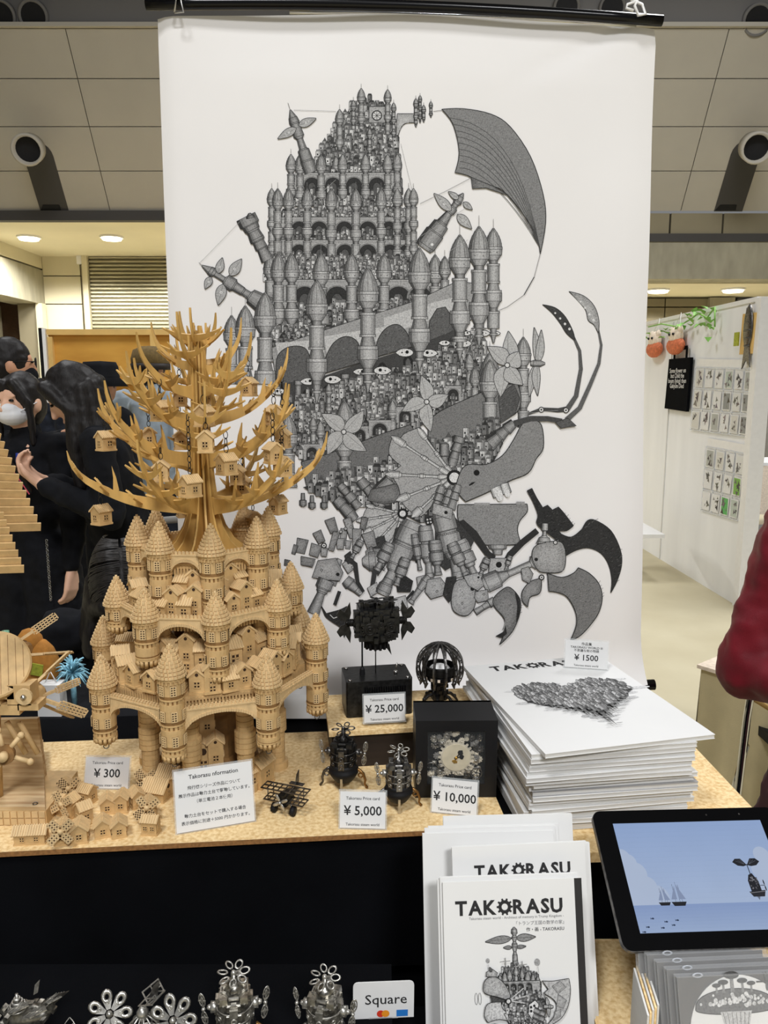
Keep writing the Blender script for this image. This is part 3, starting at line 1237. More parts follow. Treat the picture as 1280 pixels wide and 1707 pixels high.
def tower(x, y0, y1, w, pend=False, base=146, lines=True, spire=True):
    D.begin()
    sl_ = []
    y = y0
    ch = 1.15 * w
    prof = [0.04, .38, .64, .83, .95, 1.0]
    for k in range(5):
        sl_.append((y + ch * k / 5, y + ch * (k + 1) / 5, w * prof[k], w * prof[k + 1], base - 12))
    y += ch
    sl_.append((y, y + .14 * w, w * 1.06, w * 1.06, base + 10))
    y += .14 * w
    sl_.append((y, y + .36 * w, w * 1.02, w * .98, base))
    y += .36 * w
    sl_.append((y, y + .32 * w, w * .94, w * .52, base - 18))
    y += .32 * w
    seq = [(.22, .46, .46, -30), (.12, .74, .74, 18), (.95, .68, .68, 0), (.12, .76, .76, 18), (.45, .52, .74, -14), (.16, .96, .96, 20), (.5, 1.0, .98, 0), (.42, .9, .44, -18)]
    i = 0
    endy = y1 - (.9 * w if pend else 0)
    while y < endy - .5:
        h, a, c, d = seq[i % len(seq)]
        h = min(h * w, endy - y)
        sl_.append((y, y + h, w * a, w * c, base + d))
        y += h
        i += 1
    if pend:
        sl_.append((y, y + .3 * w, w * .34, w * .3, base - 20))
        sl_.append((y + .3 * w, y + .42 * w, w * .42, w * .42, base + 5))
        sl_.append((y + .42 * w, y1, w * .3, w * .03, base - 20))
    L = [(x - q[2] / 2 - .7, q[0]) for q in sl_] + [(x - sl_[-1][3] / 2 - .7, sl_[-1][1])]
    for q in sl_:     # dark contour behind each drum
        D.add([(x - q[2] / 2 - .9, q[0] - .4), (x + q[2] / 2 + .9, q[0] - .4), (x + q[3] / 2 + .9, q[1] + .4), (x - q[3] / 2 - .9, q[1] + .4)], 46, 0)
        strips(x, q[0], q[1], q[2], q[3], q[4])
    if lines:
        for q in sl_[5:]:
            D.add([(x - q[2] / 2, q[0] - .35), (x + q[2] / 2, q[0] - .35), (x + q[2] / 2, q[0] + .45), (x - q[2] / 2, q[0] + .45)], 58, 2)
    if w > 15:
        for s in (-.28, 0, .28):   # gores of the pointed cap
            D.line([(x, y0 + 1), (x + s * w * .8, y0 + ch * .5), (x + s * w, y0 + ch)], .7, 70, 2)
        D.disc(x - w * .2, y0 + ch + .32 * w, .9, 40, 2, 6)
        D.disc(x + w * .22, y0 + ch + .34 * w, .9, 40, 2, 6)
    if spire:
        D.line([(x, y0 - .5 * w - 2), (x, y0 + 1)], .6, 120, 2)
    D.end()


def house2(x, y, w, h):
    g = R.choice((104, 126, 142, 160, 178, 194, 208))
    D.begin()
    D.add([(x - w / 2 - .6, y - h - .6), (x + w / 2 + .6, y - h - .6), (x + w / 2 + .6, y + .4), (x - w / 2 - .6, y + .4)], 44, 0)
    D.add([(x - w / 2, y - h), (x + w * .15, y - h), (x + w * .15, y), (x - w / 2, y)], g, 1)
    D.add([(x + w * .15, y - h), (x + w / 2, y - h), (x + w / 2, y), (x + w * .15, y)], g * .72, 1)
    k = R.random()
    if k < .45:
        D.add([(x - w * .62, y - h), (x - w * .35, y - h - w * .5), (x + w * .4, y - h - w * .5), (x + w * .62, y - h)], g * .55, 1)
    elif k < .7:
        D.add([(x - w * .5, y - h), (x, y - h - w * .9), (x + w * .5, y - h)], g * .5, 1)
    q = w * .13
    D.add([(x - w * .2 - q, y - h * .62 - q), (x - w * .2 + q, y - h * .62 - q), (x - w * .2 + q, y - h * .62 + q * 1.4), (x - w * .2 - q, y - h * .62 + q * 1.4)], 36, 2)
    D.end()


def inside(p, poly):
    c = False
    for i in range(len(poly)):
        a, b_ = poly[i], poly[i - 1]
        if (a[1] > p[1]) != (b_[1] > p[1]) and p[0] < (b_[0] - a[0]) * (p[1] - a[1]) / (b_[1] - a[1]) + a[0]:
            c = not c
    return c


def town(poly, w=6.0, step=None, back=70):
    """a heap of little pen-drawn houses filling a region, back rows first"""
    if back is not None:
        D.add(poly, back)
    step = step or w * .95
    y = min(p[1] for p in poly)
    y1 = max(p[1] for p in poly)
    xs_ = [p[0] for p in poly]
    while y < y1 + 3:
        x = min(xs_) + R.uniform(0, w)
        row_ = []
        while x < max(xs_):
            if inside((x, y - 2), poly):
                row_.append((x, y + R.uniform(-2, 3), w * R.uniform(.65, 1.15), w * R.uniform(.9, 2.1)))
            x += w * R.uniform(.8, 1.35)
        for q in row_[::2] + row_[1::2]:
            house2(*q)
        y += step * R.uniform(.8, 1.1)


def arches(y0, y1, x0, x1, cs, aw, g=158, lit=True):
    D.begin()
    D.add([(x0, y0), (x1, y0), (x1, y1), (x0, y1)], g, 0)
    D.line([(x0, y0), (x1, y0)], 1.2, 60, 1)
    D.line([(x0, y0 + 4), (x1, y0 + 4)], .6, 110, 1)
    D.end()
    for c in cs:
        w = aw / 2
        top = y0 + (y1 - y0) * .22
        pts = [(c - w, y1)] + [(c + w * cos(pi - pi * k / 10), top + w - w * sin(pi * k / 10)) for k in range(11)] + [(c + w, y1)]
        D.begin()
        D.add([(c + (p[0] - c) * 1.16, p[1] - (2 if p[1] < y1 else 0)) for p in pts], 120, 0)
        D.add(pts, 52, 1)
        D.add([(c + (p[0] - c) * .5, y1 - (y1 - p[1]) * .72) for p in pts], 78, 2)
        D.line([(c + (p[0] - c) * .5, y1 - (y1 - p[1]) * .72) for p in pts], .8, 30, 3)
        D.end()
        for k in range(4):
            house2(c + R.uniform(-w, w) * .8, y1 - R.uniform(0, 5), aw * .17, aw * R.uniform(.2, .42))


def barrel(p, q, prof, base=140, dark=92):
    """turned shape along p-q; prof = [(t, width)]"""
    d = hypot(q[0] - p[0], q[1] - p[1])
    ax = ((q[0] - p[0]) / d, (q[1] - p[1]) / d)
    D.begin()
    for (t0, w0), (t1, w1) in zip(prof, prof[1:]):
        if t1 - t0 < 1e-4:
            continue
        a, b_ = t0 * d, t1 * d
        D.add([rt2(p, a - .5, -w0 / 2 - .8, ax), rt2(p, a - .5, w0 / 2 + .8, ax), rt2(p, b_ + .5, w1 / 2 + .8, ax), rt2(p, b_ + .5, -w1 / 2 - .8, ax)], 44, 0)
        strips(p, a, b_, w0, w1, base, ax, 1, None, dark)
        if abs(w0 - w1) < max(w0, w1) * .8:
            D.add([rt2(p, a - .4, -w0 / 2, ax), rt2(p, a - .4, w0 / 2, ax), rt2(p, a + .4, w0 / 2, ax), rt2(p, a + .4, -w0 / 2, ax)], 52, 2)
    D.end()


def blade(o, tip, w, g=150, holes=0, sag=.0):
    dx, dy = tip[0] - o[0], tip[1] - o[1]
    d = hypot(dx, dy)
    ax = (dx / d, dy / d)
    L, Rr = [], []
    for k in range(9):
        t = k / 8
        q = w / 2 * sin(pi * min(1, t ** .75 * 1.0)) + .5
        L.append(rt2(o, t * d, q * (1 + sag), ax))
        Rr.append(rt2(o, t * d, -q * (1 - sag), ax))
    D.begin()
    D.outline(L + Rr[::-1], 56, g, 1.0)
    D.line([o, tip], .6, g * .6, 1)
    for k in range(holes):
        c = rt2(o, d * (.4 + .17 * k), 0, ax)
        D.disc(c[0], c[1], w * (.13 - .02 * k), 225, 2, 8)
        D.disc(c[0], c[1], w * .05, 60, 3, 6)
    D.end()


def eye(x, y, w, flip=1):
    h = w * .25
    pts = [(x + w / 2 * cos(2 * pi * k / 14) * (1.15 if k == 0 and flip > 0 or k == 7 and flip < 0 else 1), y + h * sin(2 * pi * k / 14)) for k in range(14)]
    D.begin()
    D.outline(pts, 40, 214, 1.1)
    D.disc(x - flip * w * .12, y - 1, w * .1, 26, 2)
    D.disc(x + flip * w * .18, y, w * .05, 40, 2, 7)
    D.end()


def smooth(pts):
    """round a hand-traced outline with a closed spline, keeping its sharp points"""
    n = len(pts)
    if n < 7:
        return pts
    tg = []
    for i in range(n):
        a, p, c = Vector(pts[i - 1]), Vector(pts[i]), Vector(pts[(i + 1) % n])
        u, v = p - a, c - p
        tg.append(Vector((0, 0)) if u.length < 1e-9 or v.length < 1e-9 or u.normalized().dot(v.normalized()) < .35 else (c - a) * .5)
    out = []
    for i in range(n):
        p, q = Vector(pts[i]), Vector(pts[(i + 1) % n])
        m0, m1 = tg[i], tg[(i + 1) % n]
        L = (q - p).length
        m0 = m0 * min(1, 1.4 * L / (m0.length + 1e-9))
        m1 = m1 * min(1, 1.4 * L / (m1.length + 1e-9))
        for k in range(4):
            t = k / 4
            r = p * (2 * t ** 3 - 3 * t * t + 1) + m0 * (t ** 3 - 2 * t * t + t) + q * (3 * t * t - 2 * t ** 3) + m1 * (t ** 3 - t * t)
            out.append((r.x, r.y))
    return out


def hatch(poly, g, w=1.1, edge=50):
    """ink-hatched sheet: flat tone plus short pen strokes"""
    poly = smooth(poly)
    D.begin()
    D.outline(poly, edge, g, w)
    x0, x1 = min(p[0] for p in poly), max(p[0] for p in poly)
    y0, y1 = min(p[1] for p in poly), max(p[1] for p in poly)
    cx, cy = sum(p[0] for p in poly) / len(poly), sum(p[1] for p in poly) / len(poly)
    if 90 < g < 200 and (x1 - x0) < 70 and len(poly) < 60:      # lighter pen work towards the middle of a bulging piece
        for s_, dg in ((.80, 12), (.55, 12)):
            D.add([(cx - 1 + (p[0] - cx) * s_, cy - 1 + (p[1] - cy) * s_) for p in poly], g + dg + (12 if s_ < .6 else 0), 1 if s_ > .6 else 2)
    n = int((x1 - x0) * (y1 - y0) / 20)
    for _ in range(min(n, 420)):
        x, y = R.uniform(x0, x1), R.uniform(y0, y1)
        l = R.uniform(1.5, 3.5)
        if inside((x, y), poly) and inside((x + l, y - l * .5), poly):
            D.add([(x, y), (x + l, y - l * .55), (x + l, y - l * .55 + .55), (x, y + .55)], g + R.choice((-44, -30, 30)), 3)
    D.end()


# --- upper spires and the first heap of houses
town([(566, 330), (545, 300), (525, 270), (545, 235), (562, 205), (585, 180), (610, 170), (640, 178), (655, 205), (665, 250), (668, 330)], 8, 6)
hatch([(615, 178), (642, 178), (642, 205), (615, 205)], 150)
D.disc(628, 193, 9, 60)
D.disc(628, 193, 7, 205)
for a in range(4):
    D.line([(628 + 8 * cos(a * pi / 4), 193 + 8 * sin(a * pi / 4)), (628 - 8 * cos(a * pi / 4), 193 - 8 * sin(a * pi / 4))], .8, 60)
D.line([(612, 178), (645, 177)], 1.4, 60)
for x in range(614, 645, 4):
    D.line([(x, 170), (x, 178)], .6, 110)
hatch([(662, 190), (690, 190), (690, 205), (676, 206), (668, 214), (664, 226), (660, 226)], 155)
for x, y0, y1, w in ((602, 148, 215, 12), (646, 150, 225, 11), (566, 183, 250, 13), (589, 168, 215, 8), (656, 172, 230, 7), (616, 215, 260, 8), (560, 262, 290, 12), (533, 260, 290, 6),
                     (693, 165, 212, 7), (700, 160, 205, 5), (718, 170, 196, 5), (706, 176, 204, 6)):
    tower(x, y0, y1, w, pend=(x > 690))
D.line([(722, 186), (738, 184)], .7, 110)
D.line([(490, 184), (560, 186)], .6, 150)
# --- rows of arches and towers, top to bottom
town([(480, 330), (490, 300), (560, 285), (660, 285), (668, 335), (668, 345), (480, 345)], 7, 7)
arches(288, 326, 492, 666, (520, 555, 590, 628), 26)
for x, w in ((500, 16), (535, 16), (571, 15), (609, 15), (646, 15), (485, 15), (662, 14)):
    tower(x, 258, 332, w)
town([(470, 352), (680, 352), (680, 372), (470, 372)], 7, 6, None)
arches(362, 396, 455, 694, (499, 532, 574, 613, 648, 676), 27)
town([(462, 396), (690, 396), (690, 404), (462, 404)], 6, 6, 90)
arches(400, 436, 455, 694, (499, 533, 575, 613, 650, 678), 28)
for x, w in ((453, 14), (463, 17), (681, 15), (689, 14), (481, 17), (512, 17), (552, 18), (593, 18), (635, 17), (662, 15)):
    tower(x, 315, 436, w)
town([(440, 470), (452, 432), (698, 432), (712, 470)], 7, 6.5)
arches(466, 520, 445, 730, (508, 562, 612, 664, 700), 38)
town([(436, 520), (720, 500), (720, 516), (440, 600), (436, 590)], 8, 7, 80)
for x, w, y in ((450, 20, 424), (464, 24, 423), (486, 24, 423), (535, 26, 423), (586, 24, 424), (640, 24, 424), (725, 24, 425), (741, 18, 428)):
    tower(x, y, 540, w)
# --- turned cannons with small propellers
barrel((484, 184), (518, 288), [(0, 1), (.12, 13), (.2, 17), (.22, 14), (.42, 17), (.46, 9), (.62, 12), (.64, 18), (.8, 20), (.82, 22), (1, 20)], 120)
blade((498, 210), (527, 198), 13, 165, 2)
blade((494, 214), (463, 232), 13, 165, 2)
D.line([(484, 184), (480, 172)], .7, 90)
barrel((410, 362), (446, 434), [(0, 33), (.18, 33), (.2, 27), (.3, 25), (.34, 20), (.5, 24), (.55, 24), (.57, 18), (.72, 20), (.74, 15), (1, 21)], 118)
barrel((416, 356), (418, 364), [(0, 2), (.5, 12), (1, 14)], 90)
barrel((337, 443), (446, 512), [(0, 1), (.12, 13), (.16, 16), (.2, 8), (.34, 8), (.36, 20), (.48, 22), (.5, 15), (.62, 13), (.64, 11), (.72, 12), (.74, 24), (.92, 32), (1, 34)], 122)
blade((364, 456), (371, 430), 13, 165, 1)
blade((352, 462), (342, 482), 12, 165, 1)
blade((384, 460), (403, 432), 17, 165, 1)
blade((372, 474), (364, 509), 17, 165, 1)
D.line([(337, 443), (332, 438)], .7, 80)
barrel((772, 323), (706, 414), [(0, 1), (.06, 9), (.13, 13), (.15, 15), (.19, 9), (.24, 9), (.26, 15), (.34, 14), (.36, 10), (.52, 17), (.54, 17), (.56, 26), (.7, 28), (.72, 32), (.95, 32), (1, 26)], 122)
blade((752, 352), (723, 323), 15, 168, 2)
blade((762, 358), (786, 382), 15, 168, 2)
blade((764, 332), (747, 320), 9, 168, 0)
blade((772, 338), (787, 350), 9, 168, 0)
D.disc(720, 408, 2.4, 220)
# --- the great sail
def bez(t, a, b_, c, d):
    s = 1 - t
    return tuple(a[i] * s ** 3 + 3 * b_[i] * s * s * t + 3 * c[i] * s * t * t + d[i] * t ** 3 for i in (0, 1))


sail = [(736, 183), (772, 182), (818, 191), (850, 212), (884, 262), (905, 325), (909, 372), (900, 424), (894, 394), (872, 358), (846, 326), (824, 312), (787, 314), (785, 296), (758, 288), (765, 255), (755, 208)]
hatch(sail, 122, 1.4)
for k in range(9):
    t = (k + 1) / 10
    D.line([bez(q / 12, (746 + 20 * sin(pi * t * .62), 187 + 104 * t), (800 - 12 * t + 20 * (1 - t), 196 + 92 * t), (872 - 30 * t, 250 + 74 * t), (899, 412)) for q in range(13)], 1.0, 70)
hatch([(785, 296), (824, 312), (846, 326), (810, 314), (787, 315)], 92)
D.line([(785, 297), (745, 318), (700, 340)], .7, 120)
D.line([(900, 424), (890, 462), (873, 492), (845, 512), (800, 530)], .8, 120)
D.line([(890, 462), (873, 492)], 1.6, 70)
# --- the great slanting hull band with its domes
hatch([(452, 580), (524, 556), (610, 528), (690, 502), (752, 474), (770, 470), (800, 480), (810, 520), (770, 540), (700, 566), (620, 590), (540, 612), (462, 645)], 150)
D.add([(459, 572), (540, 566), (540, 588), (466, 600)], 190)
D.add([(540, 561), (640, 545), (640, 566), (545, 590)], 190)
D.add([(640, 530), (720, 505), (760, 495), (756, 520), (640, 560)], 186)
for dome in ([(461, 643), (461, 600), (474, 582), (494, 577), (510, 582), (518, 600), (524, 620), (530, 629)],
             [(536, 624), (542, 598), (556, 572), (576, 561), (594, 568), (602, 586), (610, 602)],
             [(624, 596), (630, 566), (644, 547), (662, 541), (676, 552), (684, 568), (692, 577)],
             [(712, 570), (716, 535), (728, 515), (742, 512), (754, 530), (762, 549)]):
    hatch(dome, 88, 1.4)
# dark arcade below the band with the eyes
D.add([(466, 640), (530, 630), (610, 603), (694, 578), (770, 545), (790, 560), (790, 640), (480, 700), (470, 680)], 66)
for x in (497, 575, 658, 729, 745):
    barrel((x, 600 + (745 - x) * .14), (x, 670 + (745 - x) * .14), [(0, 13), (.1, 13), (.12, 9), (.9, 9), (1, 12)], 128)
for c, y in ((512, 656), (545, 650), (637, 612), (680, 600)):
    D.begin()
    D.add([(c - 8, y + 16), (c - 8, y), (c - 4, y - 6), (c, y - 8), (c + 4, y - 6), (c + 8, y), (c + 8, y + 16)], 40, 0)
    D.add([(c - 4, y + 16), (c - 4, y + 2), (c, y - 3), (c + 4, y + 2), (c + 4, y + 16)], 84, 1)
    D.end()
city = [(470, 676), (520, 660), (600, 640), (690, 612), (760, 572), (800, 552), (812, 575), (812, 645), (760, 680), (690, 716), (600, 746), (505, 770), (478, 740)]
town(city, 8.5, 7.2)
for x, y, w in ((530, 700, 17), (534, 702, 14), (522, 696, 12), (548, 640, 10), (655, 662, 16), (762, 632, 15), (782, 590, 14), (791, 612, 16), (654, 668, 15)):
    tower(x, y, y + 60, w, spire=False)
for c, y, w in ((633, 712, 30), (600, 722, 22), (675, 690, 24), (755, 655, 22), (520, 752, 22)):
    arches(y - 12, y + 14, c - w * .6, c + w * .6, (c,), w * .8)
for x, y, w, f in ((514, 636, 24, -1), (554, 633, 27, 1), (601, 620, 22, -1), (637, 618, 28, 1), (675, 588, 28, -1), (715, 589, 26, 1), (741, 572, 18, -1), (773, 573, 24, 1), (465, 653, 22, 1), (777, 556, 15, -1), (806, 556, 20, 1), (826, 556, 14, 1)):
    eye(x, y, w, f)
# big foreground towers
for x, y0, y1, w, pd in ((386, 526, 640, 25, 0), (409, 510, 640, 31, 0), (442, 488, 640, 34, 0), (822, 381, 572, 27, 1), (798, 378, 578, 33, 1), (766, 392, 600, 33, 1), (699, 414, 618, 35, 1), (613, 447, 655, 34, 1), (528, 468, 672, 34, 1),
                         (816, 588, 712, 34, 0), (872, 562, 712, 24, 0), (480, 690, 812, 30, 0), (574, 668, 800, 33, 0), (709, 640, 700, 24, 0)):
    tower(x, y0, y1, w, bool(pd), 150)
# --- lower hull bands
hatch([(502, 770), (560, 752), (640, 722), (684, 708), (692, 722), (690, 734), (672, 760), (600, 785), (512, 814)], 104, 1.4)
D.add([(690, 734), (672, 760), (664, 768), (676, 742)], 60)
hatch([(722, 694), (780, 664), (830, 644), (862, 640), (868, 664), (858, 690), (800, 716), (730, 744), (714, 732)], 112, 1.4)
hatch([(830, 660), (856, 640), (866, 664), (858, 690), (834, 706)], 80)
tower(574, 700, 812, 31, False, 150)
tower(816, 600, 730, 32, False, 150)
# pinwheels
for o, tips, w in (((573, 720), ((536, 690), (606, 684), (546, 758), (611, 752)), 24), ((711, 670), ((702, 626), (747, 658), (718, 720), (670, 686)), 22),
                   ((845, 609), ((847, 552), (812, 578), (834, 662), (871, 642), (864, 586)), 26)):
    for q in tips:
        blade(o, q, w, 176, 0, .35)
    D.disc(o[0], o[1], 5, 60)
    D.disc(o[0], o[1], 3.4, 210)
for tip in ((890, 546), (902, 550), (882, 662), (896, 660)):
    blade((895, 606), tip, 13, 172, 0, .3)
barrel((884, 606), (908, 606), [(0, 6), (.2, 10), (.7, 10), (1, 2)], 130)
# --- machinery under the hull
mach = [(505, 812), (600, 786), (672, 762), (700, 745), (760, 735), (812, 715), (838, 712), (838, 740), (812, 790), (760, 800), (740, 850), (700, 872), (660, 850), (610, 842), (540, 832)]
town(mach, 10, 8, 58)
for p, q, prof in (((566, 808), (598, 846), [(0, 12), (.2, 15), (.4, 11), (.42, 16), (.7, 18), (.72, 12), (1, 16)]), ((600, 800), (632, 840), [(0, 16), (.3, 20), (.32, 14), (1, 20)]),
                   ((560, 832), (592, 866), [(0, 16), (.3, 20), (.34, 16), (.7, 20), (1, 14)]), ((690, 760), (676, 800), [(0, 14), (.4, 18), (.42, 12), (1, 16)]),
                   ((766, 728), (752, 776), [(0, 18), (.2, 20), (.22, 13), (.5, 18), (.52, 12), (.75, 17), (1, 15)]), ((740, 740), (740, 780), [(0, 14), (.5, 16), (.52, 10), (1, 14)]),
                   ((856, 705), (816, 740), [(0, 14), (.3, 20), (.34, 15), (.6, 22), (.64, 16), (1, 24)]), ((650, 800), (622, 832), [(0, 20), (.5, 26), (1, 20)])):
    barrel(p, q, prof, 118)
hatch([(618, 816), (660, 806), (672, 820), (668, 836), (640, 840), (612, 834)], 96)
for x, y in ((505, 822), (520, 826), (540, 826)):
    barrel((x, y), (x, y + 22), [(0, 5), (.5, 6), (.55, 11), (.9, 11), (1, 3)], 110)
# fan of turned spokes
hatch([(757, 796), (700, 712), (672, 724), (664, 742), (654, 728), (648, 756), (668, 776), (650, 790), (664, 812), (670, 838), (690, 856), (706, 858)], 158, 1.2)
for q, w in (((696, 713), 9), ((652, 727), 11), ((642, 790), 11), ((660, 834), 12), ((686, 862), 13)):
    barrel((757, 796), q, [(0, 8), (.22, 9), (.24, 4), (.42, 4), (.45, 7), (.5, 6), (.53, 3), (.76, 3.5), (.8, w), (.92, w), (1, 1)], 176)
D.disc(757, 796, 13, 40, 0, 20)
D.disc(757, 796, 8.5, 222, 0, 18)
hatch([(671, 856), (620, 842), (604, 864), (606, 884), (624, 900), (646, 910), (664, 900)], 166, 1.0)
for q, w in (((610, 842), 7), ((594, 868), 8), ((606, 888), 9), ((624, 908), 9), ((650, 912), 8)):
    barrel((671, 856), q, [(0, 6), (.22, 7), (.24, 3), (.45, 3), (.48, 5), (.53, 2.5), (.76, 3), (.8, w), (.92, w), (1, 1)], 176)
D.disc(671, 856, 9, 40)
D.disc(671, 856, 5.2, 222)
# whale shaped head and the tank under it
head = [(768, 785), (781, 774), (810, 774), (837, 759), (856, 732), (870, 707), (886, 700), (902, 709), (905, 746), (893, 765), (880, 788), (850, 801), (811, 821), (776, 836), (760, 815)]
hatch(head, 128, 1.5)
D.disc(794, 788, 5, 30)
D.add([(781, 808), (786, 804), (792, 803), (788, 807), (782, 810)], 30)
for p, q, w in (((832, 826), (826, 812), 20), ((845, 822), (840, 806), 14)):
    barrel(p, q, [(0, w), (1, w * .9)], 190)
    D.disc(p[0], p[1], w * .3, 220, ry=w * .48)
hatch([(763, 841), (878, 840), (878, 853), (866, 868), (862, 884), (868, 906), (850, 908), (810, 908), (796, 900), (786, 880), (764, 868)], 132, 1.5)
D.add([(790, 838), (816, 838), (816, 842), (790, 842)], 150)
D.add([(860, 836), (874, 836), (874, 841), (860, 841)], 150)
# dark bracing arms
for pts, w, w1 in ((((768, 872), (790, 890), (812, 922), (824, 930)), 15, 8), (((895, 884), (870, 904), (850, 924), (842, 940)), 10, 12), (((762, 870), (775, 900), (760, 910)), 22, 10),
                   (((695, 938), (692, 920), (694, 884)), 5, 7), (((690, 985), (676, 1000), (664, 1010)), 5, 3)):
    D.line(list(pts), w, 52, 0, w1)
barrel((829, 908), (829, 924), [(0, 30), (.4, 28), (.5, 16), (1, 14)], 140)
hatch([(816, 930), (846, 930), (848, 958), (838, 958), (828, 962), (814, 954)], 156)
D.disc(831, 941, 5, 34)
D.disc(830, 954, 2, 34)
# whiskers on the right
D.line([(856, 706), (884, 698), (912, 698), (936, 702)], 10, 70, 0, 8)
D.line([(880, 690), (902, 682), (930, 684), (944, 682)], 4, 70, 0, 9)
D.line([(944, 684), (960, 660), (968, 615), (966, 585), (955, 560)], 9, 84, 0, 4)
D.line([(944, 700), (966, 680), (984, 640), (998, 606), (1002, 575), (996, 545)], 9, 90, 0, 3)
for x, y in ((943, 684), (935, 706), (902, 683)):
    D.disc(x, y, 5, 60)
    D.disc(x, y, 3.4, 214)
    D.disc(x, y, 1.5, 50)
hatch([(925, 704), (946, 697), (960, 710), (944, 712), (934, 714)], 84)
for pts, g in (([(904, 508), (925, 513), (942, 528), (955, 553), (958, 568), (944, 556), (934, 540), (920, 522)], 64), ([(948, 486), (972, 493), (990, 510), (998, 534), (997, 556), (990, 542), (980, 534), (974, 514)], 146)):
    hatch(pts, g)
    a, c = pts[0], pts[4]
    for k in (.3, .45, .6, .74):
        D.disc(a[0] + (c[0] - a[0]) * k + 5, a[1] + (c[1] - a[1]) * k - 4, 1.2 + 1.6 * k, 216, 0, 8)
# legs: turned limbs, joints and claws
TU = [(0, .8), (.1, 1), (.3, 1), (.31, .86), (.34, .86), (.36, 1.05), (.6, 1.05), (.62, .7), (.7, .6), (.72, .36), (.92, .5), (1, .6)]


def limb(p, q, w, base=142, prof=TU):
    barrel(p, q, [(t, w * k) for t, k in prof], base)


for pts in ([(660, 880), (690, 870), (708, 900), (700, 936), (676, 930), (650, 920)], [(726, 866), (756, 860), (790, 900), (776, 930), (742, 950), (724, 930)], [(620, 900), (640, 892), (650, 930), (630, 960)]):
    hatch(pts, 62)
limb((690, 870), (640, 984), 38)
limb((708, 876), (716, 962), 24)
limb((736, 850), (764, 962), 36)
limb((766, 900), (792, 962), 24)
for c, a in (((728, 836), 0), ((742, 842), .2), ((755, 834), .4)):
    limb((c[0] + 8, c[1] - 26), (c[0] - 4, c[1] + 14), 15, 128, [(0, .7), (.3, 1), (.32, .7), (.6, 1), (.62, .7), (1, 1)])
hatch([(722, 838), (754, 848), (752, 866), (720, 856)], 150)
D.disc(743, 854, 3, 36)
D.disc(715, 868, 7, 46)
for k in range(4):
    D.disc(715 + 3.6 * cos(k * pi / 2 + .6), 868 + 3.6 * sin(k * pi / 2 + .6), 1.7, 200, 0, 7)
# left cluster of boxes and joints
for c, w, h, a, g in (((553, 876), 18, 24, -.35, 112), ((532, 895), 16, 20, -.45, 112), ((502, 910), 20, 24, .2, 116), ((491, 916), 8, 16, .3, 100), ((525, 917), 20, 20, .3, 120), ((572, 895), 12, 28, .1, 132), ((583, 880), 14, 34, -.3, 132), ((594, 898), 16, 34, .05, 128), ((567, 906), 14, 18, 0, 140), ((580, 908), 10, 14, .1, 140), ((556, 902), 12, 32, .3, 120), ((540, 920), 12, 14, .1, 140), ((616, 900), 22, 26, -.3, 128), ((512, 936), 26, 14, .2, 110), ((478, 938), 10, 10, .2, 90), ((606, 872), 12, 20, .2, 100)):
    pts = [(c[0] + (sx * w / 2) * cos(a) - (sy * h / 2) * sin(a), c[1] + (sx * w / 2) * sin(a) + (sy * h / 2) * cos(a)) for sx, sy in ((-.9, -1), (1, -1), (.8, 1), (-.7, 1))]
    hatch(pts, g)
for x, y, r in ((540, 909, 5), (568, 886, 3), (576, 881, 3), (585, 878, 2.5)):
    D.disc(x, y, r, 50)
    D.disc(x, y, r * .6, 212)
    D.disc(x, y, r * .25, 40)
barrel((612, 930), (636, 924), [(0, 22), (.3, 32), (.5, 34), (.54, 26), (1, 20)], 140)
barrel((604, 936), (640, 934), [(0, 10), (.3, 30), (.6, 32), (.9, 24), (1, 20)], 140)
barrel((566, 932), (548, 972), [(0, 8), (.4, 14), (.45, 22), (1, 24)], 140)
hatch([(530, 934), (560, 930), (572, 954), (566, 968), (542, 966), (520, 962)], 140)
D.disc(563, 957, 3, 36)
barrel((544, 966), (522, 1022), [(0, 26), (.25, 26), (.28, 18), (.35, 18), (.4, 12), (1, 20)], 132)
hatch([(570, 940), (586, 926), (592, 946), (580, 956)], 150)
barrel((576, 966), (602, 990), [(0, 16), (.3, 20), (.34, 16), (.7, 10), (1, 8)], 140)
D.line([(576, 930), (592, 940), (596, 970), (606, 986)], 10, 56, 0, 5)
hatch([(574, 926), (584, 918), (590, 936), (580, 940)], 60)
D.line([(566, 985), (558, 1008)], 6, 56)
hatch([(536, 1010), (544, 1022), (566, 1016), (578, 1010), (582, 1030), (574, 1062), (568, 1046), (554, 1036), (542, 1026)], 52)
for x, y in ((554, 1024),):
    D.line([(x - 4, y), (x + 2, y + 6), (x + 8, y + 4)], 1.4, 220)
D.line([(626, 944), (620, 980)], 9, 62, 0, 7)
hatch([(612, 980), (628, 970), (632, 986), (618, 994)], 160)
barrel((648, 964), (636, 990), [(0, 14), (.3, 18), (.4, 22), (.8, 24), (1, 20)], 136)
hatch([(646, 1000), (676, 992), (680, 1012), (656, 1020)], 170)
D.disc(670, 1006, 2, 40)
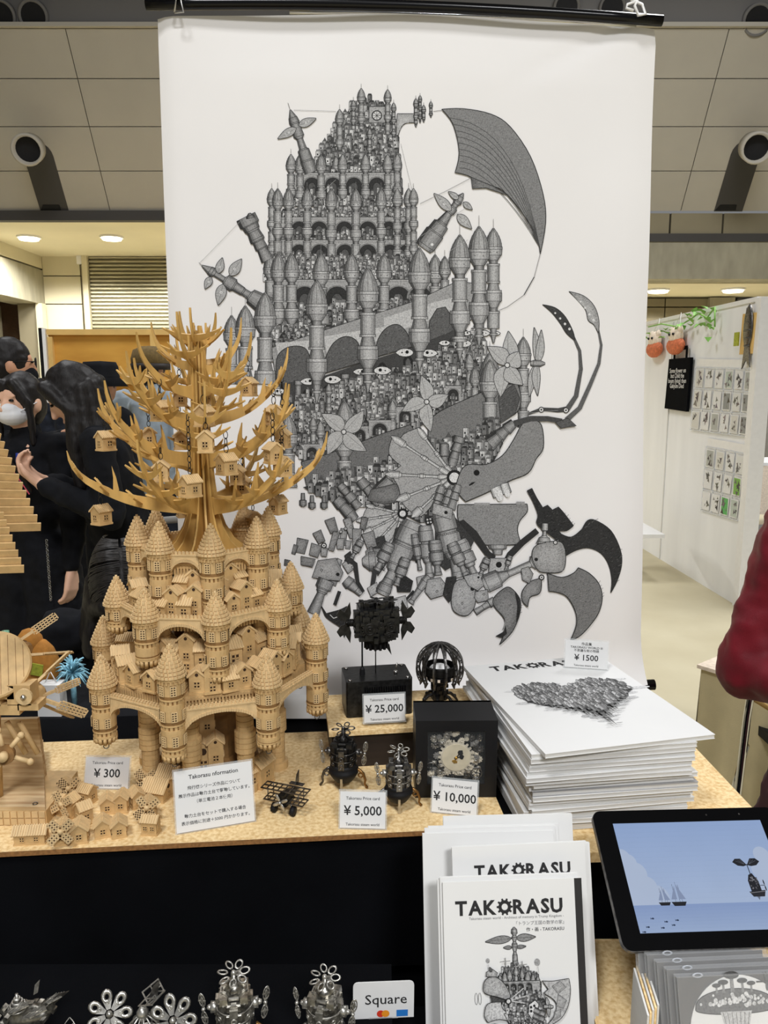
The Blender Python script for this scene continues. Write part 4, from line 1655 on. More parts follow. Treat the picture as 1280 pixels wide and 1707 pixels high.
# middle joints
hatch([(660, 964), (676, 960), (688, 968), (684, 986), (662, 986)], 50)
hatch([(694, 962), (708, 958), (708, 974), (696, 978)], 146)
barrel((714, 960), (684, 1004), [(0, 8), (.2, 14), (.5, 10), (.9, 7), (1, 12)], 140)
hatch([(712, 966), (734, 962), (744, 976), (738, 992), (718, 998), (708, 986)], 152)
hatch([(744, 962), (760, 960), (760, 986), (748, 1004), (738, 990)], 56)
hatch([(760, 968), (784, 964), (792, 986), (790, 1012), (776, 1026), (756, 1018), (752, 996)], 150, 1.3)
D.disc(787, 981, 3.4, 36)
hatch([(772, 960), (804, 952), (810, 972), (796, 984), (780, 976)], 156)
D.disc(797, 962, 2, 40)
barrel((896, 934), (806, 974), [(0, 20), (.1, 22), (.13, 10), (.55, 10), (.7, 20), (.72, 28), (.95, 30), (1, 22)], 146)
hatch([(792, 986), (812, 982), (814, 1000), (796, 1004), (790, 996)], 148)
barrel((792, 1020), (824, 1000), [(0, 10), (.4, 8), (.7, 10), (.72, 14), (1, 12)], 140)
hatch([(837, 982), (850, 979), (866, 998), (866, 1021), (856, 1048), (843, 1064), (832, 1074), (840, 1054), (840, 1031), (824, 1011), (822, 997)], 108, 1.4)
hatch([(858, 986), (866, 998), (866, 1021), (860, 1036), (862, 1010)], 50)
hatch([(826, 1060), (840, 1052), (842, 1042), (844, 1056), (836, 1062)], 50)
# right joint pod and great claws
hatch([(878, 818), (886, 814), (894, 830), (904, 846), (912, 842), (920, 850), (930, 845), (940, 856), (955, 876), (944, 884), (930, 884), (936, 892), (928, 900), (906, 884), (894, 872), (896, 858), (888, 836)], 50, 1.4)
hatch([(935, 890), (951, 895), (968, 883), (978, 868), (991, 867), (1017, 884), (1033, 916), (1035, 942), (1027, 969), (1017, 988), (1019, 968), (1014, 942), (1001, 922), (981, 913), (961, 916), (942, 926), (930, 910)], 54, 1.5)
hatch([(912, 955), (935, 962), (955, 955), (963, 946), (981, 955), (997, 972), (1003, 995), (997, 1021), (981, 1044), (965, 1060), (950, 1067), (960, 1041), (958, 1018), (945, 995), (929, 987), (914, 985)], 112, 1.5)
hatch([(870, 985), (883, 969), (899, 964), (902, 969), (899, 988), (883, 995), (879, 1011), (870, 1001)], 116, 1.4)
hatch([(868, 948), (880, 944), (888, 956), (882, 972), (870, 966)], 140)
barrel((908, 872), (906, 906), [(0, 9), (.35, 10), (.38, 4), (.6, 6), (.7, 16), (.9, 22), (1, 26)], 150)
hatch([(894, 908), (930, 902), (940, 912), (942, 934), (936, 952), (912, 954), (896, 950), (886, 928)], 140, 1.4)
D.disc(893, 932, 3, 36)
D.disc(925, 904, 4, 60)
D.disc(925, 904, 2.4, 206)
D.disc(902, 962, 5, 50)
D.disc(902, 962, 3, 210)
D.disc(902, 962, 1.2, 40)
# bristles along the claws, small rivets and joints
for poly_ in (((1033, 916), (1027, 969)), ((997, 972), (1003, 995)), ((866, 998), (866, 1021)), ((968, 883), (991, 867)), ((940, 856), (955, 876))):
    for k in range(5):
        x, y = poly_[0][0] + (poly_[1][0] - poly_[0][0]) * k / 4, poly_[0][1] + (poly_[1][1] - poly_[0][1]) * k / 4
        D.line([(x, y), (x + R.uniform(2, 6), y - R.uniform(1, 5))], .6, 100)
for x, y in ((640, 948), (712, 930), (770, 930), (700, 905), (742, 890), (668, 950), (724, 905), (648, 930), (588, 945), (536, 950), (600, 985), (728, 985), (770, 1005), (806, 990)):
    D.disc(x, y, 2.2, 50, 0, 8)
    D.disc(x, y, 1.1, 200, 0, 7)
for p, q, w in (((650, 905), (628, 950), 20), ((724, 900), (730, 958), 22), ((752, 905), (776, 958), 20), ((676, 930), (660, 975), 18), ((602, 900), (586, 930), 12), ((690, 890), (700, 950), 12), ((812, 930), (800, 958), 12), ((850, 926), (842, 950), 8)):
    limb(p, q, w, 132)
# fine rigging lines
for pts in (((560, 300), (470, 380)), ((668, 240), (690, 330)), ((332, 440), (400, 370)), ((655, 230), (662, 330)), ((780, 345), (700, 395)), ((800, 536), (772, 600)), ((868, 690), (930, 684)), ((780, 400), (748, 420))):
    D.line(list(pts), .5, 160)
D.build('printed_drawing', lambda x, y, z: bproj(x, y, .0012 + z), banner)
# ------------------------------------------------------------------ the wooden castle
CX, CY, KS = -.275, 1.162, 1.075
castle = thing('wooden_castle', 'tiered laser-cut wooden castle with shingled turrets, arched bridges and a branching wooden tree on top', 'castle model', (CX * KS, CY * KS, CAMZ + KS * (ZB - CAMZ)))
castle.scale = (KS, KS, KS)
ZG = (ZB - castle.location.z) / KS      # the board's surface in castle units
random.seed(21)


def roof_mesh(r, h):
    b = MB()
    rows = 9
    b.lathe([(r * .99, 0), (r * .80, h * .28), (r * .48, h * .64), (.0015, h * .97)], 18)
    prof = lambda t: r * (1.04 - .98 * t ** 1.12)
    for k in range(rows):
        t = k / rows
        rr = prof(t) - .0006
        n = max(6, int(2 * pi * rr / .0052))
        for j in range(n):
            a = 2 * pi * (j + .5 * (k % 2)) / n
            b.box((rr * cos(a), rr * sin(a), h * (t + .055)), (.0034, 2 * pi * rr / n * .80, h / rows * .74), Rz(a), .86)
    b.cyl((0, 0, h * .9), (0, 0, h * 1.05), .0024, .0018, 8)
    return b.mesh('roof', 'mdf_pale')


def window_mesh(w, h):
    """carved lattice window: dark slab for the shaded holes behind a proud frame and bars; local X out of the wall"""
    b = MB()
    b.m = 1
    b.box((.0002, 0, 0), (.0012, w, h))
    b.m = 0
    t = w * .15
    for y in (-w / 2 + t / 2, 0, w / 2 - t / 2):
        b.box((.0008, y, 0), (.0016, t, h))
    for k in range(5):
        b.box((.0008, 0, -h / 2 + t / 2 + (h - t) * k / 4), (.0015, w, t))
    return b.mesh('window', ['mdf_pale', 'recess'])


WIN = window_mesh(.0084, .0145)


def tower_mesh(r, H, pend, ring):
    """H: length from the roof base (z=0) downwards"""
    b = MB()
    seg = .0365
    b.s = False
    wins = []
    b.lathe([(r * 1.10, 0), (r * 1.10, -.004), (r, -.0042)][::-1], 20)
    z = -.0042
    for j in range(20):
        a = 2 * pi * j / 20
        b.box((r * 1.03 * cos(a), r * 1.03 * sin(a), z - .002), (.003, r * .16, .004), Rz(a))
    end = -H + (.012 if pend else 0)
    first = True
    while z > end + .006:
        h = min(seg, z - end)
        d = h * .70
        b.lathe([(r, z - d), (r, z)], 20)
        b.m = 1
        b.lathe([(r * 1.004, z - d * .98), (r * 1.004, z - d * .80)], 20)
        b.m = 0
        b.lathe([(r * 1.03, z - d - .002), (r * 1.03, z - d)], 20)
        if h > .02:
            wins.append(z - d * .5)
        if h - d > .003:
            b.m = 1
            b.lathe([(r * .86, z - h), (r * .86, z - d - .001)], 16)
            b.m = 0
            for j in range(16):
                a = 2 * pi * (j + .5) / 16
                b.box((r * .87 * cos(a), r * .87 * sin(a), z - d - .002 - (h - d - .003) / 2), (.003, r * .22, h - d - .002), Rz(a))
            b.lathe([(r * 1.0, z - h), (r * 1.0, z - h + .0035)], 20)
        z -= h
    if pend:
        for rr, n, l in ((.86, 14, .007), (.55, 9, .011), (.25, 4, .014)):
            for j in range(n):
                a = 2 * pi * j / n
                b.cyl((r * rr * cos(a), r * rr * sin(a), z), (r * rr * cos(a), r * rr * sin(a), z - l), r * .17, None, 6)
    return b.mesh('tower', ['mdf', 'mdf_dark']), wins, z


RING = MB()
RING.torus(Rx(pi / 2), .0038, .0007, 12, 5)
RINGM = RING.mesh('hanging_ring', 'gunmetal')
roofs = {}


def tower3(x, y, ztip, zbot, r, az, pend=False, ring=False, rs=1.0):
    h = .043 * rs
    rr = r * 1.17
    key = (round(rr, 4), round(h, 4))
    if key not in roofs:
        roofs[key] = roof_mesh(rr, h)
    zr = ztip - h * 1.05
    me, wins, zend = tower_mesh(r, zr - zbot, pend, ring)
    t = put('tower', me, castle, (x, y, zr), (0, 0, random.uniform(-.1, .1)))
    put('roof', roofs[key], t, (0, 0, 0), (0, 0, random.uniform(0, 1)))
    for wz in wins:
        for da in (-.48, .48, 1.45, -1.45):
            a = az + da - t.rotation_euler[2]
            if sin(az + da) > .55:
                continue        # faces away from the stall front
            put('window', WIN, t, (r * cos(a), r * sin(a), wz), (0, 0, a))
    if ring:
        put('hanging_ring', RINGM, t, (0, 0, zend - .017), (0, 0, .3))
    return t


def bridge3(a, b_, ztop, hend, hcrown, r, thick=.007):
    """arched bridge between two towers (centre points a, b_)"""
    a, b_ = Vector(a), Vector(b_)
    d = b_ - a
    L = d.length - 2 * r * .93
    x = d.normalized()
    o = a + x * r * .93
    # local X along, local Y up, local Z towards the outside
    M = frame(Vector((o.x, o.y, ztop)), x, Vector((0, 0, 1)), x.cross(Vector((0, 0, 1))))
    m = MB(M)
    arc = []
    n = 14
    for k in range(n + 1):
        t = -1 + 2 * k / n
        arc.append((L / 2 + t * L * .47, -hend + (hend - hcrown) * math.sqrt(max(0, 1 - (t * .97) ** 2)) - .0))
    m.prism([(0, 0), (L, 0), (L, -hend)] + arc[::-1] + [(0, -hend)], -thick / 2, thick / 2)
    t3 = [(p[0], p[1]) for p in arc]
    for k in range(n):      # voussoirs proud of the face
        p, q = t3[k], t3[k + 1]
        for s in (0, .5):
            u = (p[0] + (q[0] - p[0]) * (s + .04), p[1] + (q[1] - p[1]) * (s + .04))
            w = (p[0] + (q[0] - p[0]) * (s + .44), p[1] + (q[1] - p[1]) * (s + .44))
            cx = L / 2
            e = .0042
            nx = lambda c: ((c[0] - cx) / L * .5 * e, e)
            m.prism([u, w, (w[0] + nx(w)[0], w[1] + e), (u[0] + nx(u)[0], u[1] + e)], thick / 2 - .0005, thick / 2 + .0012)
    nb = int(L / .0052)
    for k in range(nb):
        for q in (-1, 1):
            m.box((L * (k + .5 + .25 * q) / nb, .0015, q * thick * .36), (L / nb * .6, .0034, .0026))
    m.box((L / 2, -.0012, thick / 2 + .0006), (L, .0022, .0012))
    return m.build('bridge', 'mdf_pale', castle)


def house3(parent, w, d, h, M, kind=0, name='house', wm='mdf', rm='mdf_pale'):
    """small wooden house: gabled walls with lattice windows over dark panels (mesh) and ribbed roof planks (child)"""
    key = (round(w, 4), round(d, 4), round(h, 4), kind, wm)
    if key not in HM:
        g = w * .42
        b = MB()
        b.prism([(-w / 2, 0), (w / 2, 0), (w / 2, h), (0, h + g), (-w / 2, h)], -d / 2, d / 2, frame((0, 0, 0), (1, 0, 0), (0, 0, 1), (0, -1, 0)))
        for s in (-1, 1):   # plinth strips
            b.box((0, s * (d / 2 + .0006), h * .06), (w * 1.04, .0014, h * .12))
            b.box((s * (w / 2 + .0006), 0, h * .06), (.0014, d * 1.04, h * .12))

        def win(c, ux, uz, nrm):
            F = frame(c, ux, (0, 0, 1), nrm)
            q = min(w, h) * .2
            b.m = 1  # dark panel painted in for the shaded window hole
            b.prism([(-q, -q * 1.1), (q, -q * 1.1), (q, q * 1.1), (-q, q * 1.1)], -.0006, .0003, F)
            b.m = 0
            for s in (-1, 0, 1):
                b.prism([(s * q - q * .16, -q * 1.1), (s * q + q * .16, -q * 1.1), (s * q + q * .16, q * 1.1), (s * q - q * .16, q * 1.1)], 0, .0011, F)
                b.prism([(-q, s * q * 1.05 - q * .16), (q, s * q * 1.05 - q * .16), (q, s * q * 1.05 + q * .16), (-q, s * q * 1.05 + q * .16)], 0, .0011, F)

        zw = h * .55
        win((0, -d / 2, zw), (1, 0, 0), 0, (0, -1, 0))
        if h > w * 1.6:
            win((0, -d / 2, h * .22), (1, 0, 0), 0, (0, -1, 0))
        nn = 2 if d > w * 1.4 else 1
        for s in (-1, 1):
            for k in range(nn):
                win((s * w / 2, (k - (nn - 1) / 2) * d * .46, zw), (0, s, 0), 0, (s, 0, 0))
        b.m = 1  # dark disc painted in for the shaded gable hole
        kind < 7 and b.prism([(w * .11 * cos(2 * pi * k / 10), w * .11 * sin(2 * pi * k / 10) + h + g * .30) for k in range(10)], -.0005, .0006, frame((0, -d / 2, 0), (1, 0, 0), (0, 0, 1), (0, -1, 0)))
        r = MB()
        l = hypot(w / 2, g) * 1.22
        ang = atan2(g, w / 2)
        n = max(4, int(d * 1.16 / .0034))
        for s in (-1, 1):
            F = T(0, 0, h + g + .0010) @ Matrix.Rotation(s * ang, 4, 'Y')
            r.add([(F @ Vector(p)) for p in
                  ((0, -d * .58, -.0008), (s * l, -d * .58, -.0008), (s * l, d * .58, -.0008), (0, d * .58, -.0008), (0, -d * .58, .0008), (s * l, -d * .58, .0008), (s * l, d * .58, .0008), (0, d * .58, .0008))],
                  [(0, 3, 2, 1), (4, 5, 6, 7), (0, 1, 5, 4), (1, 2, 6, 5), (2, 3, 7, 6), (3, 0, 4, 7)])
            for k in range(n):
                y = -d * .58 + d * 1.16 * (k + .5) / n
                c = F @ Vector((s * l * .5, y, .0013))
                r.box(c[:], (l * .98, d * 1.16 / n * .55, .0012), Matrix.Rotation(s * ang, 4, 'Y'))
        HM[key] = (b.mesh('house', [wm, 'recess']), r.mesh('roof', rm))
    wmsh, rmsh = HM[key]
    o = put(name, wmsh, parent)
    o.matrix_basis = M
    put('roof', rmsh, o)
    return o


HM = {}
# octagon corners of the three rings (castle-local)
TIER1 = [(.17 * cos(radians(a)), .17 * sin(radians(a)), a) for a in (-94.5, -49.5, -4.5, 40.5, 85.5, 130.5, 175.5, -139.5)]
TIER2 = [(.132 * cos(radians(a)), .132 * sin(radians(a)), a) for a in (-117, -72, -27, 18, 63, 108, 153, -162)]
TIER3 = [(.098 * cos(radians(a)), .098 * sin(radians(a)), a) for a in (-117, -72, -27, 18, 63, 108, 153, -162)]
z0 = lambda z: z - ZB
tips1 = (1.157, 1.128, 1.152, 1.14, 1.14, 1.14, 1.14, 1.120)
bots1 = (.976, .975, .975, .975, .975, .975, .955, .972)
for (x, y, a), zt_, zb_ in zip(TIER1, tips1, bots1):
    tower3(x, y, z0(zt_), z0(zb_) + .012, .0166, radians(a), True, True)
for i in range(8):
    p, q = TIER1[i], TIER1[(i + 1) % 8]
    bridge3((p[0], p[1], 0), (q[0], q[1], 0), z0(1.062), .032, .010, .0166)
tips2 = (1.219, 1.218, 1.218, 1.221, 1.22, 1.22, 1.22, 1.219)
bots2 = (1.105, 1.085, 1.10, 1.13, 1.13, 1.13, 1.13, 1.13)
for (x, y, a), zt_, zb_ in zip(TIER2, tips2, bots2):
    tower3(x, y, z0(zt_), z0(zb_), .0166, radians(a), True, False)
for i in range(8):
    p, q = TIER2[i], TIER2[(i + 1) % 8]
    bridge3((p[0], p[1], 0), (q[0], q[1], 0), z0(1.178), .036, .012, .0166)
for (x, y, a), zt_ in zip(TIER3, (1.309, 1.307, 1.309, 1.312, 1.31, 1.31, 1.31, 1.309)):
    tower3(x, y, z0(zt_), z0(1.168), .0162, radians(a), False, False)
for i in range(8):
    p, q = TIER3[i], TIER3[(i + 1) % 8]
    bridge3((p[0], p[1], 0), (q[0], q[1], 0), z0(1.262), .030, .011, .0162)


def terrace(R, z, rot, t=.007):
    b = MB()
    pts = [(R * cos(radians(rot + 45 * k)), R * sin(radians(rot + 45 * k))) for k in range(8)]
    b.prism(pts, z - t, z)
    b.prism([(p[0] * .96, p[1] * .96) for p in pts], z - t - .008, z - t)
    for k in range(8):
        p, q = Vector((*pts[k], 0)), Vector((*pts[(k + 1) % 8], 0))
        n = int((q - p).length / .0046)
        a = atan2(q.y - p.y, q.x - p.x)
        for j in range(n):
            c = p.lerp(q, (j + .5) / n)
            b.box((c.x * .995, c.y * .995, z - t * .5 - .006), (.0026, .003, .013), Rz(a))
    return b.build('terrace', 'mdf', castle)


terrace(.152, z0(1.072), -94.5)
terrace(.124, z0(1.172), -117)
terrace(.092, z0(1.246), -117)
b = MB()      # inner core walls under the upper terraces
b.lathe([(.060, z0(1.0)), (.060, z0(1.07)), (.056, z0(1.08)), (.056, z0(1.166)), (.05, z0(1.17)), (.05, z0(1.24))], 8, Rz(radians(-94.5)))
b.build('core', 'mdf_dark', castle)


def column(x, y, zb_, zt_, r, parent=castle):
    b = MB()
    prof = [(r * 1.35, zb_), (r * 1.35, zb_ + .012)]
    z = zb_ + .012
    k = 0
    H = zt_ - zb_
    while z < zt_ - .004:
        t = (z - zb_) / H
        big = .38 < t < .58
        rr = r * (1.22 if big else 1.0)
        h = .0085
        prof += [(rr, z + .0004), (rr, z + h - .001), (rr * .93, z + h - .0008), (rr * .93, z + h)]
        z += h
        k += 1
    prof += [(r * 1.15, zt_ - .003), (r * 1.15, zt_)]
    b.lathe(prof, 16)
    return b.build('column', 'mdf', parent, (x, y, 0))


for k in range(8):
    a = radians(-94.5 + 45 * k)
    column(.104 * cos(a), .104 * sin(a), ZG, z0(1.058), .0132)
for k in range(8):
    a = radians(-117 + 45 * k)
    column(.098 * cos(a), .098 * sin(a), z0(1.072), z0(1.158), .0115)


def at(az, rad, z, face=None):
    a = radians(az)
    return T(rad * cos(a), rad * sin(a), z) @ Rz((face if face is not None else a) + pi / 2)


# houses on the lower terrace: two rows climbing towards the core; a few tall gabled ones among long ones
row = []
for az, rad, z, w, d, h, turn in (
        (-112, .130, 1.072, .022, .030, .022, 0), (-104, .128, 1.072, .020, .024, .030, 0), (-96.5, .131, 1.072, .024, .022, .020, 90), (-84, .130, 1.072, .022, .022, .026, 0), (-76, .132, 1.072, .022, .022, .036, 0),
        (-66, .130, 1.072, .028, .022, .020, 90), (-57, .130, 1.072, .020, .024, .026, 0), (-46, .134, 1.072, .020, .024, .028, 0), (-36, .134, 1.072, .020, .024, .034, 0), (-26, .132, 1.072, .022, .030, .026, 0),
        (-14, .132, 1.072, .020, .026, .034, 0), (-128, .132, 1.072, .022, .024, .024, 0), (-140, .134, 1.072, .022, .026, .028, 0), (-152, .134, 1.072, .02, .024, .034, 0), (-164, .132, 1.072, .022, .024, .026, 0),
        (-116, .100, 1.090, .022, .024, .044, 0), (-106, .099, 1.090, .028, .022, .034, 90), (-94, .098, 1.090, .022, .022, .050, 0), (-82, .098, 1.090, .028, .022, .036, 90), (-70, .100, 1.090, .02, .022, .046, 0),
        (-58, .100, 1.090, .030, .022, .036, 90), (-46, .100, 1.090, .022, .022, .052, 0), (-34, .100, 1.090, .028, .022, .036, 90), (-20, .100, 1.090, .02, .022, .042, 0), (-132, .100, 1.090, .028, .02, .04, 90), (-148, .1, 1.09, .02, .022, .042, 0),
        (4, .13, 1.072, .022, .026, .03, 0), (20, .13, 1.072, .022, .03, .03, 0), (175, .13, 1.072, .022, .03, .03, 0)):
    house3(castle, w, d, h, at(az, rad, z0(z), radians(az + turn) + radians(random.uniform(-6, 6))))
for k in range(2):      # stepped ledge carrying the back row
    b = MB()
    b.lathe([(.114 - .02 * k, z0(1.072 + .018 * k)), (.114 - .02 * k, z0(1.090 + .018 * k))], 16, Rz(radians(-94.5)))
    b.build('ledge', 'mdf', castle)
# houses on the middle terrace
for az, rad, z, w, d, h, turn in ((-112, .103, 1.172, .028, .020, .020, 90), (-103, .101, 1.172, .021, .022, .036, 0), (-93, .102, 1.172, .024, .020, .022, 90), (-86, .098, 1.172, .020, .020, .040, 0), (-58, .102, 1.172, .020, .022, .024, 0),
                                  (-48, .103, 1.172, .021, .022, .038, 0), (-38, .102, 1.172, .022, .020, .024, 90), (-10, .104, 1.172, .022, .022, .026, 0), (2, .104, 1.172, .022, .022, .034, 0), (-140, .104, 1.172, .024, .02, .024, 90), (-150, .104, 1.172, .02, .022, .034, 0),
                                  (-100, .080, 1.172, .026, .020, .05, 90), (-90, .078, 1.172, .022, .02, .056, 0), (-54, .078, 1.172, .022, .02, .062, 0), (-44, .078, 1.172, .026, .02, .05, 90), (-65, .078, 1.172, .02, .02, .048, 0), (-120, .08, 1.172, .02, .02, .05, 0)):
    house3(castle, w, d, h, at(az, rad, z0(z), radians(az + turn) + radians(random.uniform(-6, 6))))
# houses sheltered between the ground columns
for x, y, z, w, d, h, tr in ((-.012, -.078, ZG + .004, .026, .03, .016, 90), (.0, -.066, .070, .050, .03, .030, 0), (.020, -.070, .070, .022, .026, .050, 0), (.004, -.05, .102, .022, .026, .066, 0), (-.02, -.05, .092, .026, .024, .06, 0), (-.060, -.100, ZG, .03, .034, .016, 60), (-.046, -.085, ZG, .026, .03, .03, 60),
                             (.068, -.078, ZG, .026, .034, .030, -50), (.086, -.062, ZG, .026, .034, .036, -40), (.05, -.09, ZG, .026, .03, .022, -50)):
    house3(castle, w, d, h, T(x, y, z) @ Rz(radians(tr) + .25))
b = MB()
b.box((.005, -.066, .062), (.056, .05, .012), Rz(.3))
for k in range(12):
    b.box((.005 + (k - 5.5) * .0046 * cos(.3) + .0255 * sin(.3), -.066 + (k - 5.5) * .0046 * sin(.3) - .0255 * cos(.3), .058), (.0026, .003, .018), Rz(.3))
b.build('gallery', 'mdf', castle)
b = MB()
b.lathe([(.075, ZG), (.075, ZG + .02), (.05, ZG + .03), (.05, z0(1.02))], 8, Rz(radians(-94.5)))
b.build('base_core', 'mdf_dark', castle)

# the tree: thin radial ribs and antler shaped branches
ZT0 = z0(1.246)
ZTOP = z0(1.585)
NR = 14
for k in range(NR):
    out = []
    for t in [i / 16 for i in range(17)]:
        z = ZT0 + (ZTOP - ZT0) * t * (1 - .02 * (k % 3))
        r = .0105 + .042 * math.exp(-t * 11) + .006 * (1 - t) + .010 * math.exp(-t * 4)
        if t > .93:
            r *= 1 - (t - .93) * 5
        out.append((r, z))
    pts = [(.0045, ZT0)] + out + [(.0045, out[-1][1])]
    a = 2 * pi * k / NR + .1
    b = MB(frame((0, 0, 0), (cos(a), sin(a), 0), (0, 0, 1), (sin(a), -cos(a), 0)))
    b.prism(pts, -.0014, .0014)
    b.build('trunk_rib', 'tree_wood', castle)

SAMPLES = []


def branch(az, z, r0, Rr, H, w0, spikes, cross, droop=0.0):
    a = radians(az)
    F = frame((0, 0, z), (cos(a), sin(a), 0), (0, 0, 1), (sin(a), -cos(a), 0))
    n = 16
    cl = []
    for i in range(n + 1):
        t = i / n
        rr = r0 + (Rr - r0) * (t if t < .7 else .7 + (t - .7) * (1 - .45 * (t - .7) / .3))
        zz = H * (.22 * t + .78 * t ** 2.6) - droop * sin(pi * t)
        cl.append((rr, zz))
    up, dn = [], []
    for i in range(n + 1):
        t = i / n
        p, q = cl[max(0, i - 1)], cl[min(n, i + 1)]
        d = hypot(q[0] - p[0], q[1] - p[1])
        nx, ny = -(q[1] - p[1]) / d, (q[0] - p[0]) / d
        w = w0 * (1 - t) ** .8 / 2 * (1.25 if t < .12 else 1) + .0006
        c = cl[i]
        up.append((c[0] + nx * w, c[1] + ny * w, t))
        dn.append((c[0] - nx * w, c[1] - ny * w))
    top = []
    sp = sorted(spikes)
    j = 0
    for i in range(n):
        top.append(up[i][:2])
        while j < len(sp) and sp[j][0] < up[i + 1][2]:
            t, l = sp[j]
            f = (t - up[i][2]) * n
            bx, by = up[i][0] + (up[i + 1][0] - up[i][0]) * f, up[i][1] + (up[i + 1][1] - up[i][1]) * f
            top += [(bx - .0042, by), (bx - .0008, by + l * .55), (bx + .0042, by + l), (bx + .0030, by + l * .5), (bx + .0040, by)]
            j += 1
    top.append(up[n][:2])
    b = MB(F)
    b.prism(dn + top[::-1], -.0015, .0015)
    o = b.build('branch', 'tree_wood', castle)
    for t, span_, lift in cross:
        i = t * n
        k = int(i)
        f = i - k
        c = (cl[k][0] + (cl[k + 1][0] - cl[k][0]) * f, cl[k][1] + (cl[k + 1][1] - cl[k][1]) * f)
        tx, tz = cl[k + 1][0] - cl[k][0], cl[k + 1][1] - cl[k][1]
        d = hypot(tx, tz)
        # crescent lying across the branch, horns swept outwards and up
        m = 8
        C, Dn = [], []
        for q in range(-m, m + 1):
            s = q / m
            xx = span_ * s
            yy = lift * abs(s) ** 1.8
            ww = .0050 * (1 - abs(s) ** 1.5) + .0006
            C.append((xx, yy + ww))
            Dn.append((xx, yy - ww))
        yv = Vector((tx / d * .8, tz / d * .8 + .5, 0)).normalized()
        zv = Vector((0, 0, 1)).cross(yv)
        G = F @ frame((c[0], c[1], 0), (0, 0, 1), yv, zv)
        bb_ = MB(G)
        q = int(m * .55)
        sp_l = [(C[m - q][0] - .003, C[m - q][1]), (C[m - q][0] - .006, C[m - q][1] + .013), (C[m - q][0] + .003, C[m - q][1] - .001)]
        sp_r = [(C[m + q][0] - .003, C[m + q][1] - .001), (C[m + q][0] + .006, C[m + q][1] + .013), (C[m + q][0] + .003, C[m + q][1])]
        tw = C[:m - q] + sp_l + C[m - q + 1:m + q] + sp_r + C[m + q + 1:]
        bb_.prism(Dn + tw[::-1], -.0013, .0013)
        tg = put('twig', bb_.mesh('twig', 'tree_wood'), o)
        for s in (-.8, -.5, .5, .8):
            SAMPLES.append((G @ Vector((span_ * s, lift * abs(s) ** 1.8, 0))) * KS + castle.location)
    for i in range(5, n - 2):
        SAMPLES.append((F @ Vector((cl[i][0], cl[i][1], 0))) * KS + castle.location)
    return o


random.seed(8)
zat = lambda py: CAMZ + CY * tan(math.atan((853 - py) / FPX) - PITCH) - ZB
LV = [(838, 6, 16, .208, .100, .024), (768, 6, 44, .180, .110, .022), (704, 5, 14, .146, .102, .019), (652, 4, 40, .112, .092, .017), (612, 4, 85, .074, .072, .014), (574, 3, 30, .036, .050, .012)]
for li, (py, n, off, Rr, H, w0) in enumerate(LV):
    for k in range(n):
        az = off + 360 / n * k + random.uniform(-9, 9)
        s = random.uniform(.9, 1.06)
        if li == 0 and 150 < az % 360 < 215:
            s = 1.04
        sp = [(t + random.uniform(-.03, .03), l * random.uniform(.8, 1.2) * (1 - .07 * li)) for t, l in ((.36, .034), (.60, .032))]
        cr = [(t + random.uniform(-.03, .03), l * random.uniform(.85, 1.15), .016) for t, l in ((.44, .040), (.62, .038), (.79, .028))]
        if li >= 3:
            cr, sp = cr[:1], sp[:1]
        if li == 5:
            cr, sp = cr[:1], sp[:1]
        branch(az, zat(py) + random.uniform(-.006, .006), .007, Rr * s, H * random.uniform(.85, 1.15), w0, sp, cr, .004)

# tiny houses hanging from the branches by dark chains: (px, py of the house centre, depth offset, side, label place)
HH = [(181, 854, -.01, 'hanging lowest and farthest left, below the long lower left branch'),
      (203, 733, .0, 'at the far left under the middle branches'),
      (239, 727, .07, 'just right of the far left hanging house'),
      (275, 684, -.05, 'at upper left beside the trunk, under a long chain'),
      (315, 692, -.09, 'in front of the trunk at upper left'),
      (332, 657, .03, 'highest on the left of the trunk'),
      (297, 661, .07, 'at upper left behind the front branches'),
      (296, 732, .08, 'left of the trunk at mid height, at the back'),
      (347, 736, -.14, 'in the middle, right in front of the trunk'),
      (267, 776, -.08, 'at mid left showing a gable with a starry carved window'),
      (308, 809, -.13, 'at lower left just in front of the trunk'),
      (298, 846, .08, 'low on the left behind the trunk base, over the turrets'),
      (427, 644, .05, 'highest on the right of the trunk'),
      (459, 691, .0, 'at upper right with a gabled front'),
      (474, 730, .03, 'at the far right, level with the pale roofed one'),
      (432, 756, -.10, 'at mid right with a pale ribbed roof'),
      (394, 774, -.11, 'right of the trunk at lower middle'),
      (487, 774, .0, 'lowest at the far right beneath a forked tip'),
      (469, 827, .06, 'at the right above the right rear turret'),
      (387, 808, .07, 'right of the trunk at the back, low'),
      (377, 784, .03, 'half hidden beside the trunk on its right'),
      (445, 866, .08, 'hanging lowest on the right, between the turret roofs')]
CHM = {}


def chain_mesh(L):
    n = max(2, int(L / .0085))
    b = MB()
    for k in range(n):
        z = L * (k + .5) / n
        b.torus(T(0, 0, z) @ Rz(pi / 2 * (k % 2) + .4) @ Rx(pi / 2), L / n * .56, .0008, 10, 5, .62)
    return b.mesh('chain', 'gun_dark')


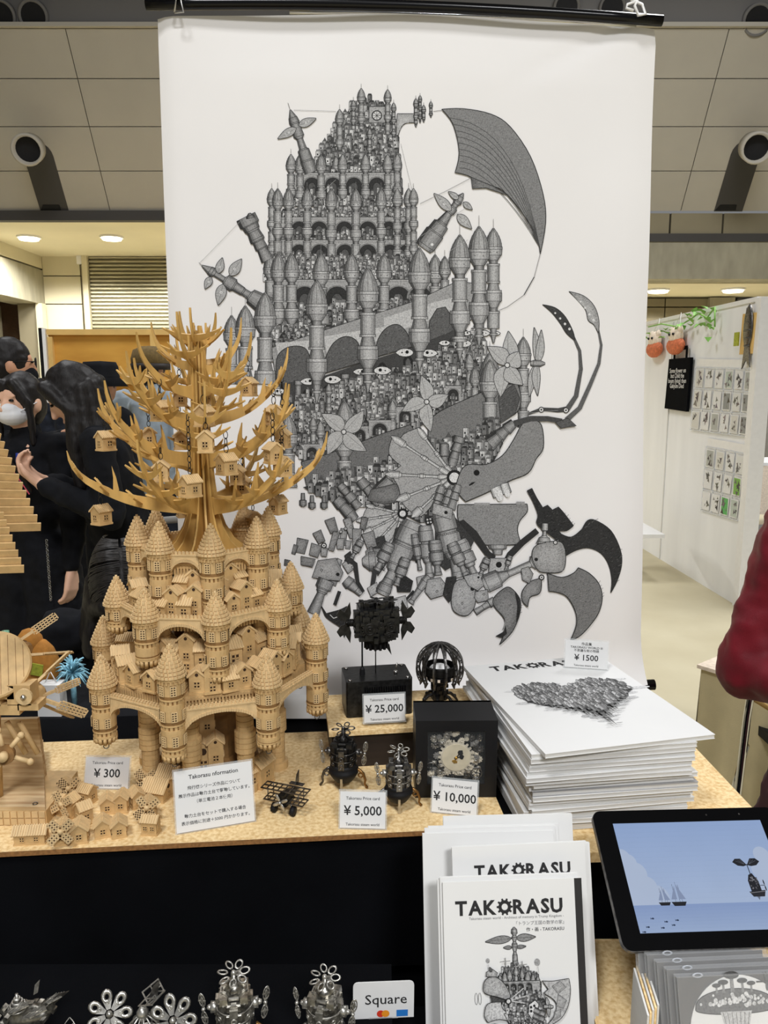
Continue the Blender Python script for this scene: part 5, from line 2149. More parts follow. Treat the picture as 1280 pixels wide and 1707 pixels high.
first = True
for px, py, dy, wh in HH:
    p = PY(px, py, (CY + dy) * KS)
    hz = .022
    # hang it right below the nearest branch point above
    best = min(SAMPLES, key=lambda s: (hypot(s.x - p.x, s.y - p.y) + (9 if not .02 < s.z - p.z < .13 else 0) + abs(s.z - p.z - .055) * .25))
    topz = best.z
    cx, cy = best.x, best.y
    if hypot(cx - p.x, cy - p.y) > .035:
        k = .03 / hypot(cx - p.x, cy - p.y)
    L = max(.018, topz - (p.z + .018))
    zc = topz - L - .018
    t = thing('hanging_house', 'tiny chained wooden house, ' + wh, 'miniature house', (cx, cy, zc), random.uniform(-.7, .7), 'hanging houses on the wooden tree')
    house3(t, .021, .024, .022, T(0, 0, -.017), 7, 'walls', 'mdf', 'mdf_pale')
    w_ = put('chain', chain_mesh(L), t, (0, 0, .0165))

# ------------------------------------------------------------------ miniature houses for sale on the board
BLADE = MB()


def blade_mesh(L, w):
    """windmill sail of lattice bars over a dark sheet that fills the gaps"""
    b = MB()
    t = .0018
    b.box((L * .10, 0, 0), (L * .28, w * .4, t))
    x0, x1 = L * .20, L
    for y, q in ((-w * .40, .2), (0, .22), (w * .40, .2)):
        b.box(((x0 + x1) / 2, y, 0), (x1 - x0, w * q, t))
    for k in range(4):
        b.box((x0 + (x1 - x0) * (.06 + .88 * k / 3), 0, 0), ((x1 - x0) * .15, w, t))
    b.m = 1
    b.box(((x0 + x1) / 2, 0, 0), ((x1 - x0) * .96, w * .96, t * .4))
    return b.mesh('sail', ['mdf_pale', 'recess'])


SAIL = blade_mesh(.0185, .0115)
HUB = MB()
HUB.cyl((0, 0, -.004), (0, 0, .004), .0036)
HUBM = HUB.mesh('hub', 'mdf_pale')


def mini(px, py, w, d, h, rz, label, mill=False, extra=None, name='miniature_house'):
    p = PZ(px, py, ZB)
    t = thing(name, label, 'miniature house', (p.x, p.y, ZB), rz, 'miniature houses on the cork board')
    w, d, h = w * .88, d * .88, h * .92
    house3(t, w, d, h, I4, 8, 'walls')
    if extra:
        w2, d2, h2, dx, dy, r2 = extra
        house3(t, w2, d2, h2, T(dx, dy, 0) @ Rz(r2), 8, 'wing')
    if mill:
        a0 = random.uniform(.55, 1.0)
        F = T(0, -d / 2 - .0075, h + w * .16) @ Rx(pi / 2 - .15)
        hb = put('hub', HUBM, t)
        hb.matrix_basis = F
        for k in range(4):
            s = put('sail', SAIL, t)
            s.matrix_basis = F @ Rz(a0 + k * pi / 2) @ T(.002, 0, .0016) @ Rx(.12)
    return t


random.seed(4)
mini(113, 1330, .021, .024, .024, .5, 'small wooden windmill house at the back left of the miniature group', True, None, 'miniature_windmill')
mini(146, 1336, .022, .026, .022, 1.2, 'small ribbed-roof house right of the rear windmill, below the small price card', False)
mini(118, 1358, .022, .024, .026, -.3, 'small wooden windmill house with bent sails in the middle of the left cluster', True, (.02, .02, .02, -.021, .003, 1.5), 'miniature_windmill')
mini(141, 1372, .022, .022, .028, -.8, 'small gabled house right of the middle windmill in the left cluster', False)
mini(106, 1402, .024, .024, .024, .25, 'front wooden windmill house with four lattice sails nearest the board edge', True, (.022, .024, .020, .023, -.002, .0), 'miniature_windmill')
mini(53, 1402, .022, .048, .017, .1 + pi / 2, 'long low wooden house with pale ribbed roof at the front left', False, None)
mini(180, 1352, .022, .024, .020, .3, 'small gabled house, left one of the rear pair beside the price card', False)
mini(204, 1350, .022, .024, .024, .1, 'small gabled house, right one of the rear pair', False)
mini(172, 1391, .024, .024, .020, .35, 'small gabled house, left one of the front pair', False)
mini(199, 1391, .022, .024, .020, .35, 'small gabled house, right one of the front pair', False)
mini(241, 1316, .022, .022, .024, .4, 'small wooden windmill house close to the castle columns', True, None, 'miniature_windmill')
mini(228, 1342, .020, .024, .022, .6, 'small steep-roofed house tucked behind the right windmill', False)
mini(248, 1362, .024, .024, .024, .2, 'wooden windmill house with lattice sails beside the information card', True, None, 'miniature_windmill')
mini(252, 1388, .018, .026, .022, 1.45, 'small house with a pale ribbed roof standing alone left of the information card', False)
# ------------------------------------------------------------------ price cards in clear holders
def card(bl, br, z, h, tilt, lines, label, name='price_card', group='price cards', lift=0.0):
    p0, p1 = PZ(bl[0], bl[1], z), PZ(br[0], br[1], z)
    w = (p1 - p0).length
    x = (p1 - p0).normalized()
    n = x.cross(Vector((0, 0, 1)))          # towards the viewer
    y = (Vector((0, 0, 1)) * cos(tilt) - n * sin(tilt)).normalized()
    F = frame((p0 + p1) / 2 + Vector((0, 0, .001 + lift)), x, y, x.cross(y))
    t = thing(name, label, 'price card' if name == 'price_card' else 'sign', M=F, group=group)
    b = MB()
    b.box((0, h / 2 + .001, 0), (w, h, .0006))
    b.build('card', 'white_paper', t)
    b = MB()
    m = .0022
    b.box((0, h / 2 + .001, -.0016), (w + 2 * m, h + 2 * m + .001, .0012))
    b.box((0, -.0004, -.004), (w + 2 * m, .0012, .010))
    b.build('holder', 'acrylic', t)
    b = MB()
    for s, size, yy, bold in lines:
        text(b, s, size, 0, yy * h, .0005, 'c', bold)
    b.build('lettering', 'ink', t)
    return t


def pc(price):
    return [('Takorasu Price card', .0062, .80, .006), (price, .0185, .38, .014), ('Takorasu steam world', .0055, .09, .006)]


card((140, 1316), (213, 1317), ZB, .049, .35, pc('¥ 300'), 'price card reading 300 yen behind the miniature houses')
card((607, 1207), (675, 1203), .9245, .047, .15, pc('¥ 25,000'), 'price card reading 25,000 yen leaning on the black metal box')
card((566, 1382), (642, 1384), ZB, .052, .3, pc('¥ 5,000'), 'price card reading 5,000 yen in front of the two metal landers')
card((719, 1355), (794, 1363), ZB, .050, .3, pc('¥ 10,000'), 'price card reading 10,000 yen below the black framed clock')
info = [('Takorasu nformation', .0085, .86, .012), ('飛行機シリーズ作品について', .0060, .69, .008), ('展示作品は動力土台で駆動しています。', .0060, .575, .008), ('（単三電池２本使用）', .0060, .46, .008),
        ('動力土台をセットで購入する場合', .0060, .24, .008), ('表示価格に別途＋5000 円かかります。', .0060, .125, .008)]
card((295, 1392), (425, 1370), ZB, .088, .28, info, 'large white information card in a clear holder at the foot of the castle', 'information_card', None)

# ------------------------------------------------------------------ framed gear clock
c0, c1 = PZ(692, 1330, ZB), PZ(827, 1329, ZB)
x = (c1 - c0).normalized()
CW = (c1 - c0).length
CF = frame((c0 + c1) / 2, x, Vector((0, 0, 1)).cross(x), Vector((0, 0, 1)))
ck = thing('gear_clock', 'deep black box frame clock with a gear collage and a pale cog-edged dial', 'clock', M=CF)
CH, CDp = .130, .078
b = MB()
b.box((0, CDp - .003, CH / 2), (CW, .006, CH))
for sx in (-1, 1):
    b.box((sx * (CW / 2 - .0095), CDp / 2, CH / 2), (.019, CDp, CH))
b.box((0, CDp / 2, .0115), (CW - .038, CDp, .023))
b.box((0, CDp / 2, CH - .009), (CW - .038, CDp, .018))
b.build('box_frame', 'black_frame', ck)
WZ0, WZ1, WX0 = .023, CH - .018, CW / 2 - .019
b = MB()
b.box((0, .0125, (WZ0 + WZ1) / 2), (2 * WX0, .002, WZ1 - WZ0))
b.build('backing', 'black_matte', ck)
random.seed(31)
G = frame((0, .0115, .066), (1, 0, 0), (0, 0, 1), (0, -1, 0))
for k in range(125):
    x_, y_ = random.uniform(-WX0, WX0), random.uniform(-.042, .043)
    if abs(x_) > WX0 - .006 or not (-.039 < y_ < .040) or hypot(x_, y_) < .025:
        continue
    R_ = random.uniform(.0035, .0075)
    b = MB(G @ T(x_, y_, .0003 + .0006 * (k % 6)))
    if k % 3 == 0:
        b.box((0, 0, .001), (R_ * 1.6, R_ * 1.2, .002))
        b.box((0, 0, .0025), (R_ * .9, R_ * .7, .001))
        b.cyl((0, 0, 0), (0, 0, .004), R_ * .25, None, 8)
    else:
        b.prism(gear_outline(R_, R_ * .78, 9), 0, .0018)
        b.torus(T(0, 0, .002), R_ * .45, R_ * .12, 10, 5)
    b.build('gear', random.choice(('cog_pale', 'gunmetal', 'silver_paint', 'cog_pale', 'table_grey')), ck)
for x_, y_, R_ in ((-.039, -.022, .012), (.033, -.028, .009), (-.012, -.038, .009)):
    b = MB(G @ T(x_, y_, .004))
    b.torus(I4, R_, .0012, 18, 5)
    for q in range(5):
        a = q * pi / 2.5
        b.tube([(0, 0, 0), (R_ * cos(a), R_ * sin(a), 0)], .0007, 5)
    b.build('gear', 'gunmetal', ck)
b = MB(G)
b.prism(gear_outline(.0285, .0245, 22), .004, .0065)
b.build('dial_ring', 'cog_pale', ck)
b = MB(G)
b.lathe([(.0225, .0064), (.0225, .0075)], 28)
b.build('dial', 'clock_face', ck)
for a, L, m in ((.9, .016, 'black_matte'), (.2, .013, 'black_matte'), (-1.9, .010, 'gold')):
    b = MB(G @ Rz(a))
    b.prism([(-.003, -.0008), (L * .4, -.0008), (L * .55, -.004), (L * .75, -.0045), (L, 0), (L * .75, .0045), (L * .55, .004), (L * .4, .0008), (-.003, .0008)], .0078, .0084)
    b.build('hand', m, ck)
b = MB(G)
b.cyl((0, 0, .0078), (0, 0, .0098), .0022)
b.build('spindle', 'gold', ck)
b = MB()
b.box((0, .0008, (WZ0 + WZ1) / 2), (2 * WX0, .0010, WZ1 - WZ0))
b.build('glass_pane', 'glass', ck)

# ------------------------------------------------------------------ black machine on its metal box
q0, q1 = PZ(578, 1200, .919), PZ(689, 1192, .919)
x = (q1 - q0).normalized()
BW_ = (q1 - q0).length
BF = frame((q0 + q1) / 2, x, Vector((0, 0, 1)).cross(x), Vector((0, 0, 1)))
BF = BF @ T(0, .006, 0)
BH, BD = .066, .076
mb_ = thing('machine_on_box', 'black mechanical flying machine on a rod above a worn black metal box with a grille', 'machine model', M=BF)
b = MB()
r = .006
pts = []
for sx, sy in ((1, 1), (-1, 1), (-1, -1), (1, -1)):
    for k in range(4):
        a = atan2(sy, sx) + (k - 1.5) * pi / 6
        pts.append((sx * (BW_ / 2 - r) + r * cos(a), sy * (BD / 2 - r) + r * sin(a)))
b.prism(pts, .0, BH, T(0, BD / 2, 0))
b.build('metal_box', 'iron_dark', mb_)
b = MB()
for k in range(18):
    b.box((-.030 + k * .0042 + .004, -.0008, .040), (.0018, .003, .030))
b.build('grille', 'black_gloss', mb_)
for sx in (-1, 1):
    for yy in (.008, BD - .008):
        b = MB()
        b.lathe([(.0036, 0), (.003, .0018), (.0, .0026)], 10, T(sx * (BW_ / 2 - .008), yy, BH), True)
        b.build('screw', 'steel', mb_)
b = MB()
b.cyl((.034, .03, BH), (.034, .03, BH + .005), .0035)
b.cyl((.034, .03, BH + .004), (.036, .028, BH + .020), .0014)
b.build('toggle_switch', 'steel', mb_)
b = MB()
b.cyl((-.001, .04, BH), (-.001, .04, BH + .05), .0011)
b.build('rod', 'gunmetal', mb_)
b = MB()
b.cyl((-.026, .036, BH), (-.026, .036, BH + .070), .0015)
b.lathe([(.005, 0), (.0045, .010), (.002, .014)], 12, T(-.026, .036, BH))
b.build('support', 'black_matte', mb_)
MZ = BH + .096
b = MB(T(.0, .04, MZ))
random.seed(9)
b.box((0, 0, 0), (.064, .05, .056))
b.box((0, 0, .0), (.078, .04, .036))
for k in range(90):
    f = k % 4
    u, v = random.uniform(-1, 1), random.uniform(-1, 1)
    s = random.uniform(.004, .012)
    d = (s, .006 + random.random() * .006, s * random.uniform(.5, 1.4))
    if f < 2:
        b.box((u * .032, -.025 - random.random() * .004, v * .027), d)
    elif f == 2:
        b.box((u * .030, v * .02, .028 + random.random() * .006), (d[0], d[2], d[1] * 1.6))
    else:
        b.box((.036 * (1 if u > 0 else -1), u * .02, v * .025), (d[1], d[0], d[2]))
b.build('body', 'iron_dark', mb_)
for x_, z_, R_, nt in ((-.016, -.004, .0145, 18), (.022, -.002, .011, 8), (.004, .003, .006, 10), (.018, -.018, .010, 12)):
    b = MB(frame((x_, .04 - .030, MZ + z_), (1, 0, 0), (0, 0, 1), (0, -1, 0)))
    b.prism(gear_outline(R_, R_ * .86, nt), 0, .003)
    b.torus(T(0, 0, .003), R_ * .68, R_ * .09, 20, 5)
    b.torus(T(0, 0, .0035), R_ * .35, R_ * .08, 14, 5)
    b.cyl((0, 0, 0), (0, 0, .006), R_ * .15)
    b.build('gear', 'gun_dark', mb_)
for sx in (-1, 1):
    b = MB(T(sx * .044, .04, MZ))
    b.cyl((-sx * .008, 0, 0), (sx * .006, 0, 0), .006)
    b.cyl((sx * .006, 0, 0), (sx * .012, 0, 0), .003)
    for k in range(5):
        b.torus(T(sx * (-.004 + k * .0028), 0, 0) @ Ry(pi / 2), .0065, .001, 12, 5)
    b.build('side_drive', 'gun_dark', mb_)
    b = MB(frame((sx * .055, .04, MZ), (sx, 0, 0), (0, 0, 1), (0, -1, 0)))
    for s in (1, -1):
        b.prism([(-.006, s * .002), (.008, s * .004), (.016, s * .016), (.010, s * .026), (.002, s * .020), (-.008, s * .038), (-.010, s * .018)], -.001, .001)
    b.build('claw_blade', 'iron_dark', mb_)
for x_, y_ in ((-.022, .03), (0, .045), (.022, .03), (.0, .025)):
    b = MB(T(x_, y_, MZ + .036))
    b.cyl((0, 0, -.01), (0, 0, .004), .003)
    for k in range(4):
        a = k * pi / 2 + .4
        b.sphere((.010 * cos(a), .010 * sin(a), .004), (.009, .004, .0008), 8, Rz(a))
    b.build('rotor', 'gun_dark', mb_)
b = MB(T(0, .04, MZ - .028))
b.lathe([(.006, -.024), (.016, -.020), (.020, -.008), (.022, -.004), (.022, 0)], 20, None, True)
for k in range(14):
    a = 2 * pi * k / 14
    b.box((.020 * cos(a), .020 * sin(a), -.014), (.004, .004, .012), Rz(a))
b.build('bowl', 'black_matte', mb_)
b = MB(T(0, .04, MZ - .028))
b.prism([(0, 0), (.010, -.006), (.014, -.026), (.006, -.014)], -.002, .002, frame((.014, 0, -.01), (1, 0, 0), (0, 0, 1), (0, -1, 0)))
b.build('hook', 'iron_dark', mb_)

# ------------------------------------------------------------------ ribbed dome lamp model behind the clock
dz = .9192
dp = PY(733, 1112, 1.345)
dm = thing('ribbed_dome', 'dark metal dome of perforated curved ribs on a knobbly stem behind the clock', 'dome model', (dp.x, dp.y, dz))
RZ = dp.z - dz
NRB = 12
for k in range(NRB):
    a = 2 * pi * k / NRB + .2
    b = MB(frame((0, 0, RZ), (cos(a), sin(a), 0), (0, 0, 1), (sin(a), -cos(a), 0)))
    n = 16
    A = [.02 + (pi * .5 + .5) * i / n for i in range(n + 1)]
    ro, ri = .044, .0385
    o_ = [(ro * sin(t), ro * 1.05 * cos(t)) for t in A]
    i_ = [(ri * sin(t), ri * 1.05 * cos(t)) for t in A]
    for side in (o_, i_):
        for p, q in zip(side, side[1:]):
            d = (q[0] - p[0], q[1] - p[1])
            l = hypot(*d)
            nx, ny = -d[1] / l * .0011, d[0] / l * .0011
            b.prism([(p[0] + nx, p[1] + ny), (q[0] + nx, q[1] + ny), (q[0] - nx, q[1] - ny), (p[0] - nx, p[1] - ny)], -.0016, .0016)
    for i in range(1, n, 2):
        p, q = o_[i], i_[i]
        b.prism([(p[0], p[1] + .001), (q[0], q[1] + .001), (q[0], q[1] - .001), (p[0], p[1] - .001)], -.0014, .0014)
    b.prism([o_[-1], (o_[-1][0] - .001, o_[-1][1] - .008), (i_[-1][0] - .003, i_[-1][1] - .003), i_[-1]], -.0016, .0016)
    b.build('rib', 'gunmetal', dm)
b = MB(T(0, 0, RZ))
b.lathe([(.027, .006), (.030, .004), (.030, -.010), (.027, -.010), (.027, .006)], 24, None, False, 0, False)
b.build('basket_rim', 'gun_dark', dm)
b = MB(T(0, 0, RZ))
b.lathe([(.010, -.030), (.022, -.024), (.027, -.012)], 20, None, True)
for k in range(14):
    a = 2 * pi * k / 14
    b.box((.027 * cos(a), .027 * sin(a), -.016), (.004, .007, .008), Rz(a))
b.build('basket', 'black_matte', dm)
b = MB(T(0, 0, RZ))
for k in range(14):
    a = 2 * pi * k / 14 + .1
    b.box((.0295 * cos(a), .0295 * sin(a), -.016), (.001, .0045, .005), Rz(a))
b.build('basket_window', 'cream', dm)
b = MB()
b.sphere((0, 0, RZ - .004), (.020, .020, .010), 14)
b.build('white_core', 'white_gloss', dm)
b = MB()
b.lathe([(.016, .012), (.012, .024), (.009, .034), (.012, RZ - .034), (.016, RZ - .028)], 14, None, True)
random.seed(3)
for k in range(22):
    a, z = random.uniform(0, 6.28), random.uniform(.012, RZ - .032)
    b.box((.013 * cos(a), .013 * sin(a), z), (.006, .006, .006), Rz(a))
b.build('stem', 'gun_dark', dm)
for k in range(6):
    a = 2 * pi * k / 6 + .3
    b = MB(Rz(a))
    b.tube([(.010, 0, .020), (.022, 0, .018), (.030, 0, .010), (.036, 0, .0015)], [.0035, .003, .0028, .002], 7)
    b.sphere((.030, 0, .012), .0035, 8)
    b.build('foot', 'gun_dark', dm)


# ------------------------------------------------------------------ small metal landers (4 of them) and their kin
def lander(M, label, metal='gun_dark', petals=6, scale=1.0, group='small metal lander models', legs=True, light='silver_paint'):
    t = thing('lander_model', label, 'metal model', M=M @ Matrix.Scale(scale, 4), group=group)
    # base ring and cup
    b = MB()
    b.lathe([(.006, .010), (.014, .013), (.0195, .021), (.0225, .026), (.0225, .031), (.020, .033), (.0205, .036), (.0195, .040)], 24, None, True)
    b.build('base_ring', 'black_matte', t)
    # segmented body: eight-sided drums with bands, lugs and windows
    b = MB()
    for z0_, z1_, r in ((.038, .048, .0185), (.049, .060, .0200), (.061, .070, .0185), (.071, .076, .014)):
        b.lathe([(r * .93, z0_), (r, z0_ + .0015), (r, z1_ - .0015), (r * .93, z1_)], 8, None, False, pi / 8)
    for k in range(8):
        a = k * pi / 4
        for z, rr in ((.0545, .0195), (.043, .018), (.0655, .018)):
            b.box((rr * cos(a), rr * sin(a), z), (.003, .0085, .0075), Rz(a))
    for sx, sy in ((1, 1), (1, -1), (-1, 1), (-1, -1)):
        b.box((sx * .0105, sy * .0105, .072), (.009, .009, .007), None, .85)
    b.build('body', metal, t)
    b = MB()
    for k in range(8):
        a = k * pi / 4
        for z, rr in ((.0545, .0212), (.0435, .0197)):
            F = frame((rr * cos(a), rr * sin(a), z), (-sin(a), cos(a), 0), (0, 0, 1), (cos(a), sin(a), 0))
            b.torus(F, .0022, .0006, 10, 5)
    for z in (.0485, .0605):
        b.torus(T(0, 0, z), .0195, .0007, 24, 5)
    b.build('band', light, t)
    b = MB()
    b.box((0, -.0165, .0665), (.007, .006, .010), None, .8)
    b.box((0, -.0190, .052), (.0085, .004, .030))
    for z in (.043, .0545):
        b.torus(frame((0, -.0212, z), (1, 0, 0), (0, 0, 1), (0, -1, 0)), .0028, .0007, 12, 5)
    for sx in (-1, 1):
        b.frame_rect(sx * .010 - .0045, -.0045, sx * .010 + .0045, .0045, .0014, .0755, .0768)
    b.build('hatch', light, t)
    # mast and top propeller
    b = MB()
    b.lathe([(.009, .075), (.010, .079), (.006, .083), (.003, .085), (.003, .094)], 12, None, True)
    for k in range(6):
        a = k * pi / 3
        b.box((.009 * cos(a), .009 * sin(a), .079), (.004, .003, .005), Rz(a))
    b.build('mast', metal, t)
    pr = MB(T(0, 0, .094) @ Rx(.18))
    for k in range(petals):
        a = 2 * pi * k / petals + .2
        A = Rz(a)
        pr.torus(A @ T(.0118, 0, 0) @ Matrix.Diagonal((1.5, 1, 1, 1)) @ Rx(.3), .0034, .0009, 12, 5)
        pr.box((.0045, 0, 0), (.006, .0018, .001), A)
    pr.sphere((0, 0, .001), .003, 10)
    pr.build('top_propeller', light, t)
    for sx in (-1, 1):
        b = MB()
        b.cyl((sx * .017, 0, .057), (sx * .025, 0, .057), .0052, .006)
        b.cyl((sx * .025, 0, .057), (sx * .029, 0, .057), .0035, .002)
        arm = b.build('side_pod', light, t)
        b = MB(frame((sx * .0325, -.002, .057), (1, 0, 0), (0, 0, 1), (0, -1, 0)) @ Ry(.35 * sx) @ Rz(-.12 * sx))
        for s in (1, -1):
            for q in (-1, 0, 1):
                if q:
                    b.torus(T(0, s * .0105, 0) @ Matrix.Diagonal((.62, 1.35, .5, 1)), .0054 if q > 0 else .0022, .0011, 12, 5)
            b.box((0, s * .010, 0), (.0012, .014, .0012))
            b.box((0, s * .010, 0), (.008, .0012, .0012))
        b.sphere((0, 0, 0), .0024, 8)
        b.build('side_propeller', 'silver_paint', arm)
    if legs:
        for k in range(3):
            a = (0, pi, pi / 2)[k]
            b = MB(Rz(a))
            b.tube([(.017, 0, .025), (.023, 0, .030), (.030, 0, .024), (.033, 0, .014), (.032, 0, .007), (.036, 0, .0015)], [.003, .0028, .0022, .002, .0016, .0022], 7)
            b.torus(T(.026, 0, .021) @ Rx(pi / 2), .0035, .0012, 10, 5)
            b.build('leg', 'gunmetal' if k % 2 else 'bronze', t)
        b = MB()
        b.box((0, -.0195, .012), (.0034, .0034, .0238))
        b.build('ladder', 'steel', t)
    return t


p = PZ(573, 1312, ZB)
lander(T(p.x, p.y, ZB) @ Rz(-.12), 'dark metal lander with petal propeller, the taller rear one left of the dark riser end', 'gun_dark', 6, 1.08, light='gunmetal')
p = PZ(664, 1345, ZB)
lander(T(p.x, p.y, ZB) @ Rz(.05), 'metal lander with silver side propellers, the front one beside the 5,000 yen card', 'gunmetal', 6, 1.0)

# foreground models on the low step
ZL_ = .7295
p = PZ(394, 1756, ZL_)
lander(T(p.x, p.y, ZL_ + .0035) @ Rz(.15), 'steel lander with seven-petal top propeller at the bottom edge, left of the payment sign', 'worn_steel', 7, 1.08, legs=True)
bp_ = thing('base_plate', 'pale base plate under the steel lander at the bottom edge', 'plate', (p.x + .012, p.y, ZL_))
b = MB()
b.box((.012, 0, .0015), (.075, .055, .003))
b.build('plate', 'silver_paint', bp_)
b = MB()
b.lathe([(.002, .003), (.0015, .0045)], 8, T(.044, -.018, 0))
b.build('screw', 'gunmetal', bp_)
p2_ = PZ(543, 1758, ZL_)
lander(T(p2_.x, p2_.y, ZL_ + .0035) @ Rz(-.25), 'steel lander with a small daisy propeller standing in front of the payment sign', 'worn_steel', 7, 1.04, legs=True)
bp_ = thing('base_plate', 'pale base plate under the lander before the payment sign', 'plate', (p2_.x, p2_.y, ZL_))
b = MB()
b.box((0, 0, .0015), (.07, .055, .003))
b.build('plate', 'silver_paint', bp_)
b = MB()
b.lathe([(.002, .003), (.0015, .0045)], 8, T(-.03, -.018, 0))
b.build('screw', 'gunmetal', bp_)


def daisy(b, R_, w, n, hub):
    for k in range(n):
        a = 2 * pi * k / n
        A = Rz(a)
        pts = [(hub * .6, -w * .25), (R_ * .55, -w * .5), (R_ * .85, -w * .5), (R_, -w * .2), (R_, w * .2), (R_ * .85, w * .5), (R_ * .55, w * .5), (hub * .6, w * .25)]
        inn = [(R_ * .62, -w * .22), (R_ * .82, -w * .24), (R_ * .82, w * .24), (R_ * .62, w * .22)]
        b.prism([(R_ * .2, -w * .18), (R_ * .58, -w * .42), (R_ * .58, w * .42), (R_ * .2, w * .18)], -.0005, .0005, A)
        b.torus(A @ T(R_ * .74, 0, 0) @ Matrix.Diagonal((1.25, 1, .35, 1)), w * .36, w * .20, 12, 5)
        b.torus(A @ T(R_ * .5, 0, .0006), w * .14, w * .06, 8, 5)
    b.sphere((0, 0, 0), hub, 10)


# twin daisy-propeller model with three cages
p = PZ(243, 1768, ZL_)
t = thing('cage_flyer_model', 'steel model of three domed cages under two big daisy propellers at the bottom edge', 'metal model', (p.x, p.y, ZL_), .1)
b = MB()
b.box((.02, .0, .002), (.12, .05, .004))
b.build('plate', 'gun_dark', t)
for x_, s, dy, hh in ((-.036, .8, .004, .050), (0, 1.15, -.002, .064), (.037, .95, -.006, .050)):
    b = MB(T(x_, dy, 0))
    R_ = .016 * s
    for z in (.006, .02, .034):
        b.torus(T(0, 0, z), R_, .0012, 20, 5)
    for k in range(10):
        a = 2 * pi * k / 10
        b.tube([(R_ * cos(a), R_ * sin(a), .004), (R_ * cos(a), R_ * sin(a), hh - .026 + .004), (R_ * .8 * cos(a), R_ * .8 * sin(a), hh - .012), (.002 * cos(a), .002 * sin(a), hh)], .0011, 5)
    b.lathe([(R_ * .72, .004), (R_ * .72, hh - .026)], 14)
    cg = b.build('cage', 'silver_paint' if x_ == 0 else 'worn_steel', t)
    b = MB(T(x_, dy, hh))
    b.lathe([(.006, -.006), (.007, .002), (.003, .008)], 12, None, True)
    b.build('cap', 'silver_paint', cg)
for x_, y_, z_, sc in ((-.036, -.004, .068, 1.0), (.036, -.016, .064, 1.08)):
    b = MB(T(x_, y_, z_) @ Rx(1.05) @ Ry(.15 if x_ < 0 else -.1))
    daisy(b, .024 * sc, .0115 * sc, 7, .004)
    b.build('propeller', 'silver_paint', t)
    b = MB()
    b.cyl((x_, y_, z_), (x_, y_ + .014, z_ - .02), .002)
    b.build('propeller_shaft', 'gunmetal', t)
for s in (-1, 1):
    b = MB(T(.0, .012, .070) @ Rz(.5 * s) @ Ry(-.4))
    b.frame_rect(0, -.012, .022, .012, .0016, -.0005, .0005)
    b.box((.011, 0, 0), (.0012, .024, .001))
    b.box((.011, 0, 0), (.022, .0012, .001))
    b.build('lattice_wing', 'silver_paint', t)
b = MB(T(.008, .012, .060))
b.prism([(0, 0), (.006, .010), (.010, .034), (.002, .026), (-.004, .010)], -.0006, .0006, frame((0, 0, 0), (1, 0, 0), (0, 0, 1), (0, -1, 0)))
b.build('fin', 'gunmetal', t)

# dark dragonfly-like flyer at the lower left
p = PZ(48, 1736, ZL_)
t = thing('winged_flyer_model', 'dark steel winged flyer with lattice fans in the bottom left corner', 'metal model', (p.x, p.y, ZL_), -.2)
b = MB()
b.sphere((0, 0, .034), (.034, .014, .014), 14, Ry(-.35))
random.seed(12)
for k in range(40):
    x_ = random.uniform(-.035, .035)
    b.box((x_, random.uniform(-.012, .012), .034 + x_ * .36 + random.uniform(-.008, .014)), (random.uniform(.003, .01), .006, random.uniform(.003, .008)), Ry(random.uniform(-1, 1)))
b.build('fuselage', 'worn_steel', t)
for sx, yy, L in ((-.012, -.012, .04), (.010, -.014, .045), (.022, .01, .03)):
    b = MB(T(sx, yy, .052) @ Rz(random.uniform(-.6, .2)) @ Ry(-.5))
    b.prism([(0, -.004), (L * .6, -.011), (L, 0), (L * .6, .009), (0, .004)], -.0004, .0004)
    for k in range(4):
        b.box((L * (.2 + .18 * k), 0, .0005), (.001, .018, .001))
    b.box((L * .45, 0, .0006), (L * .9, .0012, .001))
    b.build('wing', 'silver_paint', t)
b = MB(T(-.006, -.006, .050))
for k, (r, z) in enumerate(((.010, 0), (.008, .004), (.0055, .008), (.003, .012))):
    b.torus(T(0, 0, z), r, .0014, 16, 6)
b.cyl((0, 0, -.004), (0, 0, .018), .0018)
b.build('coil_mast', 'silver_paint', t)
b = MB(T(.040, -.012, .018) @ Rx(.7) @ Ry(.25))
for k in range(9):
    a = -1.2 + 2.4 * k / 8
    b.tube([(0, 0, 0), (.028 * cos(a), .028 * sin(a), 0)], .0006, 5)
for r in (.010, .019, .028):
    b.tube([(r * cos(-1.2 + 2.4 * k / 12), r * sin(-1.2 + 2.4 * k / 12), 0) for k in range(13)], .0007, 5)
b.build('web_fan', 'silver_paint', t)
b = MB(T(.026, .004, .052))
b.prism([(0, 0), (.012, .004), (.030, .022), (.016, .016)], -.0006, .0006, frame((0, 0, 0), (1, 0, 0), (0, 0, 1), (0, -1, 0)))
b.build('tail_fin', 'gunmetal', t)
b = MB(T(.004, .01, .055))
b.prism([(0, 0), (.006, .004), (.010, .022), (.003, .014)], -.0006, .0006, frame((0, 0, 0), (1, 0, 0), (0, 0, 1), (0, -1, 0)))
b.build('top_fin', 'silver_paint', t)
b = MB()
b.cyl((0, 0, .0), (0, 0, .03), .0025)
b.lathe([(.016, 0), (.016, .003)], 16)
b.build('stand', 'gun_dark', t)

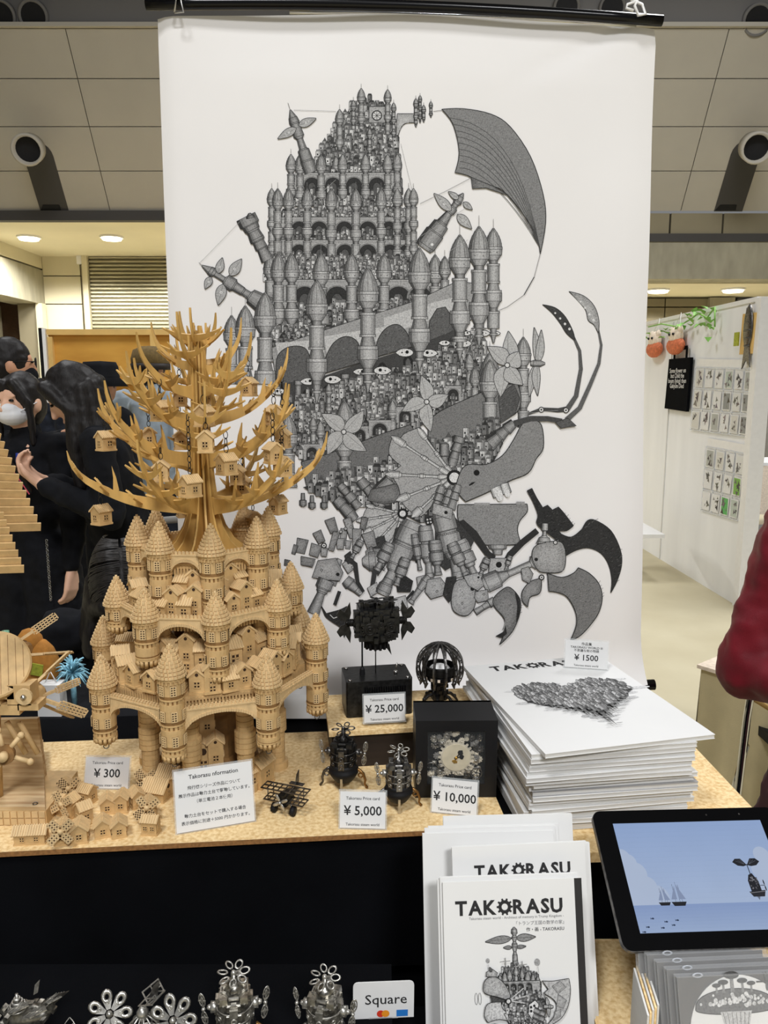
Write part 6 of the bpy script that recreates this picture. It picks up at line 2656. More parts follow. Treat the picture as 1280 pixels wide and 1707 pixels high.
# payment sign
s0 = PZ(583, 1745, .7295)
t0_ = PY(588, 1638, .833)
t1_ = PY(690, 1635, .837)
sw = (t1_ - t0_).length
xx = (t1_ - t0_).normalized()
sh = t0_.z - .7295 - .001
SFm = frame(Vector(((t0_.x + t1_.x) / 2, (t0_.y + t1_.y) / 2, .7298)), xx, Vector((0, 0, 1)), xx.cross(Vector((0, 0, 1))))
t = thing('payment_sign', 'white rounded payment sign card with coloured card marks at the bottom edge', 'sign', M=SFm)
b = MB()
rr = .006
pts = []
for cx_, cy_, a0 in ((sw / 2 - rr, sh - rr, 0), (-sw / 2 + rr, sh - rr, pi / 2)):
    pts += [(cx_ + rr * cos(a0 + k * pi / 8), cy_ + rr * sin(a0 + k * pi / 8)) for k in range(5)]
b.prism(pts + [(-sw / 2, 0), (sw / 2, 0)], -.0012, 0)
b.build('card', 'white_gloss', t)
b = MB()
b.prism([(-.018, -.0005), (.018, -.0005), (.018, .001), (-.018, .001)], -.018, .0)
b.build('foot', 'white_gloss', t)
b = MB()
text(b, 'Square', .0190, .0030, sh * .40, .0004, 'c', .004)
b.build('lettering', 'ink', t)
pr = Print(.003, 6e-5)
for x_, col in ((-.0035, (214, 60, 40)), (.0025, (236, 150, 40))):
    pr.disc(x_, sh * .13, .0048, col, 0, 20)
pr.add([(.016, sh * .04), (.030, sh * .04), (.030, sh * .22), (.016, sh * .22)], (40, 120, 200))
pr.build('card_marks', lambda a, c, z: Vector((a, c, z + .0003)), t, 'colour_ink')

# ------------------------------------------------------------------ metal biplane
p = PZ(477, 1352, ZB)
t = thing('biplane_model', 'small dark steel biplane model with wheels standing right of the castle', 'metal model', (p.x, p.y, ZB), -.35)
b = MB()
b.box((0, 0, .022), (.016, .030, .013), None, .8)
b.box((0, .024, .022), (.008, .022, .007), None, .7)
b.box((0, -.012, .031), (.010, .010, .007))
b.build('fuselage', 'gun_dark', t)
for z, L in ((.0375, .074), (.0195, .066)):
    b = MB()
    for yy in (-.010, .0, .010):
        b.box((0, yy, z), (L, .0022, .0014))
    for k in range(9):
        b.box((-L / 2 + L * k / 8, 0, z), (.0016, .022, .0012))
    b.build('wing', 'gunmetal', t)
for sx in (-.026, .026):
    for yy in (-.009, .009):
        b = MB()
        b.cyl((sx, yy, .018), (sx, yy, .038), .0008, None, 6)
        b.build('strut', 'gunmetal', t)
for sx in (-.016, .016):
    b = MB()
    b.cyl((sx - .003, -.008, .0075), (sx + .003, -.008, .0075), .0075, None, 16)
    w_ = b.build('wheel', 'black_matte', t)
    b = MB()
    b.tube([(sx, -.008, .0075), (sx * .4, 0, .018)], .0012, 6)
    b.build('axle_strut', 'gunmetal', t)
b = MB(T(0, -.019, .024) @ Rx(pi / 2))
for k in range(4):
    b.sphere((.008 * cos(k * pi / 2 + .5), .008 * sin(k * pi / 2 + .5), 0), (.007, .003, .0007), 8, Rz(k * pi / 2 + .5))
b.cyl((0, 0, -.004), (0, 0, .003), .0022)
b.build('propeller', 'silver_paint', t)
b = MB(T(0, .036, .026))
b.prism([(-.004, 0), (.008, 0), (.010, .020), (.002, .016)], -.0006, .0006, frame((0, 0, 0), (0, 1, 0), (0, 0, 1), (1, 0, 0)))
b.box((0, .002, 0), (.024, .008, .001))
b.build('tail', 'gunmetal', t)

# ------------------------------------------------------------------ stack of large books
random.seed(17)
zb = .8418
nb = 20
th = (.985 - zb) / nb
ORD = ['topmost', 'second', 'third', 'fourth', 'fifth', 'sixth', 'seventh', 'eighth', 'ninth', 'tenth', 'eleventh', 'twelfth', 'thirteenth', 'fourteenth', 'fifteenth', 'sixteenth', 'seventeenth', 'eighteenth', 'nineteenth', 'lowest']
top_nl = PZ(909, 1257, .985)
top_nr = PZ(1192, 1224, .985)
for k in range(nb):
    z = zb + k * th
    i = nb - 1 - k
    w, d = .256, .352
    if k == nb - 1:
        o, yaw = top_nl, atan2(top_nr.y - top_nl.y, top_nr.x - top_nl.x)
        w = (top_nr - top_nl).length
    elif k < 5:
        o, yaw = Vector((.206 + random.uniform(-.002, .002), 1.050 + random.uniform(-.003, .003), 0)), radians(6.5 + random.uniform(-1, 1))
    elif k < 12:
        o, yaw = Vector((.214 + random.uniform(-.003, .003), 1.040 + random.uniform(-.004, .004), 0)), radians(7.5 + random.uniform(-1.5, 1.5))
    else:
        o, yaw = Vector((.203 + .0015 * (k - 12) + random.uniform(-.002, .002), 1.030 + random.uniform(-.003, .003), 0)), radians(8.5 + random.uniform(-1, 1.2))
    lab = 'white large-format paperback, %s of the tall stack beside the clock' % (ORD[i] if k else 'lowest')
    if k == nb - 1:
        lab = 'topmost white book of the stack with a heart-shaped castle drawing on its cover'
    if k == 9:
        lab = 'white paperback with a dark back cover, %s in the tall stack' % ORD[i]
    t = thing('large_book', lab, 'book', (o.x, o.y, z), yaw, 'large books in the stack')
    b = MB()
    b.box((w / 2, d / 2, th / 2), (w - .001, d - .002, th - .0016))
    b.build('pages', 'page_edge', t)
    b = MB()
    b.box((w / 2, d / 2, th - .0005), (w, d, .0007))
    b.box((w / 2, d / 2, .0005), (w, d, .0007))
    b.box((.0004, d / 2, th / 2), (.0008, d, th - .0006))
    b.build('cover', 'white_paper' if k != 9 else 'grey_cover', t)
    if k == nb - 1:
        topbook, TW, TD, TZ = t, w, d, th
# cover print of the top book: title with a cog, and an island of castles shaped like a heart
b = MB()
logo(b, TW * .16, TD * .90, TW * .66, TZ + .0003)
b.build('title', 'ink', topbook)
H = Print(.006, 2.5e-5)
R2 = random.Random(6)
hx, hy = TW * .52, TD * .50


def heart(t):
    return (16 * sin(t) ** 3, 13 * cos(t) - 5 * cos(2 * t) - 2 * cos(3 * t) - cos(4 * t))


S = TW * .0235
hp_ = [(hx + S * heart(2 * pi * k / 48)[0] * (1 + R2.uniform(-.06, .06)), hy + .75 * S * heart(2 * pi * k / 48)[1] * (1 + R2.uniform(-.06, .06))) for k in range(48)]
for _ in range(26):       # clouds of pale hatching round the island
    t_ = R2.uniform(0, 6.28)
    c = heart(t_)
    x_, y_ = hx + S * c[0] * R2.uniform(1.0, 1.25), hy + .75 * S * c[1] * R2.uniform(1.0, 1.2)
    H.disc(x_, y_, S * R2.uniform(2, 4), R2.choice((206, 212, 216, 200)), 0, 12, S * R2.uniform(.4, .9))
H.add(hp_, 128)
H.line(hp_ + [hp_[0]], .0009, 70)
yy = hy + S * 11
while yy > hy - S * 13.5:
    x_ = hx - S * 16
    while x_ < hx + S * 16:
        if inside((x_, yy), hp_):
            w_, h_ = S * R2.uniform(.7, 1.7), S * R2.uniform(.9, 2.6)
            g = R2.choice((104, 126, 146, 164, 178, 190))
            H.begin()
            H.add([(x_ - w_ * .56, yy - .0003), (x_ + w_ * .56, yy - .0003), (x_ + w_ * .56, yy + h_ + .0004), (x_, yy + h_ * 1.4 + .0005), (x_ - w_ * .56, yy + h_ + .0004)], 62, 0)
            H.add([(x_ - w_ * .5, yy), (x_, yy), (x_, yy + h_ * 1.35), (x_ - w_ * .5, yy + h_)], g, 1)
            H.add([(x_, yy), (x_ + w_ * .5, yy), (x_ + w_ * .5, yy + h_), (x_, yy + h_ * 1.35)], g * .7, 1)
            H.end()
            if R2.random() < .10:
                H.begin()
                H.add([(x_ + S * 1.1 * cos(pi * k / 8), yy - S * .2 + S * .9 * sin(pi * k / 8)) for k in range(9)], 60, 0)
                H.end()
        x_ += S * R2.uniform(.8, 1.4)
    yy -= S * R2.uniform(.75, 1.1)
for k in range(15):     # roots hanging below the island, with little rotors
    u = -13 + 26 * k / 14
    yb_ = hy - .75 * S * (17 - abs(u) * 1.15)
    x_ = hx + S * u * .9
    l = S * R2.uniform(1.5, 4) + (S * 3 if k == 7 else 0)
    H.add([(x_ - S * .6, yb_ + S), (x_ + S * .6, yb_ + S), (x_ + S * .1, yb_ - l)], 96)
    for s in (-1, 1):
        H.disc(x_ + s * S * 1.2, yb_ - l * .8, S * 1.0, 150, 0, 10, S * .18)
for k in range(9):
    u = -14 + 28 * k / 8
    yb_ = hy + .75 * S * (10 - abs(abs(u) - 7) * .6)
    x_ = hx + S * u
    H.line([(x_, yb_), (x_ + R2.uniform(-1, 1) * S, yb_ + S * 3)], .0009, 90, 0, .0003)
H.build('cover_drawing', lambda a, c, z: Vector((a, c, TZ + .0002 + z)), topbook)
card((941, 1113), (1012, 1118), .9855, .050, .12, [('作品集', .0062, .86, .006), ('TAKORASU WORLD III', .0056, .74, .01), ('不思議な街の物語', .0056, .62, .006), ('¥ 1500', .0150, .30, .014), ('Takorasu steam world', .0048, .08, .006)],
     'price card reading 1500 yen standing on the top book')

# ------------------------------------------------------------------ standing booklets in front
BZ = .6602


def booklet(xl, yb, w, h, lean, yaw, th_, label, cover=None):
    """upright booklet: bottom-left corner at (xl, yb); leans away from the viewer"""
    x = Vector((cos(yaw), sin(yaw), 0))
    n = Vector((sin(yaw), -cos(yaw), 0))
    y = (Vector((0, 0, 1)) * cos(lean) - n * sin(lean)).normalized()
    F = frame(Vector((xl, yb, BZ)), x, y, x.cross(y))
    t = thing('booklet', label, 'book', M=F, group='booklets standing in front')
    b = MB()
    b.box((w / 2 - .0008, h / 2, -th_ / 2), (w - .002, h - .003, th_ - .0008))
    b.build('pages', 'page_edge', t)
    b = MB()
    b.box((w / 2, h / 2, -.0002), (w, h, .0004))
    b.box((w / 2, h / 2, -th_), (w, h, .0004))
    b.build('cover', 'white_paper', t)
    return t


def title(t, x0, y, w):
    b = MB()
    logo(b, x0, y, w, .0004)
    return b.build('title', 'ink', t)


fl = PY(743, 1471, .853)
fr = PY(974, 1459, .862)
fw = (fr - fl).length
fyaw = atan2(fr.y - fl.y, fr.x - fl.x)
lean = radians(17)
h = .258
hh = fl.z - BZ
h = hh / cos(lean)
yb0 = fl.y - h * sin(lean)
xl0 = fl.x
# nearer group of three, then a group of four, then the rear group of four
spec = [(0, 0, 0, 'front booklet with the bold title and a castle airship on its cover', 0), (-.003, .0045, .003, 'white booklet directly behind the front titled booklet', 0), (-.006, .009, -.002, 'third booklet of the nearest group, only its left edge showing', 0),
        (.016, .030, .024, 'booklet in the middle group whose title peeps out over the front ones', 1), (.019, .0345, .022, 'booklet at the right of the middle group, second from its front', 1), (.024, .039, .018, 'rearmost booklet of the middle group, right edge showing', 1),
        (-.022, .056, .026, 'white booklet at the left front of the rear group, its left edge farthest left', 2), (-.019, .0605, .030, 'booklet in the rear group just behind its front one', 2), (-.014, .065, .030, 'booklet in the rear group, third from the front', 2), (.006, .0695, .040, 'tallest rearmost booklet against the black cloth', 2)]
for dx, dy, dh, lab, g in spec:
    t = booklet(xl0 + dx, yb0 + dy, fw, h + dh, lean, fyaw + (0, .02, -.01)[g], .0038, lab)
    if lab.startswith('front'):
        fb, FW, FH = t, fw, h
        title(t, FW * .085, FH * .848, FW * .77)
        b = MB()
        text(b, 'Takorasu steam world - Architect of memory in Trump Kingdom -', .0043, FW * .86, FH * .825, .0004, 'r')
        text(b, '「トランプ王国の数学の家」', .0050, FW * .86, FH * .795, .0004, 'r')
        b.build('subtitle', 'ink_grey', t)
        b = MB()
        text(b, '作・画 - TAKORASU', .0052, FW * .86, FH * .765, .0004, 'r', .004)
        b.build('author_line', 'ink', t)
        b = MB()
        b.box((FW - .0045, FH / 2, .0003), (.009, FH, .0004))
        b.build('spine_strip', 'spine_black', t)
    if g == 1 and 'title peeps' in lab:
        title(t, fw * .16, (h + dh) * .862, fw * .72)
# cover drawing of the front booklet, in cover millimetres (y up)
D_banner = D
D = Print(.004, 2e-5)
C_ = Print(.004, 2e-5)
pxm = FW / 236.0        # one photo pixel on the cover


def cv(px, py):
    return ((px - 743) * pxm, FH - (py - 1466) * pxm * 1.02)


class Flip:
    """draw with the banner's pen helpers in photo pixels, then map onto the cover"""


D = Print(6.0, 2.2e-5)
R = random.Random(5)
for q, w_, g in ((((856, 1556), (812, 1560)), 11, 128), (((864, 1556), (897, 1555)), 11, 128), (((856, 1570), (842, 1570)), 5, 128), (((864, 1570), (880, 1569)), 5, 128)):
    blade(q[0], q[1], w_, g, 0)
barrel((861, 1539), (861, 1600), [(0, 1), (.05, 8), (.15, 10), (.2, 4), (.26, 9), (.36, 3), (.42, 8), (.5, 9), (.62, 3), (.7, 7), (.85, 8), (1, 8)], 130)
town([(826, 1640), (826, 1620), (838, 1606), (860, 1596), (884, 1606), (900, 1620), (904, 1650), (838, 1652)], 5, 4.5)
for x in (834, 842, 850, 861, 871, 880, 889, 897):
    tower(x, 1598 + abs(x - 861) * .45, 1650, 7 if x % 2 else 8, False, 140, False)
arches(1620, 1634, 836, 900, (844, 856, 868, 882), 10)
hatch([(808, 1636), (806, 1624), (812, 1614), (826, 1612), (840, 1622), (850, 1640), (846, 1648), (828, 1642)], 150)
hatch([(811, 1611), (812, 1604), (822, 1600), (830, 1606), (828, 1612)], 150)
blade((820, 1604), (817, 1597), 4, 100)
hatch([(818, 1640), (842, 1648), (838, 1650), (818, 1650)], 70)
hatch([(812, 1652), (834, 1650), (838, 1662), (852, 1668), (850, 1680), (830, 1676), (812, 1680), (806, 1670)], 176)
hatch([(838, 1668), (858, 1660), (868, 1676), (848, 1684)], 180)
hatch([(808, 1694), (822, 1682), (848, 1686), (846, 1704), (826, 1707), (806, 1702)], 176)
hatch([(904, 1621), (920, 1622), (932, 1621), (949, 1619), (951, 1636), (946, 1660), (934, 1678), (916, 1688), (906, 1689), (918, 1680), (926, 1664), (924, 1652), (910, 1642), (906, 1640), (914, 1634)], 176)
for q in (((920, 1630), (934, 1622), (944, 1632), (930, 1642)), ((930, 1642), (944, 1652), (938, 1664), (926, 1660)), ((924, 1668), (934, 1664), (932, 1676), (920, 1682))):
    hatch(list(q), 140, .6)
town([(850, 1690), (842, 1660), (850, 1650), (880, 1640), (905, 1648), (906, 1680), (900, 1720), (850, 1720)], 6, 5)
hatch([(878, 1668), (880, 1654), (890, 1648), (896, 1654), (892, 1668), (884, 1676)], 214)
for k in range(5):
    a = k * 1.25
    D.disc(887 + 5 * cos(a), 1661 + 5 * sin(a), 2.2, 50, 0, 8)
for k in range(6):
    barrel((905 - k * 1.6, 1670 + k * 8), (888 - k * 1.6, 1662 + k * 8), [(0, 8), (.4, 9), (.5, 6), (1, 8)], 120)
for x in range(850, 900, 6):
    tower(x, 1680, 1730, 6, False, 150, False)
blade((912, 1658), (909, 1644), 5, 170)
blade((912, 1658), (912, 1674), 5, 170)
barrel((904, 1658), (920, 1659), [(0, 5), (.5, 4), (.7, 7), (1, 2)], 140)
for q in ((850, 1646), (872, 1630), (880, 1640), (874, 1652)):
    D.line([(848, 1647), q], 1.6, 190)
D.disc(846, 1648, 5, 50)
D.disc(846, 1648, 3, 226)
for x, y, r in ((815, 1589, 3.4), (898, 1594, 5)):
    D.disc(x, y, r, 150, 0, 12, r * 1.15)
    D.line([(x, y + r), (x + 1, y + r * 3)], .6, 130)
for x in (794, 800):
    D.line([(x + 2.4 * cos(k * .7), 1646 + 9 * sin(k * .7)) for k in range(10)], .8, 110)
for x, y0 in ((844, 1584), (866, 1592), (872, 1590)):
    D.line([(x, y0), (x, y0 + 18)], 1.2, 110)
    D.line([(x - 8, y0 + 6), (x + 8, y0 + 5)], 1.4, 150)
D.build('cover_drawing', lambda a, c, z: Vector((*cv(a, c), .0005 + z)), fb)

# ------------------------------------------------------------------ tablet showing a picture of the sea and a small airship
bl = PY(1040, 1587, .80)
tl = PY(998, 1352, .938)
br_ = PY(1280, 1577, .81)
tx = Vector((1, 0.045, 0)).normalized()
ty = (tl - bl)
TH = ty.length
ty = (ty - tx * ty.dot(tx)).normalized()
TM = frame(bl, tx, ty, tx.cross(ty))
tab = thing('tablet', 'black tablet in a silver shell propped up, showing an airship over pale blue sea', 'tablet', M=TM)
TWd, rr = .245, .012


def rrect(x0, y0, x1, y1, r, n=6):
    pts = []
    for cx_, cy_, a0 in ((x1 - r, y0 + r, -pi / 2), (x1 - r, y1 - r, 0), (x0 + r, y1 - r, pi / 2), (x0 + r, y0 + r, pi)):
        pts += [(cx_ + r * cos(a0 + k * pi / 2 / n), cy_ + r * sin(a0 + k * pi / 2 / n)) for k in range(n + 1)]
    return pts


b = MB()
b.prism(rrect(0, 0, TWd, TH, rr), -.008, -.0012)
b.build('shell', 'gunmetal', tab)
b = MB()
b.prism(rrect(.0006, .0006, TWd - .0006, TH - .0006, rr - .0005), -.0013, .0)
b.build('bezel', 'screen_bezel', tab)
mr, mbm, mtp = .0245, .019, .018
pr = Print(.01, 4e-5)
sx0, sx1, sy0, sy1 = mr, TWd - mr, mbm, TH - mtp
SWd, SHt = sx1 - sx0, sy1 - sy0
nb_ = 16
sea = sy0 + SHt * .235
for k in range(nb_):
    y0, y1 = sea + (sy1 - sea) * k / nb_, sea + (sy1 - sea) * (k + 1) / nb_
    f = k / nb_
    pr.add([(sx0, y0), (sx1, y0), (sx1, y1), (sx0, y1)], (186 - 24 * f, 206 - 18 * f, 240 - 6 * f))
for k in range(8):
    y0, y1 = sy0 + (sea - sy0) * k / 8, sy0 + (sea - sy0) * (k + 1) / 8
    f = k / 8
    pr.add([(sx0, y0), (sx1, y0), (sx1, y1), (sx0, y1)], (172 - 22 * f, 194 - 20 * f, 232 - 10 * f))
cl = (196, 212, 240)
for x_, y_, r_ in ((.0, .50, .045), (.035, .62, .028), (.07, .52, .034), (.0, .66, .03), (.12, .40, .03), (.17, .30, .035), (.06, .36, .05), (.0, .32, .05), (.92, .66, .026), (.98, .56, .03), (.88, .52, .03), (1.0, .44, .04), (.94, .36, .05), (.86, .36, .03)):
    cx_, cy_ = sx0 + SWd * x_, sy0 + SHt * y_
    pts = [(min(max(cx_ + r_ * .4 * cos(q * pi / 10), sx0), sx1), max(cy_ + r_ * .4 * sin(q * pi / 10), sea)) for q in range(20)]
    pr.add(pts, cl)
ik = (30, 32, 40)


def sc(u, v):
    return (sx0 + SWd * u, sy0 + SHt * v)


for u, s in ((.20, 1.0), (.29, 1.25)):     # two sailing boats
    c = sc(u, .255)
    k = .0075 * s
    pr.add([(c[0] - k, c[1]), (c[0] + k, c[1]), (c[0] + k * .7, c[1] - k * .5), (c[0] - k * .7, c[1] - k * .5)], ik)
    for q in (-.4, .15, .5):
        pr.line([(c[0] + q * k, c[1]), (c[0] + q * k * .8, c[1] + k * (2.6 - abs(q)))], .0003, ik)
    pr.add([(c[0] - k * .9, c[1] + k * .3), (c[0] - k * .15, c[1] + k * .3), (c[0] - k * .1, c[1] + k * 2.0)], (150, 166, 200))
    pr.add([(c[0] + k * .1, c[1] + k * .3), (c[0] + k, c[1] + k * .3), (c[0] + k * .1, c[1] + k * 2.3)], (150, 166, 200))
for u, v in ((.06, .05), (.10, .12), (.15, .04), (.18, .09), (.22, .06), (.03, .01), (.25, .10)):     # fish
    c = sc(u, v)
    pr.disc(c[0], c[1], .0016, (50, 66, 96), 0, 10, .0010)
    pr.add([(c[0] - .0014, c[1]), (c[0] - .0028, c[1] + .0012), (c[0] - .0028, c[1] - .0012)], (50, 66, 96))
c = sc(.80, .40)           # the small airship
for s in (-1, 1):
    pr.add([(c[0], c[1] + .022), (c[0] + s * .006, c[1] + .030), (c[0] + s * .013, c[1] + .030), (c[0] + s * .0175, c[1] + .026), (c[0] + s * .012, c[1] + .0215), (c[0] + s * .005, c[1] + .0205)], ik)
    for q in range(3):
        pr.line([(c[0] + s * .003, c[1] + .023), (c[0] + s * (.007 + .003 * q), c[1] + .0292 - .001 * q)], .0003, (110, 116, 130))
pr.line([(c[0], c[1] + .023), (c[0], c[1] + .010)], .0010, ik)
pr.add([(c[0] - .006, c[1] - .010), (c[0] + .007, c[1] - .010), (c[0] + .007, c[1] + .002), (c[0] + .002, c[1] + .012), (c[0] - .003, c[1] + .010), (c[0] - .006, c[1] + .003)], ik)
rq = random.Random(2)
for _ in range(26):
    x_, y_ = c[0] + rq.uniform(-.005, .006), c[1] + rq.uniform(-.009, .007)
    pr.add([(x_ - .0007, y_ - .0007), (x_ + .0007, y_ - .0007), (x_ + .0007, y_ + .0009), (x_ - .0007, y_ + .0009)], rq.choice(((110, 110, 116), (84, 84, 90), (140, 140, 146))))
pr.add([(c[0] - .0095, c[1] - .010), (c[0] + .0115, c[1] - .0085), (c[0] + .008, c[1] - .0160), (c[0] - .006, c[1] - .0160)], (40, 42, 50))
pr.line([(c[0] - .009, c[1] - .0115), (c[0] + .0105, c[1] - .010)], .0006, (150, 150, 156))
pr.line([(c[0] + .007, c[1] - .003), (c[0] + .013, c[1] - .003)], .0007, ik)
for s in (-1, 1):
    pr.disc(c[0] + .0125, c[1] - .003 + s * .0035, .0008, ik, 0, 8, .0032)
pr.add([(c[0] - .002, c[1] - .016), (c[0] + .002, c[1] - .016), (c[0], c[1] - .020)], (120, 130, 150))
pr.build('screen', lambda a, q, z: Vector((a, q, .0002 + z)), tab, 'screen_ink')
b = MB()
for x_, y_, z_ in ((TWd * .62, TH - .009, .0001), (TWd * .80, TH - .009, .0001)):
    b.lathe([(.0012, 0), (.0010, .0002)], 10, T(x_, y_, z_))
b.build('camera_lens', 'gunmetal', tab)
b = MB()
e = TM.inverted()
f0 = e @ Vector((bl.x + .12, .985, .72))
b.tube([Vector((.12, TH * .7, -.010)), f0], .005, 8)
b.tube([Vector((.12, .01, -.010)), e @ Vector((bl.x + .12, .80, .7205)), f0], .005, 8)
b.build('easel_strut', 'black_matte', tab)

# ------------------------------------------------------------------ disc cases below the tablet
cl0 = PY(1128, 1629, .760)
cyaw, clean = .06, radians(20)
x = Vector((cos(cyaw), sin(cyaw), 0))
n = Vector((sin(cyaw), -cos(cyaw), 0))
y = (Vector((0, 0, 1)) * cos(clean) - n * sin(clean)).normalized()
CHt = (cl0.z - .7205) / cos(clean)
names = ['front disc case with a pale round label showing a mushroom island', 'second disc case from the front of the row', 'third disc case from the front of the row', 'fourth disc case from the front of the row', 'rearmost disc case of the row']
for k in range(5):
    o = Vector((cl0.x, cl0.y, cl0.z)) - y * CHt + (-x * .0065 - n * .0118) * k
    o.z = .7205
    M_ = frame(o, x, y, x.cross(y))
    t = thing('disc_case', names[k], 'disc case', M=M_, group='disc cases below the tablet')
    w_, h_ = .142, CHt
    b = MB()
    b.prism([(0, 0), (w_, 0), (w_, h_), (0, h_)], -.0012, .0)
    b.prism([(0, 0), (w_, 0), (w_, h_), (0, h_)], -.0098, -.0086)
    b.box((w_ / 2, h_ - .0006, -.005), (w_, .0012, .0074))
    b.box((.0006, h_ / 2, -.005), (.0012, h_ - .002, .0074))
    b.build('clear_shell', 'clear_case', t)
    b = MB()
    b.prism([(.003, .002), (w_ - .002, .002), (w_ - .002, h_ - .003), (.003, h_ - .003)], -.0078, -.0060)
    b.build('tray', 'tray_grey', t)
    b = MB()
    b.torus(T(.026, h_ - .001, -.005) @ Matrix.Diagonal((1.7, .7, 1, 1)), .003, .0009, 12, 5)
    b.build('hinge_clip', 'clear_film', t)
    if k == 0:
        b = MB()
        dcx, dcy, dr = .070, h_ - .060, .0575
        lo_ = .002 - dcy
        pts = [(dr * cos(a), max(lo_, dr * sin(a))) for a in [2 * pi * q / 48 for q in range(48)]]
        b.prism(pts, -.0058, -.0048, T(dcx, dcy, 0))
        b.build('disc', 'white_paper', t)
        pr = Print(.004, 3e-5)
        cx_, cy_ = dcx - .004, dcy + .024
        cap = [(cx_ + .046 * cos(a), cy_ + .020 * sin(a) ** .8 if sin(a) > 0 else cy_ + .006 * sin(a)) for a in [2 * pi * q / 30 for q in range(30)]]
        pr.add(cap, 96)
        pr.line(cap + [cap[0]], .0009, 40)
        rq = random.Random(8)
        for _ in range(60):
            a, r_ = rq.uniform(0, pi), rq.uniform(.2, .95)
            x_, y_ = cx_ + .043 * r_ * cos(a), cy_ + .002 + .016 * r_ * sin(a)
            pr.disc(x_, y_, rq.uniform(.0012, .0026), rq.choice((226, 214, 200)), 0, 9)
        pr.add([(cx_ - .018, cy_ - .003), (cx_ + .018, cy_ - .003), (cx_ + .011, cy_ - .030), (cx_ - .011, cy_ - .030)], 190)
        for q in range(7):
            pr.line([(cx_ + (-.015 + .005 * q), cy_ - .004), (cx_ + (-.010 + .0034 * q), cy_ - .028)], .0006, 90)
        for x_, hgt, rw in ((-.002, .016, .009), (.010, .010, .006), (-.012, .009, .006), (-.020, .006, .005), (.020, .007, .005)):
            pr.add([(cx_ + x_ - rw * .25, cy_ + .016), (cx_ + x_ + rw * .25, cy_ + .016), (cx_ + x_ + rw * .2, cy_ + .018 + hgt), (cx_ + x_ - rw * .2, cy_ + .018 + hgt)], 130)
            pr.disc(cx_ + x_, cy_ + .018 + hgt, rw, 70, 0, 14, rw * .45)
        for s in (-1, 1):
            pr.disc(cx_ + .038, cy_ + .026 + s * .005, .0016, 90, 0, 10, .005)
        pr.line([(cx_ + .026, cy_ + .026), (cx_ + .042, cy_ + .026)], .0016, 70)
        pr.build('disc_print', lambda a, q, z: Vector((a, q, -.0046 + z)), t)
# thin plates in cork and paper tones, painting the reflecting sides of the cases
o = PY(1060, 1600, .80)
t = thing('case_reflection', 'cork-toned plates standing in for reflections in the sides of the disc cases', 'reflection stand-in', (.292, .775, .7205))
for k in range(5):
    b = MB()
    b.box((.004 * k, .012 * k * .3, .05), (.0022, .07, .10), Rz(-.1))
    b.build('sleeve', 'cork' if k % 2 else 'page_edge', t)  # cork tone imitates the brown reflection in the cases

# ------------------------------------------------------------------ wooden flying ship on the left edge
ship = thing('wooden_flying_ship', 'wooden flying ship model with slatted wings and lattice propellers at the left edge', 'airship model', PZ(-20, 1330, ZB))
so = ship.location.copy()


def slat(pl, pr_, Yl, Yr, hpx):
    """one plank of the wing between two photo points"""
    a, c = PY(*pl, Yl) - so, PY(*pr_, Yr) - so
    x = (c - a)
    L = x.length
    x.normalize()
    y = Vector((0, -.35, .93))
    y = (y - x * y.dot(x)).normalized()
    s_ = hpx
    b = MB(frame(a, x, y, x.cross(y)))
    b.box((L / 2, 0, 0), (L, s_, .0032))
    return b.build('wing_slat', 'mdf', ship)


N1 = 13
for k in range(N1):
    f = k / (N1 - 1)
    yr = 716 + (878 - 716) * f
    xr = -6 + 74 * f
    slat((-95 + 10 * f, yr - 4 + 18 * f - 10), (xr, yr), 1.04, 1.10, .0122)
for k in range(8):
    f = k / 7
    yr = 858 + (946 - 858) * f
    slat((-90, yr + 6), (6 + 34 * f, yr + 2), 1.00, 1.04, .0112)
b = MB()
a, c = PY(-60, 700, 1.07) - so, PY(-20, 900, 1.09) - so
b.tube([a + Vector((0, .006, 0)), c + Vector((0, .006, 0))], .003, 6)
b.build('wing_spar', 'mdf_dark', ship)
b = MB()
a, c = PY(-70, 850, 1.02) - so, PY(-40, 960, 1.03) - so
b.tube([a + Vector((0, .006, 0)), c + Vector((0, .006, 0))], .003, 6)
b.build('wing_spar', 'mdf_dark', ship)
# hull disc
dc = PY(-12, 1108, 1.06) - so
dn = Vector((.30, -.72, .62)).normalized()
b = MB(aim(dc, dc + dn))
b.lathe([(.048, -.012), (.0515, -.008), (.0515, .0), (.049, .002)], 40, None, False)
b.build('hull_disc', 'mdf', ship)
b = MB(aim(dc, dc + dn))
for k in range(9):
    yv = -.04 + .01 * k
    l = math.sqrt(max(0, .047 ** 2 - yv ** 2))
    b.box((yv, 0, .0024), (.0006, l * 2, .0004))
b.build('engraved_line', 'mdf_dark', ship)
b = MB(aim(dc - dn * .05, dc + dn))
b.lathe([(.018, -.04), (.040, .0), (.046, .036)], 24, None, True)
b.build('hull', 'mdf', ship)


